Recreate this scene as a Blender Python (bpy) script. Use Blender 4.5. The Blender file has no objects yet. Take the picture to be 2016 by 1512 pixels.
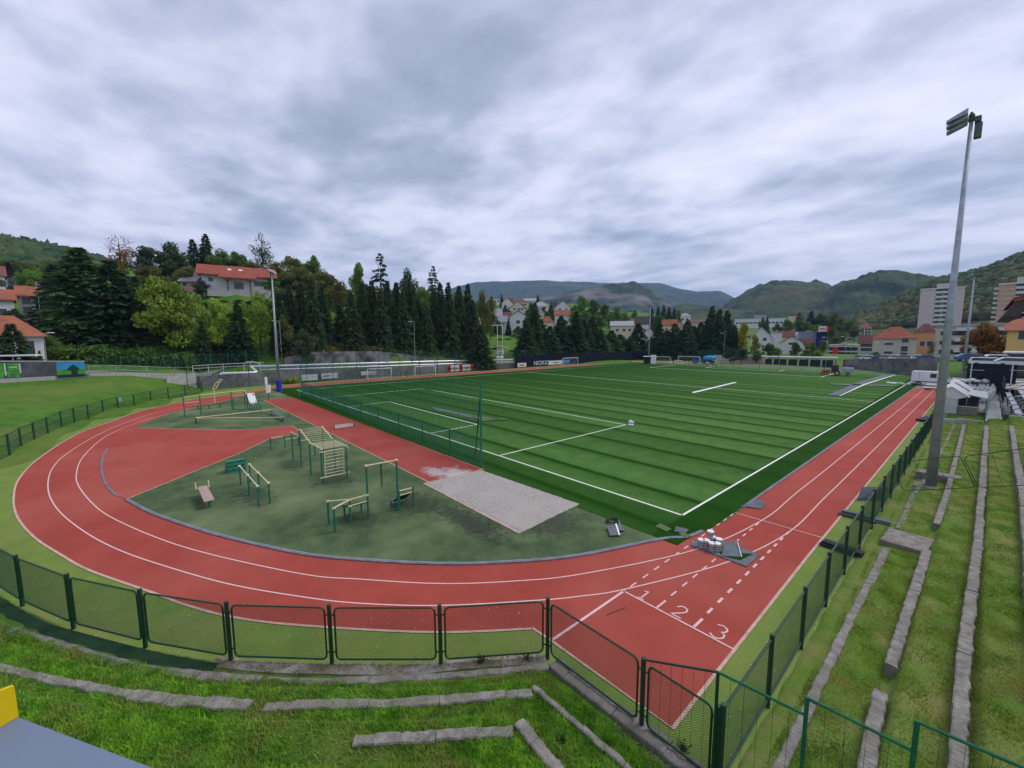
HAZE=.00009
import bpy, math, random
import numpy as np
from mathutils import Vector, Matrix
random.seed(7); RNG=np.random.default_rng(11)
SC=bpy.context.scene; COL=SC.collection
# ---------------- camera solution (metres; near right pitch corner is the origin, +y runs along the touchline) ----------
FPX,CX,CY,CH,YAW,PIT,ROLL=815.8,9.117,-19.143,8.689,-.8435,-.1104,-.0034
CF=np.array([math.sin(YAW)*math.cos(PIT),math.cos(YAW)*math.cos(PIT),math.sin(PIT)])
R0=np.array([math.cos(YAW),-math.sin(YAW),0.]);U0=np.cross(R0,CF)
CR=R0*math.cos(ROLL)+U0*math.sin(ROLL);CU=-R0*math.sin(ROLL)+U0*math.cos(ROLL)
C0=np.array([CX,CY,CH])
def ray(u,v): return CF+CR*(u-1008)/FPX+CU*(756-v)/FPX
def G(u,v,z=0.):                      # a survey point: where a sight line meets level z
    d=ray(u,v);t=(z-CH)/d[2];P=C0+d*t;return (float(P[0]),float(P[1]))
def PD(u,v,D):                        # ... at ground distance D
    d=ray(u,v);h=math.hypot(d[0],d[1]);P=C0+d*D/h;return (float(P[0]),float(P[1]),float(P[2]))
def PX(u,v,X):
    d=ray(u,v);t=(X-CX)/d[0];P=C0+d*t;return tuple(float(a) for a in P)
def PY(u,v,Y):
    d=ray(u,v);t=(Y-CY)/d[1];P=C0+d*t;return tuple(float(a) for a in P)
def hgt(x,y,v):                       # height at plan position whose sight line is row v
    e=np.array([x,y,CH])-C0;k=(756-v)/FPX
    return CH+float((k*(e@CF)-e@CU)/(CU[2]-k*CF[2]))
def px2m(x,y): d=np.array([x,y,0])-C0; return (d@CF)/FPX   # metres per survey pixel
# ---------------- mesh builder ----------------
class MB:
    def __init__(s): s.v=[];s.f=[]
    def add(s,vs,fs):
        n=len(s.v); s.v+= [tuple(map(float,p)) for p in vs]; s.f+=[tuple(i+n for i in f) for f in fs]; return s
    def box(s,c,d,rz=0,bev=0):
        cx,cy,cz=c;a,b,h=d[0]/2,d[1]/2,d[2]/2;co,si=math.cos(rz),math.sin(rz)
        if bev>0:
            pts=[]
            for z,i in ((-h,bev),(-h+bev,0),(h-bev,0),(h,bev)):
                for x,y in ((-a+i,-b+i),(a-i,-b+i),(a-i,b-i),(-a+i,b-i)): pts.append((x,y,z))
            fs=[(3,2,1,0),(12,13,14,15)]
            for k in range(3):
                for j in range(4): fs.append((k*4+j,k*4+(j+1)%4,k*4+4+(j+1)%4,k*4+4+j))
        else:
            pts=[(x,y,z) for z in (-h,h) for x,y in ((-a,-b),(a,-b),(a,b),(-a,b))]
            fs=[(3,2,1,0),(4,5,6,7)]+[(j,(j+1)%4,4+(j+1)%4,4+j) for j in range(4)]
        return s.add([(cx+x*co-y*si,cy+x*si+y*co,cz+z) for x,y,z in pts],fs)
    def tube(s,p,q,r,n=6,r2=None,cap=True):
        p=Vector(p);q=Vector(q);d=q-p
        if d.length<1e-6: return s
        r2=r if r2 is None else r2
        z=d.normalized();x=z.orthogonal().normalized();y=z.cross(x)
        vs=[];fs=[]
        for c,rr in ((p,r),(q,r2)):
            for k in range(n):
                a=2*math.pi*k/n; vs.append(c+(x*math.cos(a)+y*math.sin(a))*rr)
        for k in range(n): fs.append((k,(k+1)%n,n+(k+1)%n,n+k))
        if cap: fs+= [tuple(range(n-1,-1,-1)),tuple(range(n,2*n))]
        return s.add(vs,fs)
    def path(s,pts,r,n=6,closed=False):
        P=[Vector(p) for p in pts];m=len(P);vs=[];fs=[]
        prev=None
        for i in range(m):
            a=P[i-1] if (i>0 or closed) else P[i];b=P[(i+1)%m] if (i<m-1 or closed) else P[i]
            t=(b-a).normalized()
            if prev is None: x=t.orthogonal().normalized()
            else: x=(prev-t*prev.dot(t)).normalized()
            prev=x;y=t.cross(x)
            for k in range(n):
                an=2*math.pi*k/n;vs.append(P[i]+(x*math.cos(an)+y*math.sin(an))*r)
        for i in range(m if closed else m-1):
            j=(i+1)%m
            for k in range(n): fs.append((i*n+k,i*n+(k+1)%n,j*n+(k+1)%n,j*n+k))
        if not closed: fs+=[tuple(range(n-1,-1,-1)),tuple((m-1)*n+k for k in range(n))]
        return s.add(vs,fs)
    def prism(s,poly,z0,z1):
        n=len(poly);A=sum(poly[i][0]*poly[(i+1)%n][1]-poly[(i+1)%n][0]*poly[i][1] for i in range(n))
        if A<0: poly=poly[::-1]
        vs=[(x,y,z0) for x,y in poly]+[(x,y,z1) for x,y in poly]
        return s.add(vs,[tuple(range(n-1,-1,-1)),tuple(range(n,2*n))]+[(i,(i+1)%n,n+(i+1)%n,n+i) for i in range(n)])
    def quad(s,a,b,c,d): return s.add([a,b,c,d],[(0,1,2,3)])
    def ico(s,c,r,sub=1):
        import bmesh
        bm=bmesh.new();bmesh.ops.create_icosphere(bm,subdivisions=sub,radius=1)
        if not hasattr(r,'__len__'): r=(r,r,r)
        vs=[(c[0]+v.co.x*r[0],c[1]+v.co.y*r[1],c[2]+v.co.z*r[2]) for v in bm.verts]
        fs=[tuple(v.index for v in f.verts) for f in bm.faces];bm.free();return s.add(vs,fs)
    def build(s,name,mat,parent=None,origin=None,smooth=False,local=False):
        me=bpy.data.meshes.new(name)
        o=(0,0,0)
        if parent is not None and not local: o=tuple(root_of(parent).location)
        if origin is not None: o=origin
        me.from_pydata([(x-o[0],y-o[1],z-o[2]) for x,y,z in s.v],[],s.f)
        if smooth:
            me.polygons.foreach_set('use_smooth',[True]*len(me.polygons))
        me.update()
        if mat: me.materials.append(mat)
        ob=bpy.data.objects.new(name,me);COL.objects.link(ob)
        if parent is not None: ob.parent=parent
        elif origin is not None: ob.location=origin
        return ob
def root_of(o):
    while o.parent: o=o.parent
    return o
def npmesh(name,V,Fq,mat,parent=None,loc=None,tri=False):
    k=3 if tri else 4
    me=bpy.data.meshes.new(name);V=np.asarray(V,dtype=np.float32).reshape(-1,3);Fq=np.asarray(Fq,dtype=np.int32).reshape(-1,k)
    me.vertices.add(len(V));me.vertices.foreach_set('co',V.ravel())
    me.loops.add(Fq.size);me.loops.foreach_set('vertex_index',Fq.ravel())
    me.polygons.add(len(Fq));me.polygons.foreach_set('loop_start',np.arange(len(Fq),dtype=np.int32)*k)
    me.update(calc_edges=True);me.validate()
    if mat: me.materials.append(mat)
    if name is None: return me
    ob=bpy.data.objects.new(name,me);COL.objects.link(ob)
    if parent is not None: ob.parent=parent
    if loc is not None: ob.location=loc
    return ob
def thing(name,label,cat,loc=(0,0,0),rz=0,group=None,kind=None):
    o=bpy.data.objects.new(name,None);COL.objects.link(o);o.location=loc;o.rotation_euler=(0,0,rz);o.empty_display_size=.2
    return tag(o,label,cat,group,kind)
def tag(o,label=None,cat=None,group=None,kind=None):
    if label:o['label']=label
    if cat:o['category']=cat
    if group:o['group']=group
    if kind:o['kind']=kind
    return o
def struct(o): o['kind']='structure'; return o
def dup(src,loc=None,rz=None,label=None,parent=None,scale=None):
    c=src.copy();COL.objects.link(c);c.parent=parent
    if loc is not None:c.location=loc
    if rz is not None:c.rotation_euler=(0,0,rz)
    if scale is not None:c.scale=scale
    if label:c['label']=label
    for ch in list(src.children):dup(ch,parent=c)
    return c
ORD=['first','second','third','fourth','fifth','sixth','seventh','eighth','ninth','tenth','eleventh','twelfth','thirteenth','fourteenth','fifteenth','sixteenth','seventeenth','eighteenth','nineteenth','twentieth']
def spline(P,n=8,closed=False):
    P=[np.array(p,float) for p in P];m=len(P);out=[]
    for i in range(m if closed else m-1):
        g=lambda k:P[k%m] if closed else P[min(max(k,0),m-1)]
        a,b,c,d=g(i-1),g(i),g(i+1),g(i+2)
        for j in range(n):
            t=j/n;out.append(tuple(.5*((2*b)+(c-a)*t+(2*a-5*b+4*c-d)*t*t+(3*b-a-3*c+d)*t**3)))
    if not closed: out.append(tuple(P[-1]))
    return out
def offset(P,w,closed=False):
    Q=[];n=len(P)
    for i in range(n):
        a=np.array(P[i-1] if (i or closed) else P[i]);b=np.array(P[(i+1)%n] if (i<n-1 or closed) else P[i])
        t=b-a;t=t/(np.hypot(*t)+1e-9);Q.append((P[i][0]-t[1]*w,P[i][1]+t[0]*w))
    return Q
def ribbon(mb,P,w,z,closed=False,h=0):
    L=offset(P,w/2,closed);R_=offset(P,-w/2,closed);n=len(P)
    vs=[(x,y,z) for x,y in L]+[(x,y,z) for x,y in R_];fs=[]
    rng=range(n if closed else n-1)
    for i in rng: j=(i+1)%n;fs.append((i,n+i,n+j,j))
    if h:
        vs+=[(x,y,z-h) for x,y in L]+[(x,y,z-h) for x,y in R_]
        for i in rng: j=(i+1)%n;fs+=[(j,2*n+j,2*n+i,i),(n+i,3*n+i,3*n+j,n+j)]
        if not closed: fs+=[(0,2*n,3*n,n),(n-1,2*n-1,4*n-1,3*n-1)]
    return mb.add(vs,fs)
# ---------------- materials ----------------
def lin(c):
    if isinstance(c,str):
        c=[int(c[i:i+2],16)/255 for i in (0,2,4)];c=[x/12.92 if x<=.04045 else ((x+.055)/1.055)**2.4 for x in c]
    return (c[0],c[1],c[2],1)
MATS={}
def mat(name,c1,c2=None,scale=3.,rough=.85,bump=0.,bscale=None,metal=0.,c3=None,s3=.15,detail=5,spec=.12,stretch=None,rnd=0.,trans=0.,lo=.35,hi=.65,bdist=.05):
    if name in MATS:return MATS[name]
    m=bpy.data.materials.new(name);m.use_nodes=True;N=m.node_tree.nodes;L=m.node_tree.links;b=N['Principled BSDF']
    b.inputs['Roughness'].default_value=rough;b.inputs['Metallic'].default_value=metal;b.inputs['Specular IOR Level'].default_value=spec
    tc=N.new('ShaderNodeTexCoord');vec=tc.outputs['Object']
    if stretch:
        mp=N.new('ShaderNodeMapping');mp.inputs['Scale'].default_value=stretch;L.new(vec,mp.inputs['Vector']);vec=mp.outputs[0]
    def noise(sc,det=detail):
        n=N.new('ShaderNodeTexNoise');n.inputs['Scale'].default_value=sc;n.inputs['Detail'].default_value=det;n.inputs['Roughness'].default_value=.62;L.new(vec,n.inputs['Vector']);return n
    def ramp(src,lo,hi):
        r=N.new('ShaderNodeMapRange');r.inputs[1].default_value=lo;r.inputs[2].default_value=hi;L.new(src,r.inputs[0]);return r.outputs[0]
    if c2 is None:
        cc=lin(c1);c2=tuple(x*.8 for x in cc[:3])
    n=noise(scale)
    mx=N.new('ShaderNodeMix');mx.data_type='RGBA';mx.inputs[6].default_value=lin(c1);mx.inputs[7].default_value=lin(c2);L.new(ramp(n.outputs['Fac'],lo,hi),mx.inputs[0]);col=mx.outputs[2]
    if c3 is not None:
        n3=noise(s3,3);m3=N.new('ShaderNodeMix');m3.data_type='RGBA';L.new(ramp(n3.outputs['Fac'],.45,.7),m3.inputs[0]);L.new(col,m3.inputs[6]);m3.inputs[7].default_value=lin(c3);col=m3.outputs[2]
    if rnd:
        oi=N.new('ShaderNodeObjectInfo');hs=N.new('ShaderNodeHueSaturation');L.new(col,hs.inputs['Color'])
        r=N.new('ShaderNodeMapRange');r.inputs[3].default_value=1-rnd;r.inputs[4].default_value=1+rnd;L.new(oi.outputs['Random'],r.inputs[0]);L.new(r.outputs[0],hs.inputs['Value']);col=hs.outputs[0]
    L.new(col,b.inputs['Base Color'])
    if bump:
        nb=noise(bscale or scale*4,6);bp=N.new('ShaderNodeBump');bp.inputs['Strength'].default_value=bump;bp.inputs['Distance'].default_value=bdist;L.new(nb.outputs['Fac'],bp.inputs['Height']);L.new(bp.outputs[0],b.inputs['Normal'])
    if trans:
        t=N.new('ShaderNodeBsdfTranslucent');L.new(col,t.inputs['Color']);ms=N.new('ShaderNodeMixShader');ms.inputs[0].default_value=trans
        L.new(b.outputs[0],ms.inputs[1]);L.new(t.outputs[0],ms.inputs[2]);L.new(ms.outputs[0],N['Material Output'].inputs['Surface'])
    MATS[name]=m;return m
def noise_col(m,fn):  # hook for custom materials
    fn(m.node_tree.nodes,m.node_tree.links,m.node_tree.nodes['Principled BSDF']);return m
M={}
M['track']=mat('track',(.345,.062,.045),(.285,.052,.038),.6,.9,.15,60,c3=(.36,.088,.066),s3=.12)
M['line']=mat('line_paint',(.70,.50,.48),(.62,.38,.36),14,.8)
M['white']=mat('white_line',(.78,.80,.76),(.66,.68,.62),10,.8)
M['kerb']=mat('kerb_metal',(.21,.20,.235),(.13,.12,.145),2.,.5)
M['edge']=mat('edge_stone',(.58,.40,.33),(.42,.27,.22),3.,.9)
M['verge']=mat('verge_turf',(.165,.240,.045),(.125,.195,.038),.9,.95,.4,40,c3=(.19,.215,.06),s3=.35)
M['olive']=mat('olive_turf',(.088,.132,.058),(.048,.078,.036),.9,.95,.6,30,c3=(.150,.190,.090),s3=.18,detail=9)
M['fargreen']=mat('far_turf',(.10,.17,.085),(.085,.14,.06),.4,.95,.3,20)
M['grass']=mat('grass_ground',(.085,.185,.022),(.055,.13,.016),2.2,.95,.8,22,c3=(.12,.145,.035),s3=.30)
M['mound']=mat('mound_grass',(.085,.185,.020),(.060,.145,.016),1.2,.95,.8,9,c3=(.15,.17,.04),s3=.11)
M['terrain']=mat('terrain_ground',(.078,.175,.018),(.046,.112,.014),.6,.95,1.,6,c3=(.125,.165,.035),s3=.09,detail=9)
M['conc']=mat('concrete',(.33,.305,.275),(.17,.155,.135),4,.92,1.,22,c3=(.20,.18,.15),s3=.9)
M['conc_light']=mat('light_concrete',(.46,.44,.42),(.36,.34,.32),1.2,.9,.4,12)
M['gravel']=mat('gravel',(.44,.405,.37),(.29,.265,.24),9,.95,1.,26,c3=(.42,.37,.33),s3=.5)
M['soil']=mat('rubble_soil',(.27,.23,.17),(.14,.13,.06),5,.95,1.,16,c3=(.38,.35,.31),s3=1.5)
M['green']=mat('green_paint',(.010,.055,.028),(.007,.034,.018),4,.45,spec=.5)
M['teal']=mat('teal_paint',(.015,.17,.11),(.010,.12,.075),4,.5,spec=.5)
M['pgreen']=mat('post_green',(.02,.15,.07),(.014,.10,.05),4,.5)
M['wire']=mat('wire',(.016,.07,.042),(.012,.05,.03),4,.6)
M['wire2']=mat('far_wire',(.04,.19,.13),(.03,.14,.10),2,.6)
M['cream']=mat('cream_bar',(.68,.62,.40),(.56,.50,.30),5,.6)
M['galv']=mat('galvanised_steel',(.36,.40,.44),(.26,.30,.34),5,.45,metal=.35,c3=(.42,.46,.50),s3=1.5)
M['silver']=mat('pipe_cladding',(.72,.73,.76),(.58,.59,.63),1,.35,metal=.5)
M['dark']=mat('dark_metal',(.03,.032,.036),(.02,.021,.024),4,.5)
M['black']=mat('black_rubber',(.035,.04,.046),(.022,.025,.03),3,.7)
M['grey']=mat('grey_rubber',(.145,.16,.18),(.10,.11,.125),3,.8)
M['bluegrey']=mat('bluegrey_laminate',(.16,.20,.28),(.155,.19,.265),1,.45)
M['yellow']=mat('yellow_board',(.66,.46,.01),(.62,.42,.01),2,.5)
M['blue']=mat('blue_pad',(.03,.055,.42),(.02,.04,.34),2,.5)
M['wood']=mat('wood_board',(.42,.30,.26),(.32,.22,.19),4,.7)
M['stone']=mat('dark_stone',(.17,.165,.165),(.085,.085,.085),1.3,.95,1.,3,c3=(.24,.235,.24),s3=.22)
M['stone2']=mat('upper_stone',(.26,.25,.27),(.13,.125,.13),.7,.95,1.,2,c3=(.06,.06,.05),s3=.35)
M['asphalt']=mat('asphalt',(.20,.20,.21),(.15,.15,.16),.6,.9,.3,20)
M['sheet']=mat('banner_white',(.66,.68,.66),(.58,.60,.58),2,.6)
M['red']=mat('banner_red',(.62,.05,.04),(.55,.04,.03),2,.6)
M['navy']=mat('navy_screen',(.011,.015,.030),(.008,.011,.022),.4,.8)
M['netblue']=mat('banner_navy',(.02,.03,.16),(.015,.02,.12),1,.6)
M['sky']=mat('banner_sky',(.05,.30,.60),(.04,.25,.5),1,.6)
M['glass']=mat('window_glass',(.03,.035,.04),(.05,.055,.06),1,.15,spec=.6)
M['paint']=mat('white_car_paint',(.74,.75,.77),(.70,.71,.73),.6,.3,spec=.5)
M['tyre']=mat('tyre',(.02,.02,.02),(.03,.03,.03),3,.8)
M['bark']=mat('bark',(.09,.07,.05),(.05,.038,.028),6,.95,.8,20)
def leaf(n,a,b,rnd=.22,**k): M[n]=mat(n,a,b,k.pop('scale',.35),.75,rnd=rnd,trans=.25,spec=.2,**k)
leaf('spruce',(.078,.138,.054),(.042,.080,.034))
leaf('pine',(.082,.168,.056),(.042,.096,.036))
leaf('broad',(.115,.205,.034),(.065,.13,.024))
leaf('lime',(.30,.42,.05),(.15,.26,.04),c3=(.46,.38,.035),s3=.2)
leaf('autumn',(.34,.16,.035),(.20,.10,.03),c3=(.40,.22,.04),s3=.5)
leaf('oliveleaf',(.18,.185,.045),(.11,.125,.035))
leaf('dullleaf',(.085,.125,.060),(.052,.085,.042))
leaf('yellowleaf',(.42,.37,.03),(.22,.25,.03))
leaf('bright',(.16,.28,.04),(.10,.19,.03))
M['forest']=mat('forest_canopy',(.052,.085,.028),(.026,.050,.020),.09,.95,rnd=0,c3=(.095,.085,.03),s3=.012,detail=6)
M['forest2']=mat('far_forest',(.055,.085,.030),(.020,.038,.018),.022,.95,c3=(.085,.082,.036),s3=.0045,detail=9,bump=.7,bscale=.045,bdist=12,lo=.42,hi=.58)
M['roof_red']=mat('roof_red',(.33,.085,.055),(.24,.065,.045),1.2,.85,c3=(.20,.07,.05),s3=.5)
M['roof_orange']=mat('roof_orange',(.36,.125,.068),(.27,.095,.055),1.2,.85,c3=(.20,.085,.06),s3=.5)
M['roof_dark']=mat('roof_dark',(.09,.075,.075),(.06,.05,.05),1.,.8)
M['roof_grey']=mat('roof_grey',(.36,.36,.38),(.27,.27,.29),1.,.8)
M['roof_brown']=mat('roof_brown',(.22,.10,.08),(.15,.07,.06),1.,.85)
for n,c in dict(w_white=(.66,.65,.66),w_cream=(.62,.54,.40),w_grey=(.46,.45,.45),w_beige=(.54,.48,.42),w_orange=(.62,.32,.17),w_yellow=(.66,.46,.16),w_pink=(.60,.50,.52),w_salmon=(.56,.34,.27),w_lime=(.60,.58,.18),w_blue=(.25,.27,.36)).items():
    M[n]=mat(n,c,tuple(x*.88 for x in c),.6,.9,.15,6)
M['net']=mat('net_cord',(.55,.57,.58),(.5,.5,.52),2,.8)
M['blade']=mat('grass_blade',(.26,.50,.042),(.11,.28,.024),2.6,.7,trans=.35,c3=(.30,.33,.08),s3=.6,lo=.42,hi=.58)
# pitch: artificial turf in rolls laid across the pitch
def pitch_mat():
    m=bpy.data.materials.new('pitch_turf');m.use_nodes=True;N=m.node_tree.nodes;L=m.node_tree.links;b=N['Principled BSDF'];b.inputs['Roughness'].default_value=.9;b.inputs['Specular IOR Level'].default_value=.03
    tc=N.new('ShaderNodeTexCoord');sp=N.new('ShaderNodeSeparateXYZ');L.new(tc.outputs['Object'],sp.inputs[0])
    nz=N.new('ShaderNodeTexNoise');nz.inputs['Scale'].default_value=.12;L.new(tc.outputs['Object'],nz.inputs['Vector'])
    def math_(op,a,c=None,**k):
        n=N.new('ShaderNodeMath');n.operation=op
        for i,x in enumerate((a,c)):
            if x is None: continue
            if isinstance(x,(int,float)): n.inputs[i].default_value=x
            else: L.new(x,n.inputs[i])
        return n.outputs[0]
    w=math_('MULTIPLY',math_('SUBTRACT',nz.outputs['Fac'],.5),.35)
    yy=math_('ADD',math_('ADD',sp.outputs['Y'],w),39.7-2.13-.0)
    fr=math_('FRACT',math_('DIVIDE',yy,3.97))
    cr=N.new('ShaderNodeValToRGB');L.new(fr,cr.inputs[0]);e=cr.color_ramp.elements  # dark seams plus pile sheen across each roll, put into the colour
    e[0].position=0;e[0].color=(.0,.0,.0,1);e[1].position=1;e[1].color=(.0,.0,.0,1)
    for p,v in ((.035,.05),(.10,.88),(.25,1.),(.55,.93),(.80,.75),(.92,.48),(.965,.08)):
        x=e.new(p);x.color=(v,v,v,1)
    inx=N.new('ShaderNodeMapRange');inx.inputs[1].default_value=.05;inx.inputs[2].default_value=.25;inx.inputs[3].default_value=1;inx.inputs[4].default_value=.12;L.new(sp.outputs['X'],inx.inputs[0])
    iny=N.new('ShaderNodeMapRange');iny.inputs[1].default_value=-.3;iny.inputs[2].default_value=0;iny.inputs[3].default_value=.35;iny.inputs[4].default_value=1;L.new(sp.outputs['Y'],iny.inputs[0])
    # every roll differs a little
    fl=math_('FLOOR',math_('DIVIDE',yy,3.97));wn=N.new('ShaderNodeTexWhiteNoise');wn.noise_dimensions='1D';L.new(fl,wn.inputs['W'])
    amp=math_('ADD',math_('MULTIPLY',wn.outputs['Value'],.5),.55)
    mr=N.new('ShaderNodeMapRange');mr.inputs[1].default_value=-64;mr.inputs[2].default_value=-8;mr.inputs[3].default_value=.18;mr.inputs[4].default_value=1;L.new(sp.outputs['X'],mr.inputs[0])  # painted sheen weakens leftwards, where the pile is seen from another angle
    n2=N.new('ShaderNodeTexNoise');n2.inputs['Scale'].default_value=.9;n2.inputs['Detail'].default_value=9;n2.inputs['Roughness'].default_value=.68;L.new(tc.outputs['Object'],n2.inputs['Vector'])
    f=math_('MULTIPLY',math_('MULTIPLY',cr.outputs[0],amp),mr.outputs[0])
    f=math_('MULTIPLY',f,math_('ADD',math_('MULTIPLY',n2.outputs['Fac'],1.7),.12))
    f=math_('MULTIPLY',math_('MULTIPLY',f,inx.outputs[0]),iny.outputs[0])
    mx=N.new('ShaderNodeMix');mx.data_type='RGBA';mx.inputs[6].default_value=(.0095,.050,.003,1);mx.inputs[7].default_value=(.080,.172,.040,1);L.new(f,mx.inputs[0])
    L.new(mx.outputs[2],b.inputs['Base Color'])
    nb=N.new('ShaderNodeTexNoise');nb.inputs['Scale'].default_value=25;nb.inputs['Detail'].default_value=5;L.new(tc.outputs['Object'],nb.inputs['Vector'])
    bp=N.new('ShaderNodeBump');bp.inputs['Strength'].default_value=.5;bp.inputs['Distance'].default_value=.04;L.new(nb.outputs['Fac'],bp.inputs['Height']);L.new(bp.outputs[0],b.inputs['Normal'])
    return m
M['pitch']=pitch_mat()
# ---------------- world: broken overcast ----------------
SUN_EL,SUN_AZ=math.radians(50),math.radians(20)   # azimuth measured from +y towards +x
def world():
    w=bpy.data.worlds.new('World');SC.world=w;w.use_nodes=True;N=w.node_tree.nodes;L=w.node_tree.links
    bg=N['Background'];bg.inputs['Strength'].default_value=.10
    sk=N.new('ShaderNodeTexSky');sk.sky_type='NISHITA';sk.sun_disc=False;sk.sun_elevation=SUN_EL;sk.sun_rotation=SUN_AZ
    tc=N.new('ShaderNodeTexCoord');sp=N.new('ShaderNodeSeparateXYZ');L.new(tc.outputs['Generated'],sp.inputs[0])
    def mt(op,a,c=None):
        n=N.new('ShaderNodeMath');n.operation=op
        for i,x in enumerate((a,c)):
            if x is None: continue
            if isinstance(x,(int,float)): n.inputs[i].default_value=x
            else: L.new(x,n.inputs[i])
        return n.outputs[0]
    z=mt('ADD',mt('MAXIMUM',sp.outputs['Z'],0),.13)
    X=mt('DIVIDE',sp.outputs['X'],z);Y=mt('DIVIDE',sp.outputs['Y'],z)
    cv=N.new('ShaderNodeCombineXYZ');L.new(X,cv.inputs[0]);L.new(Y,cv.inputs[1])
    mp=N.new('ShaderNodeMapping');mp.inputs['Rotation'].default_value=(0,0,math.radians(-52));mp.inputs['Scale'].default_value=(.80,1.0,1);mp.inputs['Location'].default_value=(1.35,.4,0);L.new(cv.outputs[0],mp.inputs[0])
    n1=N.new('ShaderNodeTexNoise');n1.inputs['Scale'].default_value=.85;n1.inputs['Detail'].default_value=5;n1.inputs['Roughness'].default_value=.5;n1.inputs['Distortion'].default_value=.35;L.new(mp.outputs[0],n1.inputs['Vector'])
    n2=N.new('ShaderNodeTexNoise');n2.inputs['Scale'].default_value=3.1;n2.inputs['Detail'].default_value=6;n2.inputs['Roughness'].default_value=.52;n2.inputs['Distortion'].default_value=.2;L.new(mp.outputs[0],n2.inputs['Vector'])
    n3=N.new('ShaderNodeTexNoise');n3.inputs['Scale'].default_value=8.5;n3.inputs['Detail'].default_value=5;L.new(mp.outputs[0],n3.inputs['Vector'])
    f=mt('ADD',mt('ADD',mt('MULTIPLY',n1.outputs['Fac'],.56),mt('MULTIPLY',n2.outputs['Fac'],.38)),mt('MULTIPLY',n3.outputs['Fac'],.06))
    cr=N.new('ShaderNodeValToRGB');L.new(f,cr.inputs[0]);e=cr.color_ramp.elements
    # cloud radiance x10 (background strength is 0.1)
    e[0].position=.36;e[0].color=(.160,.183,.245,1);e[1].position=.63;e[1].color=(.42,.425,.49,1)
    for p,c in ((.42,(.195,.220,.292)),(.475,(.258,.280,.360)),(.535,(.338,.352,.430))):
        x=e.new(p);x.color=(*c,1)
    sc=N.new('ShaderNodeVectorMath');sc.operation='SCALE';sc.inputs['Scale'].default_value=16.6;L.new(cr.outputs[0],sc.inputs[0])
    # paler towards the horizon
    hz=N.new('ShaderNodeMapRange');hz.inputs[1].default_value=0;hz.inputs[2].default_value=.22;hz.inputs[3].default_value=.55;hz.inputs[4].default_value=0;L.new(sp.outputs['Z'],hz.inputs[0])
    m1=N.new('ShaderNodeMix');m1.data_type='RGBA';L.new(hz.outputs[0],m1.inputs[0]);L.new(sc.outputs[0],m1.inputs[6]);m1.inputs[7].default_value=(4.9,5.0,5.7,1)
    m2=N.new('ShaderNodeMix');m2.data_type='RGBA';m2.inputs[0].default_value=.93;L.new(sk.outputs[0],m2.inputs[6]);L.new(m1.outputs[2],m2.inputs[7])
    L.new(m2.outputs[2],bg.inputs['Color'])
world()
sun=bpy.data.lights.new('Sun','SUN');sun.energy=1.5;sun.angle=math.radians(22);sun.color=(1,.97,.92)
so=bpy.data.objects.new('Sun',sun);COL.objects.link(so)
sd=Vector((math.sin(SUN_AZ)*math.cos(SUN_EL),math.cos(SUN_AZ)*math.cos(SUN_EL),math.sin(SUN_EL)))
so.rotation_euler=sd.to_track_quat('Z','Y').to_euler()
cam=bpy.data.cameras.new('Camera');co=bpy.data.objects.new('Camera',cam);COL.objects.link(co);SC.camera=co
cam.sensor_width=36;cam.lens=FPX/2016*36;cam.clip_start=.1;cam.clip_end=30000
co.matrix_world=Matrix(((CR[0],CU[0],-CF[0],C0[0]),(CR[1],CU[1],-CF[1],C0[1]),(CR[2],CU[2],-CF[2],C0[2]),(0,0,0,1)))
SC.view_settings.view_transform='Standard';SC.view_settings.look='None';SC.view_settings.gamma=1;SC.view_settings.exposure=.50
K=.0085
def sx(x,y): return x+K*max(y,0)
W_,L_=67.2,107.2
def C1(L,o,s): return [G(o[0]+u/s,o[1]+v/s) for u,v in L]
def PX_(L): return [G(u,v) for u,v in L]
# ---- traced survey curves ----
outer=[(.85,-11.0)]+PX_([(850,1244),(600,1231),(466,1215.5),(371,1191.5),(300,1165.5),(178.6,1122.6),(123.8,1093),(69,1057),(35.7,1017),(28.6,978.6),(40.5,940.5),(81,900),(152.8,854.6),(218,830.6),(272.8,811),(338,795.5),(395.6,784.7),(479,773.6)])+[(-76.6,.5),(-77,12),(-77,60)]
outer=spline(outer,6)
lB=[(sx(4.15,80),80),(sx(4.15,20),20),(4.2,8),(4.13,2.0)]+PX_([(1436,1106),(1239,1159),(1140,1175),(1055,1183),(865,1193),(708,1188.6),(600,1176.6),(448,1150),(311,1110.8),(228.6,1081),(166.7,1047.6),(119,1009.5),(97.6,976),(95.2,945.2),(105,920),(131,893.9),(187.7,859),(240,835),(305.5,813),(358,802)])+[(-75.7,0),(-75.8,14),(-75.8,100)]
lA=[(sx(2.95,80),80),(sx(2.95,20),20),(2.97,8),(2.92,2.6)]+PX_([(1375,1081),(1150,1130),(1010,1145),(865,1149.7),(708,1141),(600,1131.7),(418.5,1093),(311,1060),(219,1019),(181,990.5),(154.8,957),(150.5,933),(162,902),(196.4,867.7),(231.3,848),(283.7,828.4),(349,811)])+[(-74.4,1),(-74.5,14),(-74.5,100)]
kerbn=[(1.78,2.77),(1.45,-1.5)]+PX_([(1303,1063),(1140,1095.5),(1010,1108),(880,1112),(740,1106),(600,1093),(448.4,1060),(380,1040),(300,1012),(247.6,984.5),(223.8,971.4),(207,950),(200,923.8),(202.4,900),(209.5,887.3),(231,865.5),(265,842.6),(305.5,825),(342.6,812),(384,803.5),(437,791),(481.7,779)])+[(-72.2,-1),(-72.2,8)]
lB=spline(lB,6);lA=spline(lA,6);kerbn=spline(kerbn,6)
mir=lambda P:[(x,L_-y) for x,y in P]
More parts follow.
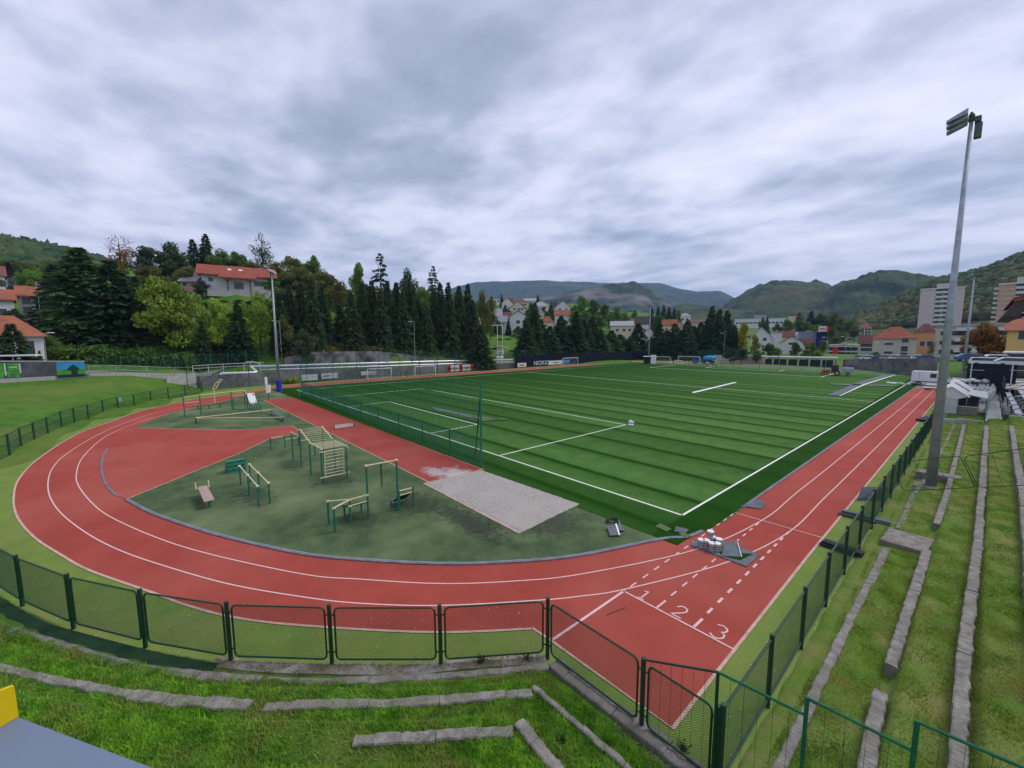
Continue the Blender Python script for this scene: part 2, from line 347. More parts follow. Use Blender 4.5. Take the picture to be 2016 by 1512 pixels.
# ---- terrain ----
def azu(u): d=ray(u,666);return math.atan2(d[0],d[1])
def DX(u,X): return (X-CX)/math.sin(azu(u))
def DY(u,Y): return (Y-CY)/math.cos(azu(u))
def Vz(u,v,D): return PD(u,v,D)[2]
def prof(u,L):
    out=[(0,0.)]
    for a in L:
        D=a[0]
        if isinstance(D,str): D=(DX if D[0]=='X' else DY)(u,float(D[1:]))
        z=Vz(u,a[2],D) if len(a)==3 else a[1]
        out.append((D,z))
    return sorted(out)
TC=[(-60,[(0,0)]),   # degrees of azimuth west of the frame handled below
]
cols={-1600:[(42,0),(60,1.5),(85,3),(110,4),(160,14),(250,34),(600,80)],
-300:[(44,0),(80,3.0),(86,3.3),(105,4.5),(150,16),(250,34),(600,60)],
0:[(46,0),(62,1.2),(85,'v',753),(96,'v',747),(108,'v',712),(135,'v',640),(170,'v',600),(250,'v',560),(420,'v',556)],
100:[(58,0),(72,1.5),(85,'v',747),(96,'v',742),(108,'v',706),(135,'v',640),(170,'v',600),(250,'v',560),(420,'v',556)],
170:[(63,0),(76,1.9),(85,'v',742.5),(97,'v',736),(107,'v',708),(135,'v',640),(170,'v',595),(250,'v',555),(420,'v',556)],
250:[(70,0),(80,2.0),(87,'v',741),(99,'v',734),(107,'v',708),(130,'v',610),(160,'v',570),(250,'v',550),(420,'v',520)],
330:[(79,0),(84,.8),(88,'v',751),(101,'v',737),(108,'v',705),(128,'v',620),(150,'v',580),(200,'v',560),(420,'v',545)],
390:[(84,0),(88,.2),('X-84',0),(104,'v',733),(110,'v',702),(128,'v',610),(145,'v',576),(200,'v',560),(420,'v',545)],
470:[('X-80',0),('X-89',0),('X-90',2.6),('X-96',3.4),('X-98','v',700),(126,'v',600),(138,'v',574),(150,'v',570),(200,'v',560),(420,'v',545)],
560:[('X-80',0),('X-88',0),('X-88.6',3.8),('X-92','v',700),(118,'v',630),(145,'v',575),(220,'v',560),(420,'v',545)],
640:[('X-80',0),('X-88',0),('X-88.4',4.4),('X-91','v',694),(125,'v',640),(160,'v',590),(250,'v',575),(420,'v',570)],
760:[('X-80',0),('X-88',0),('X-88.4',4.9),('X-91','v',692),(135,'v',645),(190,'v',610),(420,'v',600)],
860:[('X-80',0),('X-88',0),('X-88.4',2.6),('X-91','v',700),(140,'v',660),(200,'v',635),(420,'v',605)],
950:[('X-80',0),('X-88',0),('X-90',1.2),('X-98','v',697),(170,'v',672),(230,'v',656),(300,'v',632),(420,'v',602)],
1040:[('X-80',0),('X-88',0),('X-91','v',704),(170,'v',682),(235,'v',666),(300,'v',632),(420,'v',596),(700,'v',600)],
1130:[('X-80',0),('X-90','v',703),(190,'v',690),(300,'v',640),(450,'v',604),(700,'v',600)],
1250:[('X-80',0),('X-90','v',702),(230,'v',688),(330,'v',655),(500,'v',628),(900,'v',615)],
1400:[('Y138',0),('Y146','v',700),(260,'v',690),(420,'v',668),(900,'v',640)],
1600:[('Y136',0),('Y146',.5),(230,'v',692),(380,'v',678),(600,'v',655),(900,'v',650)],
1750:[('Y128',0),('Y138',1.2),(220,'v',694),(380,'v',682),(900,'v',668)],
1900:[('Y112',0),('Y122',1.5),(200,'v',698),(380,'v',684),(900,'v',668)],
2100:[('Y105',0),('Y118',1.5),(200,3),(380,4),(900,6)],
3600:[(40,0),(200,2),(900,6)]}
PR=[]
for u,L in sorted(cols.items()):
    p=prof(u,L);p.append((1300,p[-1][1]*.9));p.append((9000,0));PR.append((azu(u),np.array([a for a,_ in p]),np.array([b for _,b in p])))
PR.sort(key=lambda t:t[0])
def terr_arr(X,Y):
    X=np.asarray(X,float);Y=np.asarray(Y,float);D=np.hypot(X-CX,Y-CY);A=np.arctan2(X-CX,Y-CY)
    Z=np.array([np.interp(D,d,z) for _,d,z in PR]);az=np.array([p[0] for p in PR])
    out=np.zeros_like(D);k=np.clip(np.searchsorted(az,A)-1,0,len(az)-2)
    t=np.clip((A-az[k])/(az[k+1]-az[k]),0,1)
    i=np.arange(len(D));out=Z[k,i]*(1-t)+Z[k+1,i]*t
    beh=(A>az[-1]+.3)|(A<az[0]-.3);out=np.where(beh,0,out)
    w=np.clip((D-105)/120,0,1)*np.clip(out/4,0,1)
    out+=w*(np.sin(X*.061+Y*.03)*1.0+np.sin(Y*.047-X*.021)*1.2)
    return out
def terr(x,y): return float(terr_arr([x],[y])[0])
def build_terrain():
    az=np.concatenate([np.radians(np.arange(-180,-112,6)),np.radians(np.arange(-112,24,.5)),np.radians(np.arange(24,180,6))])
    Ds=np.concatenate([[0.5],np.arange(6,60,6),np.arange(60,150,1.0),np.geomspace(150,5200,90)])
    A,D=np.meshgrid(az,Ds,indexing='ij');X=CX+D*np.sin(A);Y=CY+D*np.cos(A);Z=terr_arr(X.ravel(),Y.ravel()).reshape(A.shape)-.06
    Z-=np.where((D<40),.3,0)
    n,m=A.shape;V=np.stack([X,Y,Z],-1).reshape(-1,3);F=[]
    ii,jj=np.meshgrid(np.arange(n),np.arange(m-1),indexing='ij');a=ii*m+jj;b=((ii+1)%n)*m+jj
    F=np.stack([a,a+1,b+1,b],-1).reshape(-1,4)
    o=npmesh('ground',V,F,M['terrain']);o.data.polygons.foreach_set('use_smooth',[True]*len(F));struct(o)
build_terrain()
def sheet(name,poly,z,m):
    mb=MB();n=len(poly);A=sum(poly[i][0]*poly[(i+1)%n][1]-poly[(i+1)%n][0]*poly[i][1] for i in range(n))
    if A<0: poly=poly[::-1]
    mb.add([(x,y,z) for x,y in poly],[tuple(range(n))])
    o=mb.build(name,m)
    # triangulate concave sheets safely
    import bmesh
    bm=bmesh.new();bm.from_mesh(o.data);bmesh.ops.triangulate(bm,faces=bm.faces[:],ngon_method='EAR_CLIP');bm.to_mesh(o.data);bm.free()
    return struct(o)
FENCE=[(6.5,-11.5),(4.81,-11.5),(1.97,-11.52),(.26,-13.83),(-1.68,-15.99),(-3.63,-17.98),(-5.92,-19.7),(-8.4,-21.32),(-11.08,-22.7)]
FL=PX_([(19.6,899),(42.6,884),(68.7,871),(95,857.9),(122.2,843.7),(147.3,835.4),(174.6,827.3),(204,817),(233.5,808.3),(264.7,802.2),(297.9,794.6),(332,786.5),(365,779.8),(398,772.8)])
FGAP=[(-13.75,-23.85),(-16.4,-24.9),(-19.1,-25.8),(-21.9,-26.5),(-24.7,-27.1),(-27.5,-27.5),(-30.3,-27.75),(-33.1,-27.85),(-35.9,-27.8)]
FALL=FENCE+FGAP+FL
FO=offset(FALL[2:],.35);verge=[(6.6,-11.85),(1.8,-11.85)]+FO[1:-1]+[FALL[-1]]+[(-79.6,-4),(-79.6,118),(-70,132),(-40,139),(-10,137),(8,128),(8.5,112),(7.6,60),(7.6,52),(6.95,40)]
sheet('turf_verge',verge,0,M['verge'])
mo=mir(outer)[::-1]
trk=[(5.25,-10.93),(1.59,-10.96)]+outer+[p for p in mo if p[1]>48]
trk+=[(sx(5.25,100),100),(sx(5.25,80),80),(5.25,0)]
sheet('running_track',trk,.012,M['track'])
kn=[p for p in kerbn];km=[p for p in mir(kerbn)[::-1]]
island=[(sx(1.75,0),0)]+kn[3:]+[(-72.2,50)]+[p for p in km]+[(sx(1.75,100),100)]
sheet('infield_turf',island,.022,M['olive'])
far_i=[(sx(1.75,100),108)]+[p for p in island if p[1]>110]
far_i=[p for p in km if p[1]>=110.2];far_i=[(-72,110.2)]+far_i+[(2.4,110.2)]
sheet('far_turf',far_i,.028,M['fargreen'])
# red D-shaped area and runway
arc=[p for p in kn if p[0]<G(247.6,984.5)[0]+.1 and p[0]>G(265,842.6)[0]-.1]
arc=[p for p in kn if p[1]<-19.9 and p[0]<-20.9 and p[0]>-45.5]
dpoly=[G(247.6,984.5)]+arc[1:]+[G(270,843)]+PX_([(430,846.5),(505,846),(575,838),(594,853),(528,866),(478,890)])
sheet('red_area',dpoly,.030,M['track'])
RW=[(-58.2,-6.72),(-12.28,-6.77),(-12.05,-2.83),(-58.4,-2.75)]
sheet('runway',RW,.030,M['track'])
mb=MB()
ribbon(mb,[RW[3],RW[0],RW[1]],.07,.036);ribbon(mb,[RW[3],RW[2]],.07,.036)
ribbon(mb,[dpoly[-1]]+[G(247.6,984.5)],.07,.036)
ribbon(mb,[G(270,843)]+dpoly[-7:],.07,.036)
ribbon(mb,offset(outer,.03),.09,.018);ribbon(mb,[(sx(5.25,84),84),(5.25,0),(5.25,-10.93),(1.59,-10.96),(.85,-11.0)],.09,.018)
struct(mb.build('edge_strip',M['edge']))
mb=MB();kk=[p for p in kn]
i0=min(range(len(kk)),key=lambda i:math.hypot(kk[i][0]-G(247.6,984.5)[0],kk[i][1]-G(247.6,984.5)[1]))
ribbon(mb,kk[5:i0+1],.12,.06,h=.05);
ribbon(mb,[(sx(1.72,84),84),(sx(1.72,40),40),(1.74,6),(1.74,3.2)],.14,.055,h=.045)
ribbon(mb,kk[i0+3:i0+32],.12,.04,h=.02)
ribbon(mb,[(-72.1,-1),(-72.1,108)],.5,.05,h=.03)
struct(mb.build('track_kerb',M['kerb']))
mb=MB();ribbon(mb,offset(kk[5:i0+1],-.085),.03,.064,h=.04);struct(mb.build('kerb_rail',M['galv']))
# pitch
pt=[(1.36,-2.98),(1.41,-1.86),(1.64,-.42),(1.66,2.2),(sx(1.66,50),50),(sx(1.66,80),80),(sx(1.66,107),110.2),(-71.8,110.2),(-71.8,-2.95),(-12.05,-2.80),(-11.8,-2.95),(-4.2,-2.6),(-4.0,-3.0)]
sheet('pitch',pt,.040,M['pitch'])
mb=MB();z=.046;w=.115
def ln(a,b,w=w): ribbon(mb,[a,b],w,z)
y0=0;hw=W_
A0=(.12,0);B0=(-W_,0);A1=(sx(.1,107),107.2);B1=(-W_+.3,107.2)
ln((A0[0]+.05,0),B0);ln((A0[0],-.05),(A1[0],A1[1]));ln(B0,B1);ln(A1,B1,.22)
ln((.35,L_/2),(-W_+.1,L_/2),.17)
pc=G(987,897)[0];pf=G(637.4,784.3)[0];gc=G(847.7,853.8)[0];gf=G(690,801.2)[0]
pN=G(1232,837);gN=G(940,836.5);gF=G(765.4,791.3);pF=G(833.8,765.5)
for P in ([(pc,0),pN,pF,(pf,0)],[(gc,0),gN,gF,(gf,0)],[(pc+.6,L_),(pc+.6,L_-16.5),(pf,L_-16.5),(pf,L_)],[(-W_/2+9.2,L_),(-W_/2+9.2,L_-5.5),(-W_/2-9.2,L_-5.5),(-W_/2-9.2,L_)]):
    for a,b in zip(P,P[1:]): ln(a,b,.12 if P[0][1]<50 else .22)
struct(mb.build('pitch_line',M['white']))
# lane markings
mb=MB();z=.020
ribbon(mb,lA,.055,z);ribbon(mb,lB,.055,z)
mb2=MB();struct(mb.build('lane_line',M['line']))
mb=MB()
ribbon(mb,[(1.62,-7.39),(5.24,-7.42)],.06,z+.004);ribbon(mb,[(1.60,-10.9),(1.66,-7.33)],.09,z+.004)
ribbon(mb,[(sx(1.7,2.3),2.29),(5.3,2.32)],.05,z+.004)
for x,full,fade in ((1.67,0,1),(2.87,1,0),(4.08,1,0)):
    if full: ribbon(mb,[(x,-7.36),(x+.01,-6.80)],.085 if x>3 else .07,z+.004)
    y=-6.42 if full else -7.0
    k=0
    while y<2.0:
        ribbon(mb,[(x+.003*k,y),(x+.003*k,y+.37)],(.085 if x>3 else .06),z+.004);y+=.79;k+=1
struct(mb.build('start_marking',M['line']))
mb=MB()
def stroke(P,cx,cy,s): ribbon(mb,spline([(cx+a*s*.82,cy+b*s) for a,b in P],5) if len(P)>2 else [(cx+a*s*.82,cy+b*s) for a,b in P],.055,z+.004)
n1=G(1268,1172);n2=G(1338,1205);n3=G(1416,1245)
stroke([(-.22,.33),(.05,.5)],*n1,.55);stroke([(.05,.5),(.05,-.5)],*n1,.55);stroke([(-.2,-.5),(.3,-.5)],*n1,.55)
stroke([(-.32,.25),(-.12,.48),(.2,.45),(.3,.2),(.1,-.1),(-.3,-.48)],*n2,.62);stroke([(-.3,-.48),(.36,-.48)],*n2,.62)
stroke([(-.3,.42),(0,.52),(.26,.35),(.2,.1),(-.02,.03)],*n3,.66);stroke([(-.02,.03),(.28,-.05),(.3,-.35),(0,-.52),(-.32,-.38)],*n3,.66)
struct(mb.build('lane_number',M['line']))
# sand pit
SP=[(-12.38,-7.12),(-12.05,-3.02),(-4.15,-2.62),(-3.85,-7.2)]
def sand():
    n,m=46,26;V=[]
    for i in range(n):
        for j in range(m):
            a,b=i/(n-1),j/(m-1);x=(SP[0][0]*(1-a)+SP[3][0]*a)*(1-b)+(SP[1][0]*(1-a)+SP[2][0]*a)*b;y=(SP[0][1]*(1-a)+SP[3][1]*a)*(1-b)+(SP[1][1]*(1-a)+SP[2][1]*a)*b
            e=min(a,b,1-a,1-b);V.append((x+(RNG.random()-.5)*.05,y+(RNG.random()-.5)*.05,.035+ (0 if e<=0 else .03+RNG.random()*.035)))
    F=[(i*m+j,(i+1)*m+j,(i+1)*m+j+1,i*m+j+1) for i in range(n-1) for j in range(m-1)]
    o=npmesh('sand_pit',V,F,M['gravel']);struct(o)
sand()
mb=MB();ribbon(mb,[SP[1],SP[0],SP[3]],.10,.062,h=.05);struct(mb.build('pit_border',M['edge']))
# stains with ragged alpha
def decal(name,col,cx,cy,rx,ry,z,dens,scale=3.,rough=.9,rot=0):
    m=bpy.data.materials.new(name+'_mat');m.use_nodes=True;N=m.node_tree.nodes;L=m.node_tree.links;b=N['Principled BSDF'];b.inputs['Base Color'].default_value=(*col,1);b.inputs['Roughness'].default_value=rough
    tc=N.new('ShaderNodeTexCoord');ln_=N.new('ShaderNodeVectorMath');ln_.operation='LENGTH';mp=N.new('ShaderNodeMapping');mp.inputs['Scale'].default_value=(1/rx,1/ry,0)
    L.new(tc.outputs['Object'],mp.inputs[0]);L.new(mp.outputs[0],ln_.inputs[0])
    nz=N.new('ShaderNodeTexNoise');nz.inputs['Scale'].default_value=scale;nz.inputs['Detail'].default_value=7;nz.inputs['Roughness'].default_value=.7;L.new(tc.outputs['Object'],nz.inputs[0])
    s=N.new('ShaderNodeMath');s.operation='SUBTRACT';s.inputs[0].default_value=1.;L.new(ln_.outputs['Value'],s.inputs[1])
    a=N.new('ShaderNodeMath');a.operation='MULTIPLY_ADD';L.new(nz.outputs['Fac'],a.inputs[0]);a.inputs[1].default_value=2.4;L.new(s.outputs[0],a.inputs[2])
    r=N.new('ShaderNodeMapRange');r.inputs[1].default_value=1.35;r.inputs[2].default_value=1.9;r.inputs[4].default_value=dens;L.new(a.outputs[0],r.inputs[0]);L.new(r.outputs[0],b.inputs['Alpha'])
    mb=MB();mb.quad((-rx*1.1,-ry*1.1,0),(rx*1.1,-ry*1.1,0),(rx*1.1,ry*1.1,0),(-rx*1.1,ry*1.1,0))
    o=mb.build(name,m);o.location=(cx,cy,z);o.rotation_euler=(0,0,rot);struct(o)
decal('sand_stain',(.62,.56,.56),-12.6,-4.7,2.1,1.6,.037,.62,1.6)
decal('sand_stain',(.62,.56,.56),-13.9,-5.5,1.6,1.0,.0375,.55,2.2)
decal('crumb_stain',(.025,.028,.026),-3.5,-5.2,1.5,2.3,.033,.42,3.2)
decal('crumb_stain',(.025,.028,.026),-6.3,-8.2,3.6,1.1,.0335,.55,2.6)
decal('crumb_stain',(.03,.04,.028),-10.2,-9.0,2.6,1.6,.0345,.45,2.2)
# smaller darker green patches on the island
for x,y,a,b in ((-9.9,-11.9,1.4,1.1),(-16.8,-11,2.2,1.6),(-17,-15,2.8,1.2),(-22,-12,2.0,1.4)): decal('dark_patch',(.032,.055,.028),x,y,a,b,.0342+.0001*x*-.01,.5,2.)
# ---- right-hand terraces (x>6.6) ----
def rough_block(mb,p0,p1,w,z0,z1,n,jit=.02,side=1):
    # a rough cast kerb from p0 to p1 (plan points along one edge), width w to the given side
    d=np.array(p1)-np.array(p0);L=np.hypot(*d);t=d/L;nn=np.array([-t[1],t[0]])*side
    rows=[]
    for i in range(n+1):
        s=L*i/n;c=np.array(p0)+t*s
        j=lambda a=1.:(RNG.random()-.5)*2*jit*a
        a=c+nn*j();b=c+nn*(w+j(1.6))
        zt=z1+j(.8)
        rows.append([(a[0],a[1],z0),(a[0],a[1],zt-.02),(a[0]+nn[0]*.03,a[1]+nn[1]*.03,zt),((a[0]+b[0])/2,(a[1]+b[1])/2,zt+j(.6)),(b[0]-nn[0]*.02,b[1]-nn[1]*.02,zt+j(.5)),(b[0],b[1],zt-.03),(b[0],b[1],z0)])
    m=7;vs=[p for r in rows for p in r];fs=[]
    for i in range(n):
        for k in range(m-1): fs.append((i*m+k,i*m+k+1,(i+1)*m+k+1,(i+1)*m+k) if side<0 else (i*m+k,(i+1)*m+k,(i+1)*m+k+1,i*m+k+1))
    fs+=[tuple(range(m)),tuple((n)*m+k for k in reversed(range(m)))]
    mb.add(vs,fs)
def curb(name,label,segs,z0,z1,w=.3,side=-1,group=None,jit=.016):
    mb=MB()
    for a,b in segs:
        L=math.dist(a,b);k=max(1,int(L/3.1));
        for i in range(k):
            p=[a[q]+(b[q]-a[q])*i/k for q in (0,1)];r=[a[q]+(b[q]-a[q])*((i+1)/k-.012/ (L/k)*0-.006) for q in (0,1)]
            off=(RNG.random()-.5)*.03
            rough_block(mb,(p[0]+off,p[1]),(r[0]+off,r[1]),w*RNG.uniform(.92,1.08),z0,z1+(RNG.random()-.5)*.03,max(3,int(L/k/.16)),jit,side)
    o=mb.build(name,M['conc']);tag(o,label,'concrete step',group);return o
def wob(pts): return list(zip(pts,pts[1:]))
def zt(u,v,z): return G(u,v,z)
k1=[(7.02,-11.3),(7.04,-8),(7.06,-4.6),(7.15,2.9)]
gR='concrete terrace steps beside the straight'
curb('terrace_step','lowest weathered concrete terrace step beside the green straight fence, near length below the broad slab',wob(k1),-.1,.155,.22,group=gR)
curb('terrace_step','lowest concrete terrace step beside the straight fence, beyond the broad slab',wob([(7.24,5.6),(7.3,12),(7.55,17),(7.85,30),(8.0,40)]),-.1,.155,.22,group=gR)
curb('terrace_step','second concrete terrace step up from the straight fence, near length with an earthy gap',wob([(8.2,-9.7),(8.1,-6.9)])+wob([(8.16,-5.7),(8.22,-1),(8.27,3.0)]),.1,.51,.25,group=gR)
curb('terrace_step','second concrete terrace step up from the straight fence, far length by the floodlight mast',wob([(8.36,6.4),(8.50,12.5),(8.58,22),(8.66,38)]),.1,.51,.25,group=gR)
curb('terrace_step','third concrete terrace step up from the straight fence, long unbroken row',wob([(9.36,-8.8),(9.37,-4.5),(9.55,3.3),(9.68,12),(9.85,25),(9.98,36)]),.4,.91,.26,group=gR)
curb('terrace_step','fourth concrete terrace step at the right edge of the picture',wob([(10.55,-6),(10.62,1.0),(10.86,9),(11.1,22),(11.3,34)]),.8,1.35,.27,group=gR)
mb=MB();a=G(1765,1035,.2);b=G(1840,1055,.55);
rough_block(mb,(7.0,3.25),(7.12,4.95),1.42,.05,.30,6,.014,-1)
o=mb.build('concrete_slab',M['conc']);tag(o,'broad pale concrete slab lying across the two lowest terrace steps','concrete slab')
def profR(x): # terrace ground on the right
    for a,z in ((6.55,.0),(7.1,.0),(7.3,.10),(8.3,.14),(8.5,.47),(9.6,.5),(9.85,.88),(10.85,.92),(11.15,1.3),(12.3,1.34),(12.5,1.75),(14,1.8),(14.2,2.2),(20,2.4)):
        pass
    xs=[6.5,6.6,7.0,7.15,7.3,8.32,8.5,9.58,9.8,10.85,11.1,12.2,12.45,13.6,13.8,22];zs=[-.03,.045,.05,.06,.13,.15,.49,.5,.88,.9,1.32,1.33,1.75,1.76,2.2,2.3]
    return np.interp(x,xs,zs)
def lump(x,y,s=1.): return (np.sin(x*5.1+y*3.3)+np.sin(x*2.3-y*4.7)+np.sin(x*9.7+y*1.7)*.5)*.012*s
def grid(name,X,Y,Z,m,kind='structure'):
    n,k=X.shape;V=np.stack([X,Y,Z],-1).reshape(-1,3);ii,jj=np.meshgrid(np.arange(n-1),np.arange(k-1),indexing='ij');a=ii*k+jj
    F=np.stack([a,a+k,a+k+1,a+1],-1).reshape(-1,4);o=npmesh(name,V,F,m);o.data.polygons.foreach_set('use_smooth',[True]*len(F));o['kind']=kind;return o
xs=np.arange(6.5,22,.09);ys=np.concatenate([np.arange(-34,-11.6,.35),np.arange(-11.6,41,.12)]);X,Y=np.meshgrid(xs,ys,indexing='ij')
# steps drift outwards with y like the kerbs do
def driftx(x,y): return x-np.clip(np.interp(y,[-11,-4,3,12,25,40],[0,.0,.09,.25,.38,.5]),0,1)*np.clip((x-6.8)/1.5,0,1)
Z=profR(driftx(X,Y))+lump(X,Y)
q_=-11.62-Y
Z=np.where(q_>0,np.maximum(Z,np.interp(q_,[0,1.06,1.18,2.3,2.44,3.6,3.75,5.2,5.5,9,12,30],[0,.15,.5,.56,.93,1.,1.35,1.45,1.8,3,4,4.5])),Z)
Z=np.where((q_>0)&(X<7.45),-.3,Z)
M['grass2']=mat('terrace_ground',(.125,.205,.032),(.085,.15,.022),2.2,.95,.8,22,c3=(.21,.20,.07),s3=.6)
grid('terrace_grass',X,Y,Z+.006,M['grass2'])
# ---- near curve terraces ----
T2=[(4.95,-12.95),(2.79,-12.90)];
def arcrow(pts,side,z0,z1,label,w=.28):
    P=spline(pts,4);curb('terrace_step',label,wob([p[:2] for p in P[::2]]),z0,z1,w,side=side,group='concrete terrace steps round the near bend')
z1=.16;z2=.60;z3=1.04
arcrow([G(*p,z1) for p in ((-60,1195),(0,1222),(130,1262),(270,1302),(400,1320),(520,1328))],-1,-.2,z1,'lowest curved concrete step under the near fence, left of the rubble strip')
arcrow([G(*p,z1) for p in ((530,1330),(660,1332),(800,1326),(940,1318),(1078,1303))],-1,-.2,z1,'lowest curved concrete step under the near fence, right of the rubble strip',.22)
arcrow([G(*p,z1) for p in ((1080,1310),(1150,1365),(1262,1450),(1340,1512),(1420,1575))],1,-.2,z1,'lowest concrete step running under the diagonal end fence beyond the corner post',.42)
arcrow([G(*p,z2) for p in ((-50,1288),(0,1302),(100,1327),(270,1358))],-1,.1,z2,'second curved terrace step, thin leftmost length half buried in grass',.2)
arcrow([G(*p,z2) for p in ((272,1358),(340,1364),(420,1370),(500,1376))],-1,.1,z2+.02,'clean pale block of the second curved terrace step with squared ends',.3)
arcrow([G(*p,z2) for p in ((526,1380),(660,1375),(800,1372),(930,1363),(1045,1352))],-1,.1,z2,'second curved terrace step, length ending at the turfed corner',.24)
arcrow([G(*p,z2) for p in ((1047,1354),(1100,1398),(1190,1476),(1250,1530))],1,.1,z2,'second terrace step, buried length sloping down right of the corner',.14)
arcrow([G(*p,z3) for p in ((700,1447),(790,1440),(860,1435),(1010,1425))],-1,.5,z3,'third short terrace step, topmost length along the bend',.24)
arcrow([G(*p,z3) for p in ((1012,1427),(1045,1465),(1085,1515),(1120,1560))],1,.5,z3,'third short terrace step, topmost length turning down to the right',.24)
def nearest_d(X,Y,P):
    best=np.full(X.shape,1e9)
    for (ax,ay),(bx,by) in zip(P,P[1:]):
        dx,dy=bx-ax,by-ay;t=np.clip(((X-ax)*dx+(Y-ay)*dy)/(dx*dx+dy*dy),0,1);best=np.minimum(best,np.hypot(X-ax-t*dx,Y-ay-t*dy))
    return best
base_line=[(7.5,-11.62)]+[(a,b) for a,b in [(1.97,-11.6),(.26,-13.9),(-1.68,-16.05),(-3.63,-18.05),(-5.92,-19.78),(-8.4,-21.42),(-11.08,-22.8),(-16.4,-25.0),(-21.9,-26.6),(-30,-28)]]
def inside_track(X,Y):  # true on the track side
    P=base_line+[(-30,60),(7.5,60)];res=np.zeros(X.shape,bool)
    for (ax,ay),(bx,by) in zip(P,P[1:]+P[:1]):
        c=((ay>Y)!=(by>Y));xx=(bx-ax)*(Y-ay)/((by-ay) if by!=ay else 1e-9)+ax;res^=(c&(X<xx))
    return res
def nearZ(X,Y):
    d=nearest_d(X,Y,base_line)
    z=np.interp(d,[0,.12,.35,.5,1.06,1.18,2.30,2.44,3.6,3.75,5.2,5.5,9,12],[.01,.04,.05,.12,.15,.5,.56,.93,1.0,1.35,1.45,1.8,3.0,4.0])
    return z,d
xs=np.arange(-24,7.6,.1);ys=np.arange(-38,-11.0,.1);X,Y=np.meshgrid(xs,ys,indexing='ij');Z,d=nearZ(X,Y);ins=inside_track(X,Y)
Z=np.where(ins,-.25,Z+lump(X,Y))
dc=np.hypot(X-CX,Y-CY)
grid('bank_grass',X,Y,Z,M['grass'])
# gravelly strip, dark mat
P=[G(*p,.09) for p in ((420,1300),(520,1312),(660,1316),(800,1318),(900,1308),(1000,1300),(1075,1296))]
mb=MB();ribbon(mb,spline(P,5),.34,.085,h=.1);struct(mb.build('rubble_strip',M['soil']))
P=[G(*p,.06) for p in ((-60,1170),(0,1205),(60,1240),(140,1264),(250,1294),(330,1313),(410,1327))]
mb=MB();ribbon(mb,spline(P,5),.62,.10,h=.1);M['mat']=mat('dark_green_mat',(.024,.062,.028),(.016,.042,.02),2.,.95,.6,18);struct(mb.build('mat_strip',M['mat']))
# scattered pebbles / litter on verges
def pebbles(name,label,spots,m):
    mb=MB()
    for (x,y,z,r) in spots:
        mb.ico((x,y,z),(r*RNG.uniform(.7,1.3),r*RNG.uniform(.7,1.3),r*.6),1)
    o=mb.build(name,m);o['kind']='stuff';o['label']=label;o['category']='rubble'
S=[]
for i in range(420):
    t=RNG.random();u=430+t*650;x,y=G(u,1312-10*t+RNG.normal()*7,.1);S.append((x,y,(.10),RNG.uniform(.008,.03)))
for i in range(380):
    u,v=1240+RNG.random()*110+0,0;t=RNG.random();x,y=G(1180+t*170+RNG.normal()*10,1400+t*110+RNG.normal()*12,.2);S.append((x,y,float(nearZ(np.array([x]),np.array([y]))[0][0])+.005,RNG.uniform(.007,.026)))
pebbles('rubble','pale rubble and pebbles along the foot of the near fence',S,M['conc'])
S=[]
for i in range(260):
    x=RNG.uniform(5.4,7.0);y=RNG.uniform(-11,12);S.append((x,y,.012,RNG.uniform(.008,.02)))
for i in range(200):
    x,y=G(RNG.uniform(100,1050),RNG.uniform(1180,1290));
    if not inside_track(np.array([x]),np.array([y]))[0]: continue
    S.append((x,y,.01,RNG.uniform(.006,.016)))
pebbles('litter_crumbs','tiny pale crumbs scattered over the turf verge',S,M['sheet'])
# ---- grass blades ----
def blades(name,label,n,samp,h=(.05,.12),w=.011,m='blade'):
    P=samp(n);n=len(P);a=RNG.uniform(0,2*np.pi,n);hh=RNG.uniform(*h,n)*(.6+.8*RNG.random(n)**2);ln_=RNG.normal(0,.4,(n,2))*hh[:,None]
    dx=np.cos(a)*w*RNG.uniform(.7,1.5,n);dy=np.sin(a)*w
    A=P+np.stack([dx,dy,np.zeros(n)],1);B=P-np.stack([dx,dy,np.zeros(n)],1);T=P+np.stack([ln_[:,0],ln_[:,1],hh],1)
    V=np.stack([A,B,T],1).reshape(-1,3);F=np.arange(3*n).reshape(-1,3);o=npmesh(name,V,F,M[m],tri=True);o['kind']='stuff';o['label']=label;o['category']='grass'
def clumpy(X,Y): return (np.sin(X*2.1+np.sin(Y*1.7)*1.5)+np.sin(Y*2.6-X*.9)+np.sin(X*.7+Y*.5)*1.2)/3.2
def s1(n):
    out=[]
    X=RNG.uniform(-14,7.4,n*3);Y=RNG.uniform(-25.5,-11.3,n*3);Z,d=nearZ(X,Y);k=(~inside_track(X,Y))&(d>.30)&(d<6.5)&(RNG.random(len(X))<.72+.5*clumpy(X,Y))
    k&=~((np.abs(d-1.13)<.09)&(X<2.9)|(np.abs(d-2.42)<.07)|((d<.62)&(X<1.9)))
    X,Y,Z=X[k][:n],Y[k][:n],Z[k][:n];return np.stack([X,Y,Z],1)
blades('grass','lush unmown grass covering the curved terrace bank',260000,s1,(.05,.125),.013)
def s2(n):
    Y=-11.4+52*RNG.random(n*2)**1.7;X=RNG.uniform(6.9,12.2,n*2);xd=driftx(X,Y);Z=profR(xd)
    k=np.ones(len(X),bool)
    for c,wd in ((7.12,.11),(8.30,.12),(9.50,.12),(10.75,.13)): k&=~(np.abs(xd-c)<wd)
    k&=RNG.random(len(X))<.62+.55*clumpy(X*1.3,Y*.8)
    X,Y,Z=X[k][:n],Y[k][:n],Z[k][:n];return np.stack([X,Y,Z],1)
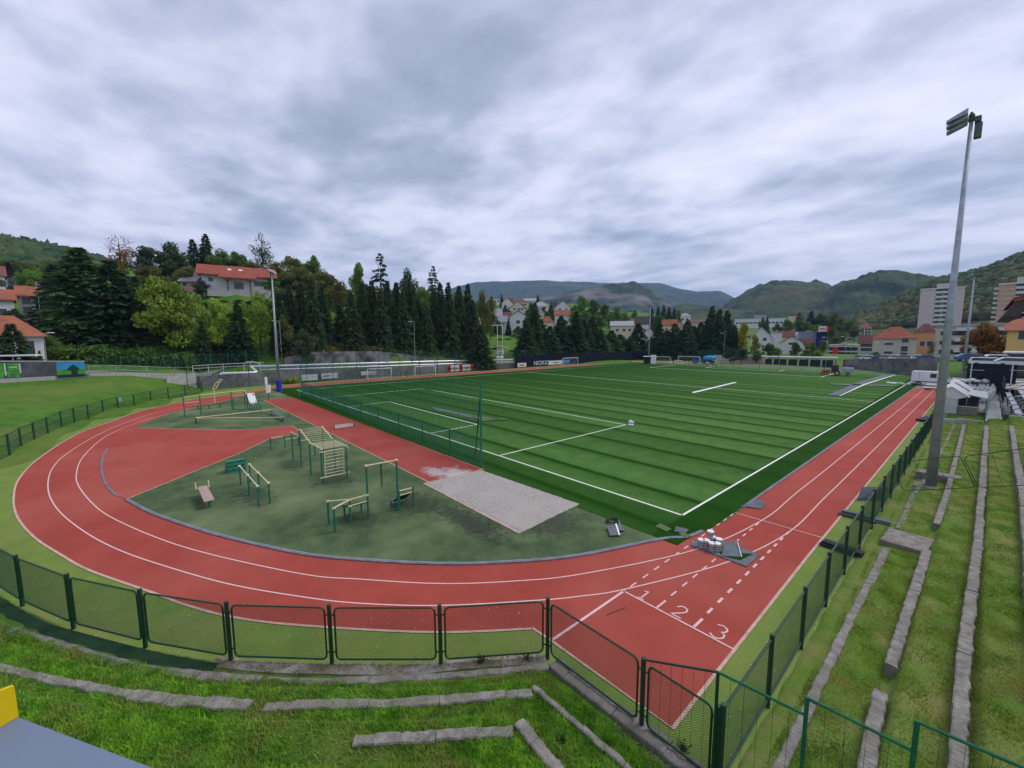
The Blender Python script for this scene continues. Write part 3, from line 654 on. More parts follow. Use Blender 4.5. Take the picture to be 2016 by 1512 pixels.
M['blade2']=mat('grass_blade_short',(.27,.40,.042),(.15,.26,.028),1.8,.7,trans=.3,lo=.42,hi=.58,c3=(.40,.36,.11),s3=.5)
blades('grass','short mossy grass on the straight terraces',200000,s2,(.025,.07),.0115,'blade2')

def weed(label,u,v,h,n,z=.05):
    x,y=G(u,v,z);P=[];V=[]
    for i in range(n):
        a=RNG.uniform(0,6.28);r=RNG.uniform(.02,.13);px_,py_=x+math.cos(a)*r*.4,y+math.sin(a)*r*.4;hh=h*RNG.uniform(.4,1);w=.012
        tx,ty=px_+math.cos(a)*r,py_+math.sin(a)*r;V+=[(px_-w,py_,z),(px_+w,py_,z),(tx,ty,z+hh)]
        for k in range(4):
            f=RNG.uniform(.3,1);q=(px_+(tx-px_)*f,py_+(ty-py_)*f,z+hh*f);b_=RNG.normal(0,.022,3);V+=[q,(q[0]+b_[0],q[1]+b_[1],q[2]+b_[2]),(q[0]+b_[1],q[1]+b_[2],q[2]+b_[0]+.02)]
    o=npmesh('weed',V,np.arange(len(V)).reshape(-1,3),M['weed'],tri=True);tag(o,label,'weed')
M['weed']=mat('weed_leaf',(.05,.10,.03),(.03,.07,.02),5,.8,trans=.2)
weed('dark leafy weed growing at the foot of the near fence, left one of two',945,1306,.30,26)
weed('dark leafy weed beside the fence corner post, right one of two',1036,1300,.22,18)
weed('bushy weed under the last panel of the near fence',1345,1480,.18,34)
weed('broad-leaved plant on the bank above the third step',1105,1460,.16,30,1.0)
def rrect(w,h,r,n=4):
    P=[]
    for cx,cz,a0 in ((w/2-r,h-r,0),(-w/2+r,h-r,90),(-w/2+r,r,180),(w/2-r,r,270)):
        for i in range(n+1):
            a=math.radians(a0+90*i/n);P.append((cx+r*math.cos(a),0,cz+r*math.sin(a)))
    return P
def wires_diag(mb,w,h,sp,r=.0032):
    k=int((w+h)/sp)+1
    for i in range(1,k):
        c=i*sp
        x0,z0=(c,0) if c<w else (w,c-w);x1,z1=(0,c) if c<h else (c-h,h)
        mb.tube((x0-w/2,0,z0),(x1-w/2,0,z1),r,3,cap=False);mb.tube((w/2-x0,.004,z0),(w/2-x1,.004,z1),r,3,cap=False)
def wires_grid(mb,w,h,sx_,sz,r=.002):
    for i in range(1,int(w/sx_)): mb.tube((-w/2+i*sx_,0,0),(-w/2+i*sx_,0,h),r,3,cap=False)
    for i in range(1,int(h/sz)): mb.tube((-w/2,.004,i*sz),(w/2,.004,i*sz),r,3,cap=False)
def place(mb2,src,p,ang,z): # transform local builder into world
    co_,si=math.cos(ang),math.sin(ang);mb2.add([(p[0]+x*co_-y*si,p[1]+x*si+y*co_,z+zz) for x,y,zz in src.v],src.f)
def panel_fence(label,P,h=1.77,gap=.13,z=0,kind='diag',pr=.055,frame=True,rails=None,sp=.055,group='green fences round the track'):
    t=thing('mesh_fence',label,'fence',(P[0][0],P[0][1],z),group=group)
    for i,(x,y) in enumerate(P):
        mb=MB()
        mb.tube((x,y,z-.1),(x,y,z+h),pr,8)
        mb.build('post',M['green'],t,smooth=False)
    for a,b in zip(P,P[1:]):
        L=math.dist(a,b);w=L-2*gap;ang=math.atan2(b[1]-a[1],b[0]-a[0]);c=((a[0]+b[0])/2,(a[1]+b[1])/2)
        hh=h-.1-.2
        if frame:
            f=MB();f.path(rrect(w,hh,.13),.026,6,closed=True)
            for sxn in (-1,1):
                for zz in (.22,hh-.2): f.tube((sxn*w/2,0,zz),(sxn*(w/2+gap),0,zz),.022,6)
            g=MB();place(g,f,c,ang,z+.2);g.build('panel_frame',M['green'],t)
            q=MB()
            if kind=='diag': wires_diag(q,w-.04,hh-.04,sp)
            else: wires_grid(q,w-.04,hh-.04,sp,sp)
            g=MB();place(g,q,c,ang,z+.22);g.build('wire_mesh',M['wire'],t)
        else:
            f=MB()
            for zz in rails: f.tube((-L/2,0,zz),(L/2,0,zz),.036,6)
            g=MB();place(g,f,c,ang,z);g.build('rail',M['green'],t)
            q=MB()
            if sp: 
                wires_grid(q,L-.1,h-.15,sp,sp,.005);g=MB();place(g,q,c,ang,z+.08);g.build('wire_mesh',M['wire'],t)
    return t
near=[(6.40,-11.5)]+FENCE[1:]+FGAP[:3]
panel_fence('dark green chain-link fence of round-cornered panels bending round the near end of the track',near)
P=[FGAP[2]]+FGAP[3:]+FL
far_f=[FGAP[2]]+FGAP[3:]
panel_fence('low dark green three-rail fence along the foot of the grass mound at the left',[FGAP[-1]]+FL,h=1.75,frame=False,rails=(.12,.95,1.68),sp=.10,pr=.07)
Pst=[(6.47+ (.0 if y<0 else K*y),y) for y in [-11.5+2.76*i for i in range(18)]]
panel_fence('green fine-mesh fence running straight beside the home straight towards the shelters',Pst,h=1.86,gap=.03,kind='grid',sp=.05)
# stepped wing fence at the near corner
t=thing('mesh_fence','tall stepped green wire fence climbing the terraces from the near corner post','fence',(6.4,-11.55,0),group='green fences across the terraces')
y=-11.56
posts=[(6.36,.0,2.48),(7.73,.3,2.93),(8.965,.9,3.44),(10.1,1.4,3.95)]
for x,z0,z1_ in posts: mb=MB();mb.tube((x,y,z0),(x,y,z1_),.032,8);mb.build('post',M['pgreen'] if x>7 else M['green'],t)
for (xa,xb,za,zb,lo) in ((4.80,6.36,1.76,2.47,.3),(6.36,7.73,2.47,2.60,.4),(7.73,8.96,2.91,2.97,.9),(8.965,10.1,3.42,3.52,1.4)):
    mb=MB();mb.tube((xa,y,za),(xb,y,zb),.024,8);mb.build('top_rail',M['pgreen'] if xa>6 else M['green'],t)
    mb=MB();n=max(3,int((xb-xa)/.22))
    for i in range(1,n): 
        x=xa+(xb-xa)*i/n;zt_=za+(zb-za)*i/n;mb.tube((x,y,lo),(x,y,zt_),.0035,4,cap=False)
    zz=lo+.1
    while zz<max(za,zb)-.05:
        x0=xa if zz<za else xa+(xb-xa)*(zz-za)/(zb-za+1e-6)
        mb.tube((x0,y,zz),(xb,y,zz+(zb-za)*0),.002,3,cap=False);zz+=.075
    mb.build('wire_mesh',M['wire'],t)
# wing fence further along, at the floodlight
t=thing('mesh_fence','thin green gate-like panels crossing the terraces in front of the near floodlight mast','fence',(6.9,11.6,0),group='green fences across the terraces')
def wing(p0,p1,p2,p3): # px corners: top-left, top-right, bottom-right, bottom-left on plane y=Yp
    Q=[PY(*p,11.6) for p in (p0,p1,p2,p3)];mb=MB();pts=[]
    for i in range(4):
        a,b,c=np.array(Q[i-1]),np.array(Q[i]),np.array(Q[(i+1)%4])
        for s,(q) in ((.16,a),): pts.append(tuple(b+(q-b)/np.linalg.norm(q-b)*.18))
        pts.append(tuple(b+((a-b)/np.linalg.norm(a-b)+(c-b)/np.linalg.norm(c-b))*.05));pts.append(tuple(b+(c-b)/np.linalg.norm(c-b)*.18))
    mb.path(pts,.02,6,closed=True);mb.build('panel_frame',M['green'],t)
    q=MB()
    for f in (.33,.66):
        a=np.array(Q[0])*(1-f)+np.array(Q[1])*f;b=np.array(Q[3])*(1-f)+np.array(Q[2])*f;q.tube(a,b,.009,5,cap=False)
    for f in np.arange(.04,1,.045):
        a=np.array(Q[0])*(1-f)+np.array(Q[3])*f;b=np.array(Q[1])*(1-f)+np.array(Q[2])*f;q.tube(a,b,.0016,3,cap=False)
    for f in np.arange(.03,1,.03):
        a=np.array(Q[0])*(1-f)+np.array(Q[1])*f;b=np.array(Q[3])*(1-f)+np.array(Q[2])*f;q.tube(a,b,.0016,3,cap=False)
    q.build('wire_mesh',M['wire'],t)
wing((1758,911),(1890,897),(1921,960),(1778,966));wing((1896,899),(2080,874),(2080,952),(1926,960))
# ---- floodlight masts ----
def mast(x,y,h,label,r=.30,heads=3,dirn=-1,pad=False,rot=0,box=True,z=0,s=.74):
    t=thing('floodlight_mast',label,'floodlight',(x,y,z),rot,group='tall floodlight masts round the pitch')
    mb=MB();mb.tube((0,0,-.1),(0,0,h-.2),r,20,r2=r*.30);mb.build('pole',M['galv'],t,local=True,smooth=True)
    mb=MB();mb.tube((0,-.8*s,h-.25),(0,.8*s,h-.25),.07,8);mb.box((0,0,h-.3),(.24,.34,.3),bev=.03);mb.build('cross_arm',M['grey'],t,local=True)
    if box:
        mb=MB();mb.box((-.28*dirn,.05,h-1.0),(.28,.36,.75),bev=.03);mb.box((-.24*dirn,.05,h-.45),(.24,.5,.28),bev=.03);mb.build('ballast_box',M['grey'],t,local=True)
    for i in range(heads):
        yy=(i-(heads-1)/2)*.52*s
        mb=MB();x0=dirn*.14;x1=dirn*1.22*s;zz=h-.05-.15*i
        # wedge shaped housing, thin outer lip
        w=.24*s
        V=[(x0,yy-w*.55,zz-.12),(x0,yy+w*.55,zz-.12),(x0,yy+w*.55,zz+.16),(x0,yy-w*.55,zz+.16),(x1,yy-w,zz-.36),(x1,yy+w,zz-.36),(x1,yy+w,zz-.24),(x1,yy-w,zz-.24)]
        F=[(0,3,2,1),(4,5,6,7),(0,1,5,4),(3,7,6,2),(1,2,6,5),(0,4,7,3)]
        mb.add(V,F);l=mb.build('lamp_head',M['galv'],t,local=True)
        g=MB();g.add([(x0+dirn*.1,yy-w*.5,zz-.165),(x0+dirn*.1,yy+w*.5,zz-.165),(x1-dirn*.06,yy+w*.85,zz-.37),(x1-dirn*.06,yy-w*.85,zz-.37)],[(0,1,2,3)] if dirn<0 else [(3,2,1,0)]);g.build('lens',M['glass'],l,local=True)
    if pad:
        mb=MB();mb.tube((0,0,.02),(0,0,1.9),.42,16);mb.build('crash_pad',M['blue'],t,local=True)
    mb=MB();mb.box((0,0,.0),(r*2.6,r*2.6,.16),bev=.03);mb.build('foot_plate',M['galv'],t,local=True)
    return t
mast(7.9,14.36,20.4,'huge galvanised floodlight mast rising from the terrace at the right foreground',.25,3,-1)
mast(-66.66,-2.82,19.6,'floodlight mast with blue crash pad round its foot at the left',.26,3,1,pad=True)
mast(-70.33,118.1,20.6,'far floodlight mast standing behind the distant pitch corner',.22,3,1,pad=True)
mast(7.36,108.34,21.4,'second floodlight mast beyond the white van at the right',.30,3,-1)
mb=MB();mb.box((8.1,15.9,.25),(1.9,.8,.6),0,.04);mb.box((7.75,14.1,.02),(1.1,1.1,.28),0,.03);o=mb.build('mast_footing',M['conc']);tag(o,'cast concrete footing block under the near floodlight mast','concrete block')
# ---- exercise equipment ----
def tb(t,name,segs,r,m,n=8):
    mb=MB()
    for a,b in segs: mb.tube(a,b,r,n)
    return mb.build(name,m,t)
def post(t,x,y,h,r=.045,m='teal',z0=-.02):
    o=tb(t,'post',[((x,y,z0),(x,y,h))],r,M[m]);return o
def clampc(t,pts):
    mb=MB()
    for p in pts: mb.box(p,(.13,.13,.10),0,.015)
    mb.build('clamp',M['cream'],t)
gX='outdoor exercise frames on the turf infield'
t=thing('parallel_bars','pair of cream parallel bars on six green posts beside the teal step box','exercise bars',(-17.4,-15,0),group=gX)
A_=[(-19.52,-15.34,1.19),(-17.28,-15.28,1.18),(-15.19,-15.2,1.1)];B_=[(-19.61,-14.82,1.17),(-17.43,-14.76,1.17),(-15.21,-14.69,1.14)]
for L in (A_,B_):
    for x,y,h in L: post(t,x,y,h+.03)
    tb(t,'bar',[(L[0][:3],L[1][:3]),(L[1],L[2])],.032,M['cream'])
clampc(t,A_+B_)
t=thing('low_hurdle_bars','row of three stepped cream bars of falling height by the red area edge','exercise bars',(-27.3,-11.1,0),group=gX)
for x,y,h in ((-27.36,-12.13,.97),(-27.29,-11.14,1.0),(-27.16,-10.17,.75),(-27.1,-9.2,.5)): post(t,x,y,h)
tb(t,'bar',[((-27.36,-12.15,.94),(-27.29,-11.1,.97))],.03,M['cream']);tb(t,'bar',[((-27.29,-11.14,.68),(-27.16,-10.15,.70))],.03,M['cream']);tb(t,'bar',[((-27.16,-10.17,.40),(-27.1,-9.2,.42))],.03,M['cream'])
# climbing frame
t=thing('climbing_frame','large cream and green climbing frame with sloping monkey bars and a ladder','climbing frame',(-18.5,-11,0),group=gX)
HP=[(-22.79,-11.67,2.15),(-20.87,-11.63,2.65),(-18.56,-11.68,2.2),(-16.45,-11.64,2.2),(-16.31,-10.21,2.2),(-18.3,-10.26,2.2),(-20.75,-10.2,2.65),(-23.2,-10.08,.95)]
for x,y,h in HP: post(t,x,y,h,.05)
z2a,z2b=2.62,2.15
tb(t,'bar',[((-22.79,-11.67,2.10),(-20.87,-11.63,2.15))],.03,M['cream'])
rail=[((-20.87,-11.6),(-20.75,-10.2),2.62),((-18.56,-11.62),(-18.35,-10.26),2.12),((-16.45,-11.6),(-16.31,-10.25),2.16)]
for k in (0,1):
    tb(t,'side_rail',[((*rail[0][k],2.62),(*rail[1][k],2.12)),((*rail[1][k],2.12),(*rail[2][k],2.16))],.035,M['cream'])
def lerp(a,b,f): return tuple(a[i]+(b[i]-a[i])*f for i in range(len(a)))
for (a0,a1,za),(b0,b1,zb),n in ((rail[0],rail[1],8),(rail[1],rail[2],9)):
    for i in range(n+1):
        f=i/n;p=lerp(a0,b0,f);q=lerp(a1,b1,f);zz=za+(zb-za)*f;tb(t,'rung',[((*p,zz),(*q,zz))],.014,M['cream'],6)
X0=-16.36
for yy in (-11.48,-10.38): tb(t,'ladder_side',[((X0,yy,1.98),(X0,yy,.42))],.026,M['cream'])
for i in range(7): tb(t,'rung',[((X0,-11.48,.62+i*.2),(X0,-10.38,.62+i*.2))],.018,M['cream'],6)
for zz in (1.98,.42): tb(t,'cross_bar',[((X0,-11.78,zz),(X0,-10.05,zz))],.032,M['cream'])
clampc(t,[(-22.79,-11.67,2.1),(-20.87,-11.63,2.6),(-18.56,-11.65,2.12),(-16.45,-11.62,2.14),(-16.31,-10.21,2.14),(-20.75,-10.2,2.6)])
# ring frame and dip bars
t=thing('ring_frame','tall green bar frame with hanging dark straps, nearest the sand pit','exercise frame',(-9.87,-10.8,0),group=gX)
post(t,-9.92,-11.55,2.68,.05);post(t,-9.81,-10.05,2.68,.05)
tb(t,'bar',[((-9.93,-11.6,2.64),(-9.80,-10.0,2.64))],.033,M['cream']);clampc(t,[(-9.92,-11.55,2.64),(-9.81,-10.05,2.64)])
for yy in (-10.88,-10.82): tb(t,'strap',[((-9.87,yy,2.6),(-9.87,yy+.02,1.55))],.018,M['dark'])
tb(t,'ring',[((-9.87,-10.9,1.55),(-9.87,-10.78,1.50)),((-9.87,-10.9,1.45),(-9.87,-10.78,1.42))],.018,M['dark'])
t=thing('dip_bars','low angled cream bars with a small bench before the tall strap frame','exercise bars',(-10.2,-12.6,0),group=gX)
for x,y,h in ((-10.53,-13.2,1.2),(-9.52,-13.26,1.2),(-9.97,-12.39,1.22)): post(t,x,y,h,.05)
tb(t,'bar',[((-10.53,-13.25,1.15),(-9.97,-12.35,1.17))],.033,M['cream']);tb(t,'bar',[((-9.52,-13.3,1.15),(-9.97,-12.35,1.17))],.033,M['cream']);tb(t,'bar',[((-9.97,-12.45,1.17),(-9.92,-11.5,1.2))],.033,M['cream'])
tb(t,'bar',[((-9.97,-12.45,.86),(-9.92,-11.5,.9))],.033,M['cream']);clampc(t,[(-10.53,-13.2,1.15),(-9.52,-13.26,1.15),(-9.97,-12.39,1.17),(-9.97,-12.39,.86),(-9.92,-11.58,1.2)])
for x,y,h in ((-10.94,-12.33,.52),(-10.84,-11.52,.48)): post(t,x,y,h,.045)
mb=MB();mb.add([(-10.98,-12.42,.52),(-10.88,-11.45,.52),(-9.98,-11.5,.80),(-10.0,-12.4,.80),(-10.98,-12.42,.56),(-10.88,-11.45,.56),(-9.98,-11.5,.84),(-10.0,-12.4,.84)],[(0,1,2,3),(7,6,5,4),(0,4,5,1),(1,5,6,2),(2,6,7,3),(3,7,4,0)]);mb.build('bench_board',M['dark'],t)
t=thing('situp_bench','black inclined sit-up board between green posts beside the sand pit','sit-up bench',(-10.2,-9.6,0),group=gX)
post(t,-9.81,-9.98,1.05,.05);post(t,-9.77,-9.22,1.12,.05);post(t,-10.69,-10.0,.25,.045);post(t,-10.68,-9.14,.2,.045)
tb(t,'bar',[((-9.81,-10.02,1.02),(-9.77,-9.18,1.02))],.033,M['cream']);tb(t,'bar',[((-9.81,-10.02,.78),(-9.77,-9.18,.8))],.033,M['cream'])
tb(t,'bar',[((-10.69,-10.0,.15),(-10.68,-9.1,.15))],.03,M['galv'])
mb=MB();mb.add([(-10.72,-9.9,.14),(-10.7,-9.2,.14),(-9.84,-9.25,.76),(-9.86,-9.9,.76),(-10.72,-9.9,.19),(-10.7,-9.2,.19),(-9.84,-9.25,.81),(-9.86,-9.9,.81)],[(0,1,2,3),(7,6,5,4),(0,4,5,1),(1,5,6,2),(2,6,7,3),(3,7,4,0)]);mb.build('board',M['black'],t)
t=thing('situp_bench','pinkish slanted sit-up board with two cream foot hooks, left of the parallel bars','sit-up bench',(-17.8,-17.2,0),group=gX)
mb=MB();a=(-16.62,-17.33,.40);V=[(-19.0,-17.42,.52),(-16.55,-17.36,.40),(-16.55,-16.92,.40),(-19.0,-17.0,.52)];V+=[(x,y,z+.05) for x,y,z in V]
mb.add(V,[(3,2,1,0),(4,5,6,7),(0,1,5,4),(1,2,6,5),(2,3,7,6),(3,0,4,7)]);mb.build('board',M['wood'],t)
post(t,-16.72,-17.13,.4,.06);post(t,-18.9,-17.2,.5,.06)
for yy in (-17.5,-16.92): tb(t,'foot_hook',[((-18.9,yy,.45),(-19.0,yy,.85))],.03,M['cream'])
tb(t,'foot_hook',[((-18.9,-17.5,.5),(-18.9,-16.9,.5))],.025,M['cream'])
t=thing('step_box','teal wooden step box with pale tread edges at the edge of the red area','step box',(-23.0,-15.4,0),group=gX)
mb=MB();c=(-22.9,-15.1)
V=[];ang=math.atan2(CY-c[1],CX-c[0])
def loc2(a,b): co_,si=math.cos(.05),math.sin(.05);return (c[0]+a*co_-b*si,c[1]+a*si+b*co_)
for b in (-.5,.5):
    for a,z in ((.45,0),(.3,.75),(-.1,.78),(-.75,.0)): V.append((*loc2(a,b),z))
mb.add(V,[(0,1,2,3),(7,6,5,4),(0,4,5,1),(1,5,6,2),(2,6,7,3),(3,7,4,0)]);mb.build('box_body',M['teal'],t)
for i,z in enumerate((.24,.50,.76)): tb(t,'tread',[((*loc2(.47-.2*z,-.5),z),(*loc2(.47-.2*z,.5),z))],.028,M['pgreen'])
t=thing('hurdle_board','low white board hurdle standing on the red runway','hurdle',(-31.4,-5,0))
mb=MB();mb.box((-31.4,-4.97,.26),(.04,1.85,.32),.04);mb.build('board',M['sheet'],t)
for y in (-5.91,-4.03): tb(t,'post',[((-31.4,y,0),(-31.4,y,.45))],.035,M['dark'])
tb(t,'top_strip',[((-31.4,-5.9,.43),(-31.4,-4.05,.43))],.015,M['edge'])
# far island
t=thing('pull_up_bars','long cream pull-up bar on tall green posts at the back of the far island','exercise bars',(-50,-13,0),group=gX)
pp=[(-49.63,-16.09,2.3),(-49.72,-14.61,2.33),(-51.53,-11.37,2.3),(-51.08,-11.25,1.5),(-52.28,-9.88,2.25)]
for x,y,h in pp: post(t,x,y,h,.06)
tb(t,'bar',[((-49.63,-16.1,2.26),(-49.72,-14.6,2.3)),((-49.72,-14.6,2.3),(-51.53,-11.37,2.27))],.042,M['cream']);tb(t,'bar',[((-51.53,-11.37,2.27),(-52.28,-9.88,2.22)),((-52.28,-9.88,2.22),(-50.82,-9.85,1.95))],.042,M['cream'])
tb(t,'bar',[((-49.63,-16.1,1.55),(-49.72,-14.6,1.6))],.036,M['cream']);tb(t,'bar',[((-51.1,-11.3,1.75),(-50.9,-9.85,1.8))],.03,M['cream'])
t=thing('incline_board','white slanted board on descending green posts, right of the far pull-up bars','exercise board',(-49,-9.8,0),group=gX)
for x,y,h in ((-50.82,-9.85,1.9),(-49.74,-9.8,1.08),(-48.39,-9.79,1.05),(-46.56,-9.88,1.02)): post(t,x,y,h,.06);post(t,x,y+.7,h,.06)
mb=MB();V=[(-51.2,-9.8,1.95),(-49.6,-9.8,.9),(-49.6,-9.0,.9),(-51.2,-9.0,1.95)];V+=[(x,y,z-.06) for x,y,z in V];mb.add(V,[(0,1,2,3),(7,6,5,4),(0,4,5,1),(1,5,6,2),(2,6,7,3),(3,7,4,0)]);mb.build('board',M['sheet'],t)
tb(t,'bar',[((-49.74,-9.8,1.08),(-46.56,-9.88,1.02))],.035,M['cream'])
t=thing('balance_bench','long low green bench behind the far pull-up bars','bench',(-54.4,-13.3,0),group=gX)
mb=MB();mb.box((-54.5,-13.4,.5),(.35,3.4,.07),.15,.01);mb.build('seat',M['pgreen'],t)
for x,y in ((-54.43,-14.5),(-54.32,-13.39),(-55.0,-12.2)): tb(t,'leg',[((x,y,0),(x,y,.5))],.05,M['green'])
t=thing('chain_target','cream post topped by a leaning zigzag loop behind the far benches','exercise post',(-60.34,-12.16,0),group=gX)
tb(t,'post',[((-60.34,-12.16,0),(-60.4,-12.2,2.0))],.06,M['cream'])
mb=MB();mb.path([(-60.4,-12.3,1.95),(-60.5,-11.9,2.6),(-60.6,-11.3,3.15),(-60.6,-11.05,3.1),(-60.5,-11.5,2.6),(-60.4,-11.95,1.9)],.05,6,closed=True);mb.tube((-60.45,-12.1,2.3),(-60.45,-11.7,2.25),.035);mb.tube((-60.5,-11.85,2.75),(-60.5,-11.4,2.7),.035);mb.build('loop',M['cream'],t)
for P,lab in (([(-44.36,-15.52,.58),(-44.95,-8.46,.5)],'long low cream balance beam, rear one of the pair forming a V'),([(-44.2,-15.5,.56),(-38.81,-8.69,.52)],'long low cream balance beam, front one of the pair forming a V')):
    t=thing('balance_beam',lab,'balance beam',(P[0][0],P[0][1],0),group=gX)
    tb(t,'beam',[(P[0],P[1])],.045,M['cream'])
    for p in P: tb(t,'leg',[((p[0],p[1],0),p)],.05,M['green'])
t=thing('balance_beam','short grey plank beam joining the open ends of the V-shaped beams','balance beam',(-42,-8.6,0),group=gX)
mb=MB();mb.add([(-44.9,-8.6,.36),(-38.9,-8.6,.36),(-38.9,-8.25,.36),(-44.9,-8.25,.36),(-44.9,-8.6,.43),(-38.9,-8.6,.43),(-38.9,-8.25,.43),(-44.9,-8.25,.43)],[(3,2,1,0),(4,5,6,7),(0,1,5,4),(1,2,6,5),(2,3,7,6),(3,0,4,7)]);mb.build('plank',M['grey'],t)
for x in (-44.7,-39.1): tb(t,'leg',[((x,-8.42,0),(x,-8.42,.36))],.09,M['galv'])
t=thing('notice_board','white notice board on a green post beside the blue-padded mast','sign',(-57.86,-6.13,0))
tb(t,'post',[((-57.86,-6.13,0),(-57.86,-6.13,1.2))],.05,M['green'])
mb=MB();mb.box((-57.86,-6.1,1.6),(.06,.95,1.1),.75,.01);mb.build('board',M['sheet'],t)
mb=MB();mb.box((-57.9,-6.3,2.75),(.06,.5,1.1),.75,.01);mb.build('upper_board',M['sheet'],t)
mb=MB()
for i in range(5): mb.box((-57.80,-6.14,1.3+.16*i),(.03,.6,.03),.75)
mb.build('printed_lines',M['grey'],t)
t=thing('small_sign','small blank white plate hung on the left fence','sign',(*G(240,790),0))
x,y=G(240,806);mb=MB();mb.box((x,y-.1,1.2),(.9,.05,.7),.3,.01);mb.build('plate',M['sheet'],t)
# ---- ball stop net behind the goal line ----
t=thing('ball_stop_net','long green ball-stop net on poles behind the near goal line','net',(-36,-1.4,0))
NP=[G(948,922)]+[G(*p) for p in ((878,898),(816,873),(768,853),(728,832),(684,815),(660,806),(635,797),(614,788),(596,781))]
NP=[];
for i,(u,v) in enumerate([(948,921),(875,893),(814,868),(766,848),(725,830),(687,815),(660,804),(634,793),(613,784),(595,777)]): NP.append(G(u,v))
a,b=np.array(NP[0]),np.array(G(595,778))
NP=[tuple(a+(b-a)*f) for f in (0,.085,.175,.27,.37,.47,.575,.68,.785,.89,1)]
for i,(x,y) in enumerate(NP):
    hi=(i in (0,10));tb(t,'post',[((x,y,-.05),(x,y,5.9 if hi else 2.0))],.07 if hi else .045,M['teal'] if hi else M['pgreen'])
    if hi or i%2==0: 
        pass
tb(t,'brace',[((NP[0][0],NP[0][1],5.2),(NP[0][0]-2.6,NP[0][1]+1.4,.0))],.045,M['green']);tb(t,'brace',[((NP[10][0],NP[10][1],4.),(NP[10][0]+2.2,NP[10][1]-1.,.0))],.05,M['wire2'])
tb(t,'top_cable',[((NP[0][0],NP[0][1],5.85),(NP[10][0],NP[10][1],5.85))],.010,M['wire2'],4)
def netgrid(t,name,a,b,z0,z1,sxx,sz,r,m):
    L=math.dist(a,b);mb=MB();n=int(L/sxx)
    for i in range(n+1):
        p=lerp(a,b,i/n);mb.tube((*p,z0),(*p,z1),r,3,cap=False)
    k=int((z1-z0)/sz)
    for i in range(k+1):
        z=z0+(z1-z0)*i/k;pts=[]
        for j in range(11): pts.append((*lerp(a,b,j/10),z-.05*math.sin(math.pi*j/10*4)**2))
        for p,q in zip(pts,pts[1:]): mb.tube(p,q,r,3,cap=False)
    return mb.build(name,m,t)
netgrid(t,'lower_mesh',NP[0],NP[10],.05,1.95,.11,.085,.0085,M['wire2'])
netgrid(t,'upper_net',NP[0],NP[10],2.0,5.8,.9,.155,.0115,M['wire2'])
# small fence-foot fabric (shows as darker green strip)
# ---- tall thin fence behind the left bend and along the far straight ----
t=thing('tall_fence','tall thin dark green wire fence with slender posts beyond the left bend and back straight','fence',(-79.2,0,0))
TP=[G(365,779.8),G(398,772.8)];TP=[(-76.2,-14.0),(-77.6,-9.5),(-78.6,-5),(-79.2,0)]+[(-79.3,5*i) for i in range(1,13)]
for x,y in TP: tb(t,'post',[((x,y,-.1),(x,y,4.3))],.055,M['green'],6)
for p,q in zip(TP,TP[1:]):
    mb=MB()
    for z in (.15,1.1,4.2): mb.tube((*p,z),(*q,z),.018,4,cap=False)
    n=int(math.dist(p,q)/.35)
    for i in range(1,n): mb.tube((*lerp(p,q,i/n),.1),(*lerp(p,q,i/n),4.2),.005,3,cap=False)
    for i in range(1,12): mb.tube((*p,.35*i),(*q,.35*i),.005,3,cap=False)
    mb.build('wire_mesh',M['wire'],t)
tb(t,'brace',[((-78.0,-8,3.9),(-77.2,-14.5,.3))],.05,M['green'])
# ---- loose material on and round the near corner ----
def slab(P,z0,z1): 
    mb=MB();return mb.prism(P,z0,z1)
zt=.045
o=slab([(1.66,-1.95),(2.45,-1.2),(3.95,-1.3),(3.92,-2.64),(1.75,-2.6)],.022,.055).build('rubber_mat',M['grey']);tag(o,'grey green-edged rubber mat lying across the lanes beneath the tubs','mat')
o=slab([(2.75,-2.3),(3.75,-1.5),(3.6,-2.35),(3.05,-2.55)],.056,.070).build('turf_offcut',M['pitch']);tag(o,'dark green turf offcut on the grey mat under the tilted grey sheet','turf piece')
mb=MB();V=[(2.62,-2.38,.075),(2.72,-1.75,.35),(3.28,-1.72,.30),(3.38,-2.42,.075)]
V=[(*G(1420,1094,.08),.08),(*G(1428,1068,.22),.22),(*G(1452,1064,.24),.24),(*G(1462,1096,.08),.08)];V+=[(x,y,z-.02) for x,y,z in V]
mb.add(V,[(0,1,2,3),(7,6,5,4),(0,4,5,1),(1,5,6,2),(2,6,7,3),(3,7,4,0)]);o=mb.build('grey_sheet',M['grey']);tag(o,'tilted grey backing sheet leaning on the dark turf offcut','sheet')
mb=MB();a=(*G(1452,1068,.25),.25);b=(*G(1460,1096,.085),.085);mb.tube(a,b,.018,4);o=mb.build('white_strip',M['white']);tag(o,'white line strip along the edge of the tilted grey sheet','strip')
def tub(x,y,z,label,h=.29):
    t=thing('plastic_tub',label,'tub',(x,y,z),RNG.random()*3,group='plastic tubs on the grey mat')
    mb=MB();mb.tube((0,0,0),(0,0,h),.112,14,r2=.128);mb.build('body',M['w_grey'],t,local=True)
    mb=MB();mb.tube((0,0,h),(0,0,h+.035),.137,14);mb.build('lid',M['paint'],t,local=True)
    mb=MB();mb.tube((0,0,h*.62),(0,0,h*.68),.132,14);mb.tube((0,0,h*.3),(0,0,h*.36),.125,14);mb.build('band',M['dark'],t,local=True)
    return t
TL=[((1390,1073),.055,'light plastic tub at the left rear of the cluster on the mat'),((1401,1079),.055,'light plastic tub, nearest the camera in the cluster'),((1412,1080),.055,'light plastic tub at the right front beside the grey sheet'),((1402,1066),.055,'light plastic tub in the middle of the cluster'),((1415,1071),.055,'light plastic tub at the right rear of the cluster'),((1380,1072),.055,'plastic tub lying furthest left on the mat edge')]
for (u,v),z,l in TL: x,y=G(u,v+4,z);tub(x,y,z,l)
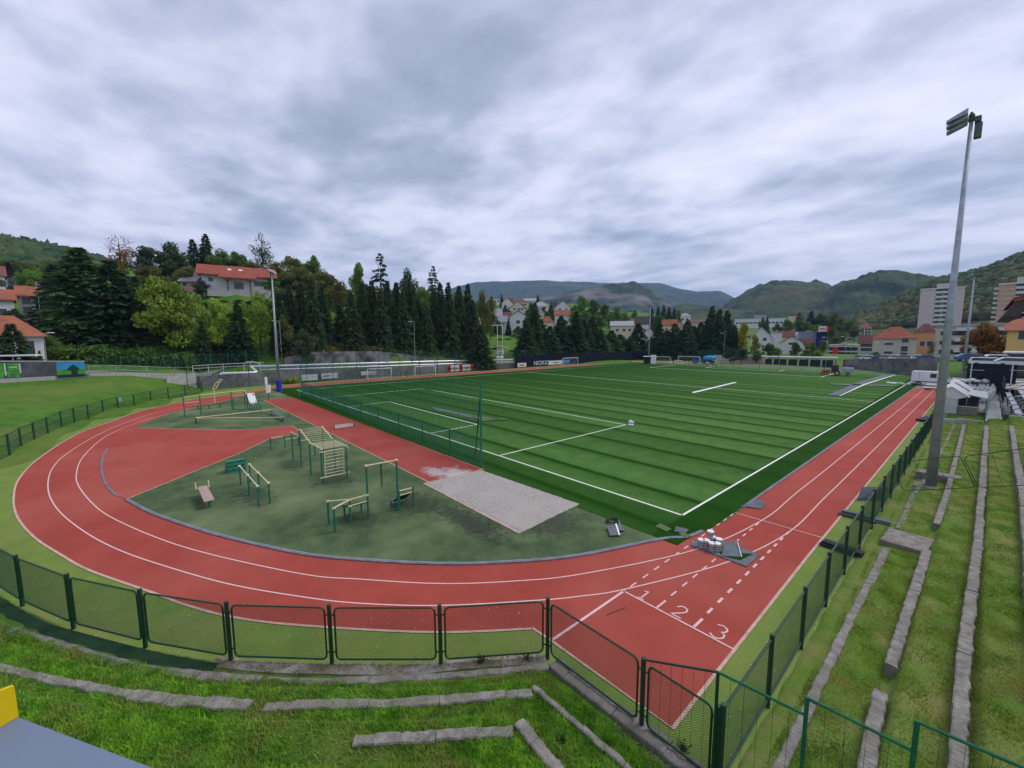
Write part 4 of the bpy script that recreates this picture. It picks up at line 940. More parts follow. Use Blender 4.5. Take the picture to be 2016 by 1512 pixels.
x,y=G(1398,1070,.055);tub(x,y,.055+.325,'dark-banded plastic tub stacked on top of the cluster',.2)
def flat_piece(name,px,z0,th,m,label,cat,lift=None):
    V=[]
    for i,(u,v) in enumerate(px):
        zz=z0+(lift[i] if lift else 0);x,y=G(u,v,zz);V.append((x,y,zz))
    n=len(V);V+=[(x,y,z-th) for x,y,z in V];mb=MB();mb.add(V,[tuple(range(n)),tuple(range(2*n-1,n-1,-1))]+[(i,n+i,n+(i+1)%n,(i+1)%n) for i in range(n)])
    o=mb.build(name,M[m]);tag(o,label,cat);return o
flat_piece('mat_piece',[(1458,996),(1500,1001),(1507,988),(1489,983),(1480,989)],.05,.02,'grey','small grey mat piece by the turf edge on the inner lane','mat',[.03,.0,.05,.06,.05])
flat_piece('turf_offcut',[(1290,1036),(1313,1046),(1322,1041),(1300,1030)],.075,.02,'olive','pale green folded turf scrap near the pitch corner, left one','turf piece',[.0,.0,.06,.05])
flat_piece('turf_offcut',[(1327,1046),(1350,1049),(1356,1042),(1331,1036)],.085,.02,'grey','grey-backed turf scrap near the pitch corner, right one','turf piece',[.0,.02,.06,.05])
flat_piece('turf_offcut',[(1336,1050),(1352,1060),(1360,1055),(1345,1047)],.065,.02,'olive','small green turf scrap closest to the track corner','turf piece',[.0,.0,.04,.05])
flat_piece('mat_piece',[(1195,1036),(1201,1054),(1221,1053),(1212,1031)],.10,.02,'grey','grey slab piece lying on the olive turf beyond the sand pit','mat',[.05,.0,.0,.08])
flat_piece('mat_piece',[(1218,1021),(1217,1044),(1231,1044),(1222,1030)],.16,.02,'grey','dark grey triangular piece leaning behind the slab on the olive turf','mat',[.12,-.06,-.06,.05])
flat_piece('white_strip',[(1211,1031),(1218,1053),(1221,1053),(1214,1030)],.12,.01,'white','white line strip along the grey slab on the olive turf','strip',[.06,.0,.0,.06])
mb=MB();pts=[]
for i in range(26):
    a=i*.55;u=1203+11*math.cos(a)+i*.25;v=1026+4.5*math.sin(a);x,y=G(u,v,.08);pts.append((x,y,.08+.05*abs(math.sin(i*1.3))))
mb.path(pts,.03,6);o=mb.build('rubber_scrap',M['black']);tag(o,'tangle of black rubber scrap beside the grey pieces on the olive turf','scrap')
mb=MB();P0=G(1193,1212);P1=G(1232,1198);mb.tube((*P0,.02),(*P1,.05),.008,5);o=mb.build('twig',M['bark']);tag(o,'thin brown twig lying on the red track behind the start line','twig')
# mats hanging over the straight fence
flat_piece('grey_mat',[(1688,981),(1738,981),(1748,960),(1697,958)],.35,.10,'grey','grey padded mat leaning on the track side of the straight fence, farthest of three','mat',[-.2,-.2,.3,.3])
x,y=G(1695,1018,.15);mb=MB();mb.box((x+.1,y+.1,.10),(1.9,.34,.09),.03,.02);mb.box((x+.15,y+.16,.19),(1.8,.30,.08),.0,.02);mb.box((x-.3,y+.1,.25),(.9,.26,.03),.03,.01);o=mb.build('panel_stack',M['grey']);tag(o,'flat stack of long grey panels pushed under the straight fence, middle of three heaps','panel')
x,y=G(1650,1078,.1);mb=MB();mb.box((x+.1,y,.09),(1.4,.42,.10),-.08,.03);mb.box((x+.15,y+.03,.19),(1.35,.40,.07),-.12,.03);o=mb.build('black_pad',M['black']);tag(o,'black foam pad stack under the straight fence, nearest of three heaps','pad')
# strips and turf waste on the pitch
flat_piece('turf_strip',[(848,801),(884,808),(938,819),(937,825),(925,822),(900,815),(860,808)],.09,.03,'grey','long grey backing strip lying in the near goal area','turf strip')
flat_piece('turf_strip',[(926,818),(999,823),(1000,826),(950,829),(938,824)],.12,.05,'olive','pale green crumpled end of the strip beyond the goal area','turf strip',[0,.1,0,0,0])
flat_piece('turf_strip',[(1628,778),(1652,778),(1700,756),(1762,738),(1742,737),(1690,752)],.12,.04,'grey','long grey unrolled strip with white edge across the far right of the pitch','turf strip')
flat_piece('white_strip',[(1652,779),(1655,779),(1704,757),(1764,738),(1761,738),(1700,756.4)],.15,.02,'white','white edge lying along the long grey strip at the far right','strip')
flat_piece('white_strip',[(1362,772),(1366,773.5),(1450,753),(1447,752)],.09,.03,'white','loose white line strip lying diagonally across mid pitch','strip')
mb=MB();x,y=G(1243,834);mb.box((x,y,.12),(.5,.3,.2),.4,.04);mb.box((x+.5,y-.9,.09),(.5,.4,.1),.2,.02);mb.box((x-.3,y+.3,.14),(.3,.3,.25),.1,.04);o=mb.build('tool_pile',M['silver']);tag(o,'little pile of tools at the corner of the near penalty area','tools')
x,y=G(1690,757)
flat_piece('turf_fold',[(1630,754.5),(1700,757),(1745,757),(1770,760),(1700,759),(1640,757)],.12,.08,'green','dark upturned fold of loose turf beside the long grey strip','turf piece')
# counter / ledge at the lower left
def ray3(u,v,t): d=ray(u,v);return tuple(C0+d*t)
t=thing('ledge','blue-grey laminate ledge with an upright yellow end board, lower left','ledge',(6.6,-19.6,0))
a=ray3(-90,1440,1.62);b=ray3(36,1405,1.62)
zc=6.98
def atz(u,v,z): P=G(u,v,z);return (P[0],P[1],z)
q=[atz(36,1412,zc),atz(300,1512,zc),atz(520,1600,zc),atz(60,1700,zc),atz(-250,1560,zc),atz(-120,1460,zc)]
mb=MB();mb.prism([(x,y) for x,y,_ in q],zc-.04,zc);mb.build('top',M['bluegrey'],t)
mb=MB();V=[]
for (u,v) in ((37,1410),(-70,1474)): x,y=G(u,v,zc+.002);V.append((x,y,zc+.002,{37:1350,-70:1392}[u]))
P4=[(V[0][0],V[0][1],zc+.002),(V[1][0],V[1][1],zc+.002),(V[1][0],V[1][1],hgt(V[1][0],V[1][1],V[1][3])),(V[0][0],V[0][1],hgt(V[0][0],V[0][1],V[0][3]))]
dx=np.array(P4[1][:2])-np.array(P4[0][:2]);dx/=np.hypot(*dx);nx=np.array([-dx[1],dx[0]])*.018
if nx@np.array([CX-P4[0][0],CY-P4[0][1]])>0: nx=-nx
V8=P4+[(x+nx[0],y+nx[1],z) for x,y,z in P4];mb.add(V8,[(0,1,2,3),(7,6,5,4),(0,4,5,1),(1,5,6,2),(2,6,7,3),(3,7,4,0)]);mb.build('end_board',M['yellow'],t)
tb(t,'bracket',[((q[3][0],q[3][1],zc-.05),(q[3][0],q[3][1],4.2))],.05,M['dark'])
# ================= hills =================
def fbm(x,y,s,o=5,seed=0):
    r=np.zeros_like(x);a=1.
    rg=np.random.default_rng(seed)
    for i in range(o):
        for _ in range(3):
            an=rg.uniform(0,6.28);ph=rg.uniform(0,6.28);r+=a*np.sin((x*math.cos(an)+y*math.sin(an))*s*(2**i)*1.07+ph)/1.7
        a*=.5
    return r
def hill(name,crest,D0,D1,D2,mt,amp,s,seed,zfoot=2,nt=70,na=260,pw=1.25,bump=0):
    us=[c[0] for c in crest];vs=[c[1] for c in crest]
    u=np.linspace(us[0],us[-1],na);v=np.interp(u,us,vs)
    # smooth crest
    k=np.hanning(9);k/=k.sum();v=np.convolve(np.pad(v,4,mode='edge'),k,'valid')
    A=np.array([azu(a) for a in u]);T=np.linspace(0,1.35,nt)
    X=np.zeros((na,nt));Y=X.copy();Z=X.copy()
    for i in range(na):
        zc=PD(u[i],v[i],D1)[2]
        D=np.where(T<=1,D0+(D1-D0)*T,D1+(D2-D1)*(T-1)/.35)
        f=np.where(T<=1,np.sin(T*math.pi/2)**pw,np.cos((T-1)/.35*math.pi/2))
        X[i]=CX+D*math.sin(A[i]);Y[i]=CY+D*math.cos(A[i]);Z[i]=zfoot+(zc-zfoot)*f
    w=np.sin(np.clip(T,0,1)*math.pi)[None,:]
    Z+=amp*fbm(X,Y,s,5,seed)*w*.8+bump*fbm(X,Y,s*18,3,seed+3)*.5*(T[None,:]>.1)
    return grid(name,X,Y,Z,mt)
quarry=mat('quarry_hill',(.058,.085,.036),(.025,.042,.020),.02,.95,c3=(.24,.205,.195),s3=.0042,detail=9,hi=.58,lo=.42,bump=1.,bscale=.04,bdist=16,stretch=(1,1,3))
hill('hill',[(880,570),(934,558),(1000,556),(1060,555),(1136,559.5),(1203,564.6),(1250,566),(1299,568),(1336,579),(1364,583),(1390,579),(1415,579),(1451,594),(1490,610)],2600,4600,6000,M['forest2'],70,.0016,3,bump=6)
hill('hill',[(980,606),(1050,592),(1090,582),(1140,571),(1180,568),(1245,566),(1275,580),(1300,598),(1330,612),(1360,622)],1300,2500,3200,quarry,45,.0035,5,bump=6)
hill('hill',[(1200,640),(1290,622),(1340,606),(1400,612),(1450,618),(1520,624)],900,1500,1900,M['forest2'],12,.006,8)
hill('hill',[(1415,622),(1440,600),(1460,588),(1490,573),(1520,569),(1545,568.5),(1565,572),(1578,577),(1600,572),(1620,575),(1645,585),(1690,600),(1740,612)],1000,2000,2600,M['forest2'],45,.004,9,bump=10)
hill('hill',[(1590,606),(1640,582),(1680,573),(1720,562),(1750,558),(1800,561),(1830,560),(1850,558),(1900,560),(1960,580)],900,1500,2000,M['forest2'],40,.0045,12,bump=9)
hill('hill',[(1680,628),(1730,610),(1780,585),(1830,562),(1880,552),(1930,540),(1965,526),(1990,516),(2030,508),(2120,496),(2300,480),(2600,500)],480,900,1300,M['forest'],14,.009,14)
hill('hill',[(-900,470),(-500,430),(-200,468),(0,487),(60,493),(110,503),(150,511),(200,522),(260,540),(330,575)],330,640,900,M['forest'],12,.012,17)
# canopy lumps on the two nearest wooded hills
def canopy(name,label,cond,n,D0,D1,u0,u1,crest,r,seed,mt):
    rg=np.random.default_rng(seed);import bmesh
    bm=bmesh.new();bmesh.ops.create_icosphere(bm,subdivisions=2,radius=1);bv=np.array([v.co[:] for v in bm.verts]);bf=np.array([[v.index for v in f.verts] for f in bm.faces]);bm.free()
    Vs=[];Fs=[];k=0
    us=[c[0] for c in crest];vs=[c[1] for c in crest]
    for i in range(n):
        u=rg.uniform(u0,u1);t=rg.uniform(.15,1.0)**.8;v=np.interp(u,us,vs);zc=PD(u,v,D1)[2];D=D0+(D1-D0)*t;a=azu(u)
        x=CX+D*math.sin(a);y=CY+D*math.cos(a);z=2+(zc-2)*math.sin(t*math.pi/2)**1.25
        rr=r*rg.uniform(.6,1.25);P=bv*(1+.28*rg.normal(size=(len(bv),1)));P=P*[rr,rr,rr*.95]+[x,y,z+rr*.1]
        Vs.append(P);Fs.append(bf+k);k+=len(bv)
    o=npmesh(name,np.concatenate(Vs),np.concatenate(Fs),mt,tri=True);o['kind']='stuff';o['label']=label;o['category']='woodland'
crR=[(1680,628),(1730,610),(1780,585),(1830,562),(1880,552),(1930,540),(1965,526),(1990,516),(2030,508),(2120,496),(2300,480)]
crL=[(-500,442),(-200,468),(0,487),(60,493),(110,503),(150,511),(200,522),(260,540),(330,575)]
M['can2']=mat('canopy_green',(.045,.085,.030),(.022,.048,.020),.045,.9,c3=(.085,.12,.035),s3=.02,bump=1.,bscale=.6)
M['can']=mat('canopy_leaf',(.060,.092,.028),(.028,.052,.020),.045,.9,c3=(.11,.085,.028),s3=.02,bump=1.,bscale=.6)
canopy('forest','autumn-tinged woodland covering the steep hill at the right',None,3800,480,900,1690,2120,crR,5.4,4,M['can'])
canopy('forest','green woodland covering the far hill at the left edge',None,2600,330,640,-150,330,crL,5.6,5,M['can2'])
# ================= trees =================
def tree_mesh(kind,seed):
    rg=np.random.default_rng(seed)
    if kind in('spruce','thin'):
        nl=20 if kind=='spruce' else 13;P=[];Nn=[];S=[]
        for L in range(nl*2):
            t=.05+.95*(L+rg.uniform(-.3,.3))/(nl*2);R=.5*(1-t)**.72*rg.uniform(.82,1.1)
            nb=int(7+11*(1-t))
            if kind=='thin': nb=max(5,int(nb*.7))
            for b in range(nb):
                a=rg.uniform(0,6.283);Rb=R*rg.uniform(.65,1.12);m=int(7+22*Rb/.5)*2
                s=rg.uniform(.15,1,m)**.75;w=(1-s)*.09+.035
                aa=a+rg.normal(0,1,m)*w*.9
                P.append(np.stack([np.cos(aa)*Rb*s,np.sin(aa)*Rb*s,np.full(m,t)+.016*s-.075*s*s*(Rb/.5)+rg.normal(0,.006,m)],1));S.append(rg.uniform(.020,.040,m)*(1.0 if kind=='spruce' else .9))
        P=np.concatenate(P);S=np.concatenate(S)
        n=len(P);out=P[:,:2]/(np.hypot(P[:,0],P[:,1])[:,None]+1e-6)
        d=np.stack([out[:,0],out[:,1],np.full(n,-.55)],1)+rg.normal(0,.35,(n,3));d/=np.linalg.norm(d,axis=1)[:,None]
        e=np.cross(d,rg.normal(0,1,(n,3)));e/=np.linalg.norm(e,axis=1)[:,None]
        zs=.42  # crown is scaled: x,y by width, z by height
        d=d*[1,1,zs];e=e*[1,1,zs]
        A=P-e*S[:,None]*.55;B=P+e*S[:,None]*.55;T=P+d*S[:,None]*2.1
        V=np.stack([A,B,T],1).reshape(-1,3);return V,np.arange(len(V)).reshape(-1,3)
    # broadleaf
    nc=34 if kind!='sparse' else 26;C=[];R=[]
    for i in range(nc):
        v=rg.normal(0,1,3);v/=np.linalg.norm(v);r=rg.uniform(.25,.95)
        z=.56+v[2]*.40*r
        tap=1-.55*max(0,(z-.62)/.38) if kind!='narrow' else 1-.8*max(0,(z-.3)/.7)
        C.append((v[0]*.38*r*tap,v[1]*.38*r*tap,z));R.append(rg.uniform(.07,.135))
    per=190 if kind!='sparse' else 48;P=[]
    for c,r in zip(C,R):
        v=rg.normal(0,1,(per,3));v/=np.linalg.norm(v,axis=1)[:,None];v*= (rg.uniform(.35,1.12,per)**.6)[:,None]
        P.append(np.array(c)+v*[r*1.25,r*1.25,r*.8])
    P=np.concatenate(P);n=len(P);d=rg.normal(0,1,(n,3))*[1,1,.6];d/=np.linalg.norm(d,axis=1)[:,None];e=np.cross(d,rg.normal(0,1,(n,3)));e/=np.linalg.norm(e,axis=1)[:,None]
    s=rg.uniform(.009,.021,n)[:,None]*(1 if kind!='sparse' else .85)
    V=np.stack([P-d*s-e*s*.6,P+d*s-e*s*.6,P+d*s+e*s*.6,P-d*s+e*s*.6],1).reshape(-1,3);return V,np.arange(len(V)).reshape(-1,4)
PROTO={}
def proto(kind,leaf_,k):
    key=(kind,leaf_,k)
    if key not in PROTO:
        V,F=tree_mesh(kind,hash_(kind)+k*17)
        me=bpy.data.meshes.new('crown');kk=F.shape[1];me.vertices.add(len(V));me.vertices.foreach_set('co',V.astype(np.float32).ravel());me.loops.add(F.size);me.loops.foreach_set('vertex_index',F.astype(np.int32).ravel());me.polygons.add(len(F));me.polygons.foreach_set('loop_start',np.arange(len(F),dtype=np.int32)*kk);me.update(calc_edges=True);me.materials.append(M[leaf_])
        PROTO[key]=me
    return PROTO[key]
def hash_(s): return sum(ord(c)*(i+3) for i,c in enumerate(s))
TR={}
def trunk_mesh(k,sparse=False):
    key=(k,sparse)
    if key not in TR:
        rg=np.random.default_rng(k+90);mb=MB();mb.tube((0,0,-.06),(0,0,.45),.028,7,r2=.018);mb.tube((0,0,.45),(.01,0,.93),.018,6,r2=.004)
        for i in range(22 if sparse else 9):
            a=rg.uniform(0,6.28);z=rg.uniform(.25,.8);r=rg.uniform(.2,.38);p=(math.cos(a)*r,math.sin(a)*r,z+rg.uniform(.08,.2));mb.tube((0,0,z),p,.008,4,r2=.002,cap=False)
            if sparse:
                for _ in range(4): q=tuple(p[j]*.6+(0,0,z)[j]*.4 for j in range(3));mb.tube(q,(q[0]+rg.normal(0,.09),q[1]+rg.normal(0,.09),q[2]+rg.uniform(.03,.15)),.003,3,r2=.001,cap=False)
        me=bpy.data.meshes.new('trunk');me.from_pydata(mb.v,[],mb.f);me.materials.append(M['bark']);TR[key]=me
    return TR[key]
cnt={}
def tree(label,u,vt,D,hw,kind,leaf_,name='tree',cat='tree',group=None,z=None,sink=.3):
    if isinstance(D,str): D=DX(u,float(D[1:]))
    a=azu(u);x,y=CX+D*math.sin(a),CY+D*math.cos(a)
    # refine for sight line column
    p=PD(u,vt,D);x,y=p[0],p[1]
    zb=(terr(x,y) if z is None else z)-sink;h=max(1.,p[2]-zb);w=hw*px2m(x,y)*(2.15 if kind not in('spruce','thin') else 3.1 if leaf_=='spruce' and name=='spruce' else 3.3 if kind=='thin' else 2.7)
    t=thing(name,label,cat,(x,y,zb),RNG.uniform(0,6.28),group)
    k=cnt.get((kind,leaf_),0);cnt[(kind,leaf_)]=k+1
    c=bpy.data.objects.new('crown',proto(kind,leaf_,k%3));COL.objects.link(c);c.parent=t;c.scale=(w,w,h)
    tr=bpy.data.objects.new('trunk',trunk_mesh(k%3,kind=='sparse'));COL.objects.link(tr);tr.parent=t;tr.scale=(min(w,h*.9),min(w,h*.9),h)
    return t
# hillside at the left
LT=[(150,487,115,64,'spruce','pine','great dark pine with tiered boughs left of the lime-green tree'),
(215,512,113,58,'spruce','pine','great dark pine just right of the largest one, boughs to the ground'),
(262,545,117,44,'spruce','pine','dark pine filling the gap behind the lime-green tree'),
(105,520,128,40,'spruce','dullleaf','grey-green conifer behind the white house at the left'),
(232,462,165,36,'sparse','autumn','thin reddish crown with sky showing through, above the great pines'),
(283,482,160,30,'broad','dullleaf','round grey-green crown on the skyline right of the thin reddish one'),
(330,467,162,36,'broad','dullleaf','tall grey-green crown on the skyline, highest left of the red-roofed house'),
(295,520,140,36,'broad','oliveleaf','olive-brown crown above the lime-green tree'),
(327,530,108,62,'broad','lime','large lime-green and yellow tree over the road bend'),
(378,471,172,18,'spruce','spruce','dark spire left of the pair behind the red-roofed house'),
(403,460,172,20,'spruce','spruce','dark spire, taller of the pair behind the red-roofed house'),
(437,484,170,30,'broad','broad','dark green round crown behind the left of the red roof'),
(470,490,170,28,'broad','broad','dark green round crown behind the middle of the red roof'),
(513,456,168,30,'sparse','dullleaf','pale nearly bare crown on the skyline above the red roof'),
(540,508,162,30,'broad','oliveleaf','olive bush-like crown behind the right end of the red roof'),
(578,497,158,32,'broad','oliveleaf','olive skyline crown left of the notch, behind the spruces'),
(614,496,156,26,'broad','bright','yellow-green skyline crown right above the first spruces'),
(640,532,140,36,'broad','oliveleaf','brownish olive crown behind the first spruces'),
(590,520,150,36,'broad','oliveleaf','brown-green crown halfway up behind the first spruces'),
(424,582,108,30,'broad','lime','yellowing tree between the lime giant and the small spruce'),
(396,632,106,15,'spruce','spruce','small dark spruce at the foot of the yellowing tree'),
(466,595,106,24,'spruce','spruce','small dark spruce below the red-roofed house'),
(505,560,107,32,'broad','lime','lime-green tree just left of the padded floodlight mast'),
(556,612,104,20,'broad','oliveleaf','low yellow-brown tree just right of the padded floodlight mast'),
(600,640,101,26,'broad','dullleaf','grey-leaved shrub at the foot of the spruces'),
(355,600,112,30,'broad','bright','mid-green shrub tree on the grassy slope'),
(532,540,140,16,'broad','bright','pale green tree by the porch of the red-roofed house'),
(360,570,135,20,'broad','dullleaf','grey bush under the grey-roofed cottage'),
(395,548,138,18,'broad','dullleaf','dull green bush in front of the white gable of the red-roofed house'),
(20,637,93,34,'spruce','spruce','dark spruce in front of the tiled cottage at the left edge'),
(77,690,94,7,'spruce','spruce','tiny clipped conifer beside the tiled cottage'),
(97,538,150,15,'broad','yellowleaf','bright yellow tree behind the white house at the left'),
(60,520,175,26,'broad','bright','green tree on the slope above the white house'),
(20,508,220,26,'broad','broad','dark green tree beside the timber chalet'),
(95,505,200,26,'broad','broad','round tree on the slope above the yellow one'),
(130,500,215,22,'spruce','dullleaf','grey conifer on the slope beside the great pine'),
(92,650,104,22,'broad','broad','dark shrub against the right wall of the tiled cottage'),
(250,690,104,16,'broad','broad','small bush in the shade at the roadside'),
(20,600,118,24,'broad','dullleaf','bush before the orange-roofed house at the left edge')]
FILL=[(-20,520,260,40),(30,512,280,40),(75,515,270,40),(120,512,290,40),(165,512,280,40),(205,520,260,36),(-30,545,215,36),(50,540,230,34),(110,528,225,36),(150,535,235,34),(175,545,122,34),(120,580,118,34),(235,585,116,34),(290,600,114,30),(140,620,112,30),(200,630,112,30),(250,640,110,26),(370,520,150,30),(350,500,165,24),(560,560,128,26),(600,575,122,30),(535,590,118,18),(575,600,116,22),(495,515,165,26),(630,560,125,26),(110,555,135,26),(60,545,150,20),(450,655,110,20),(480,660,109,16),(540,640,108,16),(420,650,110,16)]
for i,(u,vt,D,hw) in enumerate(FILL):
    w0=ORD[i] if i<20 else 'thirtieth' if i==29 else 'thirty-first' if i==30 else 'twenty-'+ORD[i-20]
    tree('dark background tree, '+w0+' of those crowded between the big pines and spruces',u,vt,D,hw,'broad',('broad','dullleaf','oliveleaf')[i%3],group='crowded trees filling the left hillside')
for u,vt,D,hw,k,l,lab in LT: tree(lab,u,vt,D,hw,k,l,group='trees on the left hillside')
# spruce row behind the pipes
tips=[(548,575),(568,562),(590,556),(612,548),(632,562),(668,600),(690,575),(712,557),(731,552),(748,570),(762,552),(780,556),(792,575),(805,556),(822,590),(838,600),(854,568),(867,556),(882,556),(903,562),(920,558),(930,590)]
for i,(u,v) in enumerate(tips):
    tree(f'dark spruce, {ORD[i] if i<20 else "twenty-"+ORD[i-20]} from the left in the row behind the pipes',u,v,f'X{-93-(i%3)*2.5}',17 if i not in (5,14,15) else 15,'spruce','spruce',name='spruce',group='spruce row behind the silver pipes')
BK=[(655,572,150,20),(672,560,160,22),(688,568,155,20),(720,556,160,20),(735,566,145,20),(762,560,165,22),(782,566,150,20),(800,562,160,20),(820,566,165,22),(838,575,150,20),(862,566,165,20),(880,572,160,20),(900,572,165,20),(918,576,165,18),(640,560,150,20),(560,548,150,24),(600,540,150,24)]
for i,(u,vt,D,hw) in enumerate(BK): tree('leafy tree filling in behind the spruce row, '+ORD[i]+' in the backing belt',u,vt,D,hw,'broad',('oliveleaf','broad','bright','dullleaf')[i%4],group='leafy belt behind the spruce row')
for i,(u,vt,D,hw) in enumerate([(410,592,128,14),(440,590,130,12),(470,588,128,12),(490,590,126,14),(450,610,122,12),(400,612,118,14),(520,588,130,12)]): tree('garden shrub on the slope below the red-roofed house, '+ORD[i]+' of the group',u,vt,D,hw,'broad',('dullleaf','bright','oliveleaf')[i%3],name='shrub',cat='shrub',group='garden shrubs below the red-roofed house')
MT=[(702,507,150,23,'narrow','bright','pointed green tree standing above the spruce row'),
(748,498,150,21,'thin','spruce','open-crowned dark conifer highest above the spruce row'),
(803,518,150,23,'broad','dullleaf','rounded grey-green tree above the spruce row between two conifers'),
(851,523,150,19,'thin','spruce','open-crowned dark conifer, right one above the spruce row'),
(665,545,135,28,'broad','oliveleaf','mixed olive crown behind the thin part of the spruce row'),
(775,555,140,20,'broad','oliveleaf','olive crown peeping over the middle of the spruce row'),
(833,560,135,22,'broad','bright','yellow-green crown in the gap of the spruce row'),
(842,600,125,20,'broad','oliveleaf','pale olive tree low in the gap of the spruce row'),
(645,610,118,14,'broad','lime','yellow-green tree in the narrow gap of the spruce row'),
(950,560,150,18,'broad','oliveleaf','olive tree at the right end of the spruce row'),
(965,575,170,14,'broad','oliveleaf','brownish tree left of the hillside houses')]
for u,vt,D,hw,k,l,lab in MT: tree(lab,u,vt,D,hw,k,l,group='trees showing above the spruce row')
tree('lone dark spruce standing against the wall right of the red and white banners',945,638,'X-82.5',23,'spruce','spruce',name='spruce')
tree('slim dark spruce beside the lone spruce at the wall',931,662,'X-84',12,'spruce','spruce',name='spruce')
tips=[(1036,625),(1052,596),(1064,628),(1083,642),(1104,622),(1120,640),(1135,612),(1150,628),(1166,622),(1182,648),(1204,650),(1222,658),(1240,665),(1257,636),(1280,668),(1299,634),(1314,650),(1330,636),(1342,650),(1354,630)]
for i,(u,v) in enumerate(tips):
    pine=i in(3,9,10)
    tree(f'dark {"bushy pine" if pine else "spruce"}, {ORD[i]} from the left behind the navy screen',u,v,f'X{-92.5-(i%3)*2}' if u<1290 else 172+(i%3)*2,(23 if pine else 19),'spruce','pine' if pine else 'spruce',name='spruce',group='conifer row behind the navy screen')
tips=[(1368,642),(1381,634),(1394,626),(1403,602),(1417,608),(1433,611),(1446,640)]
for i,(u,v) in enumerate(tips):
    tree(f'tall dark spruce, {ORD[i]} from the left in the clump behind the blue truck',u,v,178+(i%2)*4,16,'spruce','spruce',name='spruce',group='spruce clump behind the far corner')
RT=[(1465,628,176,17,'narrow','yellowleaf','yellow-green tree ending the spruce clump'),
(1488,657,172,11,'broad','yellowleaf','low yellow tree before the white gabled house'),
(1440,682,158,18,'broad','dullleaf','spreading grey-green shrub, left one by the far fence'),
(1462,684,156,18,'broad','dullleaf','spreading grey-green shrub, right one by the far fence'),
(1491,686,160,12,'broad','bright','light green bush beside the spreading shrubs'),
(1516,672,170,17,'broad','broad','dark green bush in front of the white gabled house'),
(1534,682,172,8,'broad','bright','small bush at the corner of the white gabled house'),
(1567,672,175,12,'broad','broad','dark bush in front of the brown-roofed bungalow'),
(1600,670,185,10,'broad','broad','dark bush right of the brown-roofed bungalow'),
(1622,668,190,10,'broad','oliveleaf','brownish bush before the pale works building'),
(1590,686,170,14,'broad','bright','low light green hedge bush below the bungalow'),
(1610,687,170,12,'broad','bright','low light green hedge bush left of the works building'),
(1147,577,330,16,'broad','bright','light green tree on the ridge right of the hill houses'),
(1170,585,325,16,'broad','broad','round green tree on the ridge, second from the hill houses'),
(1190,598,320,16,'broad','broad','round green tree on the ridge, third from the hill houses'),
(1214,600,320,15,'broad','broad','round green tree on the ridge, fourth from the hill houses'),
(1130,598,300,12,'broad','broad','dark tree beside the gabled house on the ridge'),
(1155,612,270,18,'broad','broad','green tree below the ridge right of the orange roof'),
(1180,618,265,16,'broad','bright','light green tree below the ridge above the flat grey roof'),
(1205,615,290,14,'broad','broad','green tree just above the flat grey roof'),
(1232,610,300,13,'broad','bright','light green tree left of the lamp mast top'),
(1250,606,320,12,'broad','broad','green tree behind the dark grey roof'),
(1152,640,235,13,'broad','bright','olive-green tree peeping over the conifer row'),
(1284,606,380,8,'spruce','spruce','dark conifer, left one of the far clump'),
(1296,603,380,8,'spruce','spruce','dark conifer, second of the far clump'),
(1307,600,380,9,'spruce','spruce','dark conifer, tallest of the far clump'),
(1318,604,380,9,'spruce','spruce','dark conifer, fourth of the far clump'),
(1328,606,380,8,'spruce','spruce','dark conifer, right one of the far clump'),
(1337,608,370,7,'broad','bright','yellow-green tree beside the far conifer clump'),
(1300,618,330,16,'broad','broad','green scrub below the far conifer clump'),
(1502,620,430,9,'broad','broad','tree before the middle of the long pale hall'),
(1511,622,430,6,'spruce','spruce','small dark conifer before the long pale hall'),
(1532,632,400,12,'broad','dullleaf','grey-green tree below the long pale hall'),
(1553,624,400,14,'broad','broad','dark green tree at the right end of the long pale hall'),
(1561,645,330,9,'broad','yellowleaf','yellow-green tree above the yellow house'),
(1575,628,420,14,'broad','broad','dark tree left of the wooded knoll'),
(1575,609,520,9,'broad','oliveleaf','small tree on top of the orange-roofed block'),
(1598,612,440,13,'spruce','spruce','dark conifer on the wooded knoll'),
(1590,630,420,16,'broad','broad','green crown low on the wooded knoll'),
(1618,612,440,17,'broad','broad','green crown at the top of the wooded knoll'),
(1640,612,440,17,'broad','oliveleaf','olive crown at the top of the wooded knoll'),
(1657,622,430,15,'broad','oliveleaf','olive crown on the right shoulder of the wooded knoll'),
(1672,630,430,14,'broad','broad','green crown right on the wooded knoll'),
(1684,638,420,12,'broad','oliveleaf','olive crown at the right foot of the wooded knoll'),
(1610,635,400,18,'broad','broad','green crown in the middle of the wooded knoll'),
(1635,640,390,18,'broad','broad','green crown in the lower middle of the wooded knoll'),
(1660,650,380,17,'broad','oliveleaf','olive crown lower right on the wooded knoll'),
(1645,662,300,14,'broad','broad','dark green bush behind the works building'),
(1943,626,138,40,'broad','autumn','orange-brown autumn tree in front of the cream building'),
(1935,694,128,30,'broad','bright','green bush under the autumn tree'),
(1836,668,165,9,'sparse','dullleaf','thin grey shrub against the orange building'),
(1722,690,160,12,'broad','bright','low shrub left of the beige house')]
for u,vt,D,hw,k,l,lab in RT: tree(lab,u,vt,D,hw,k,l,group='trees beyond the far end of the pitch')
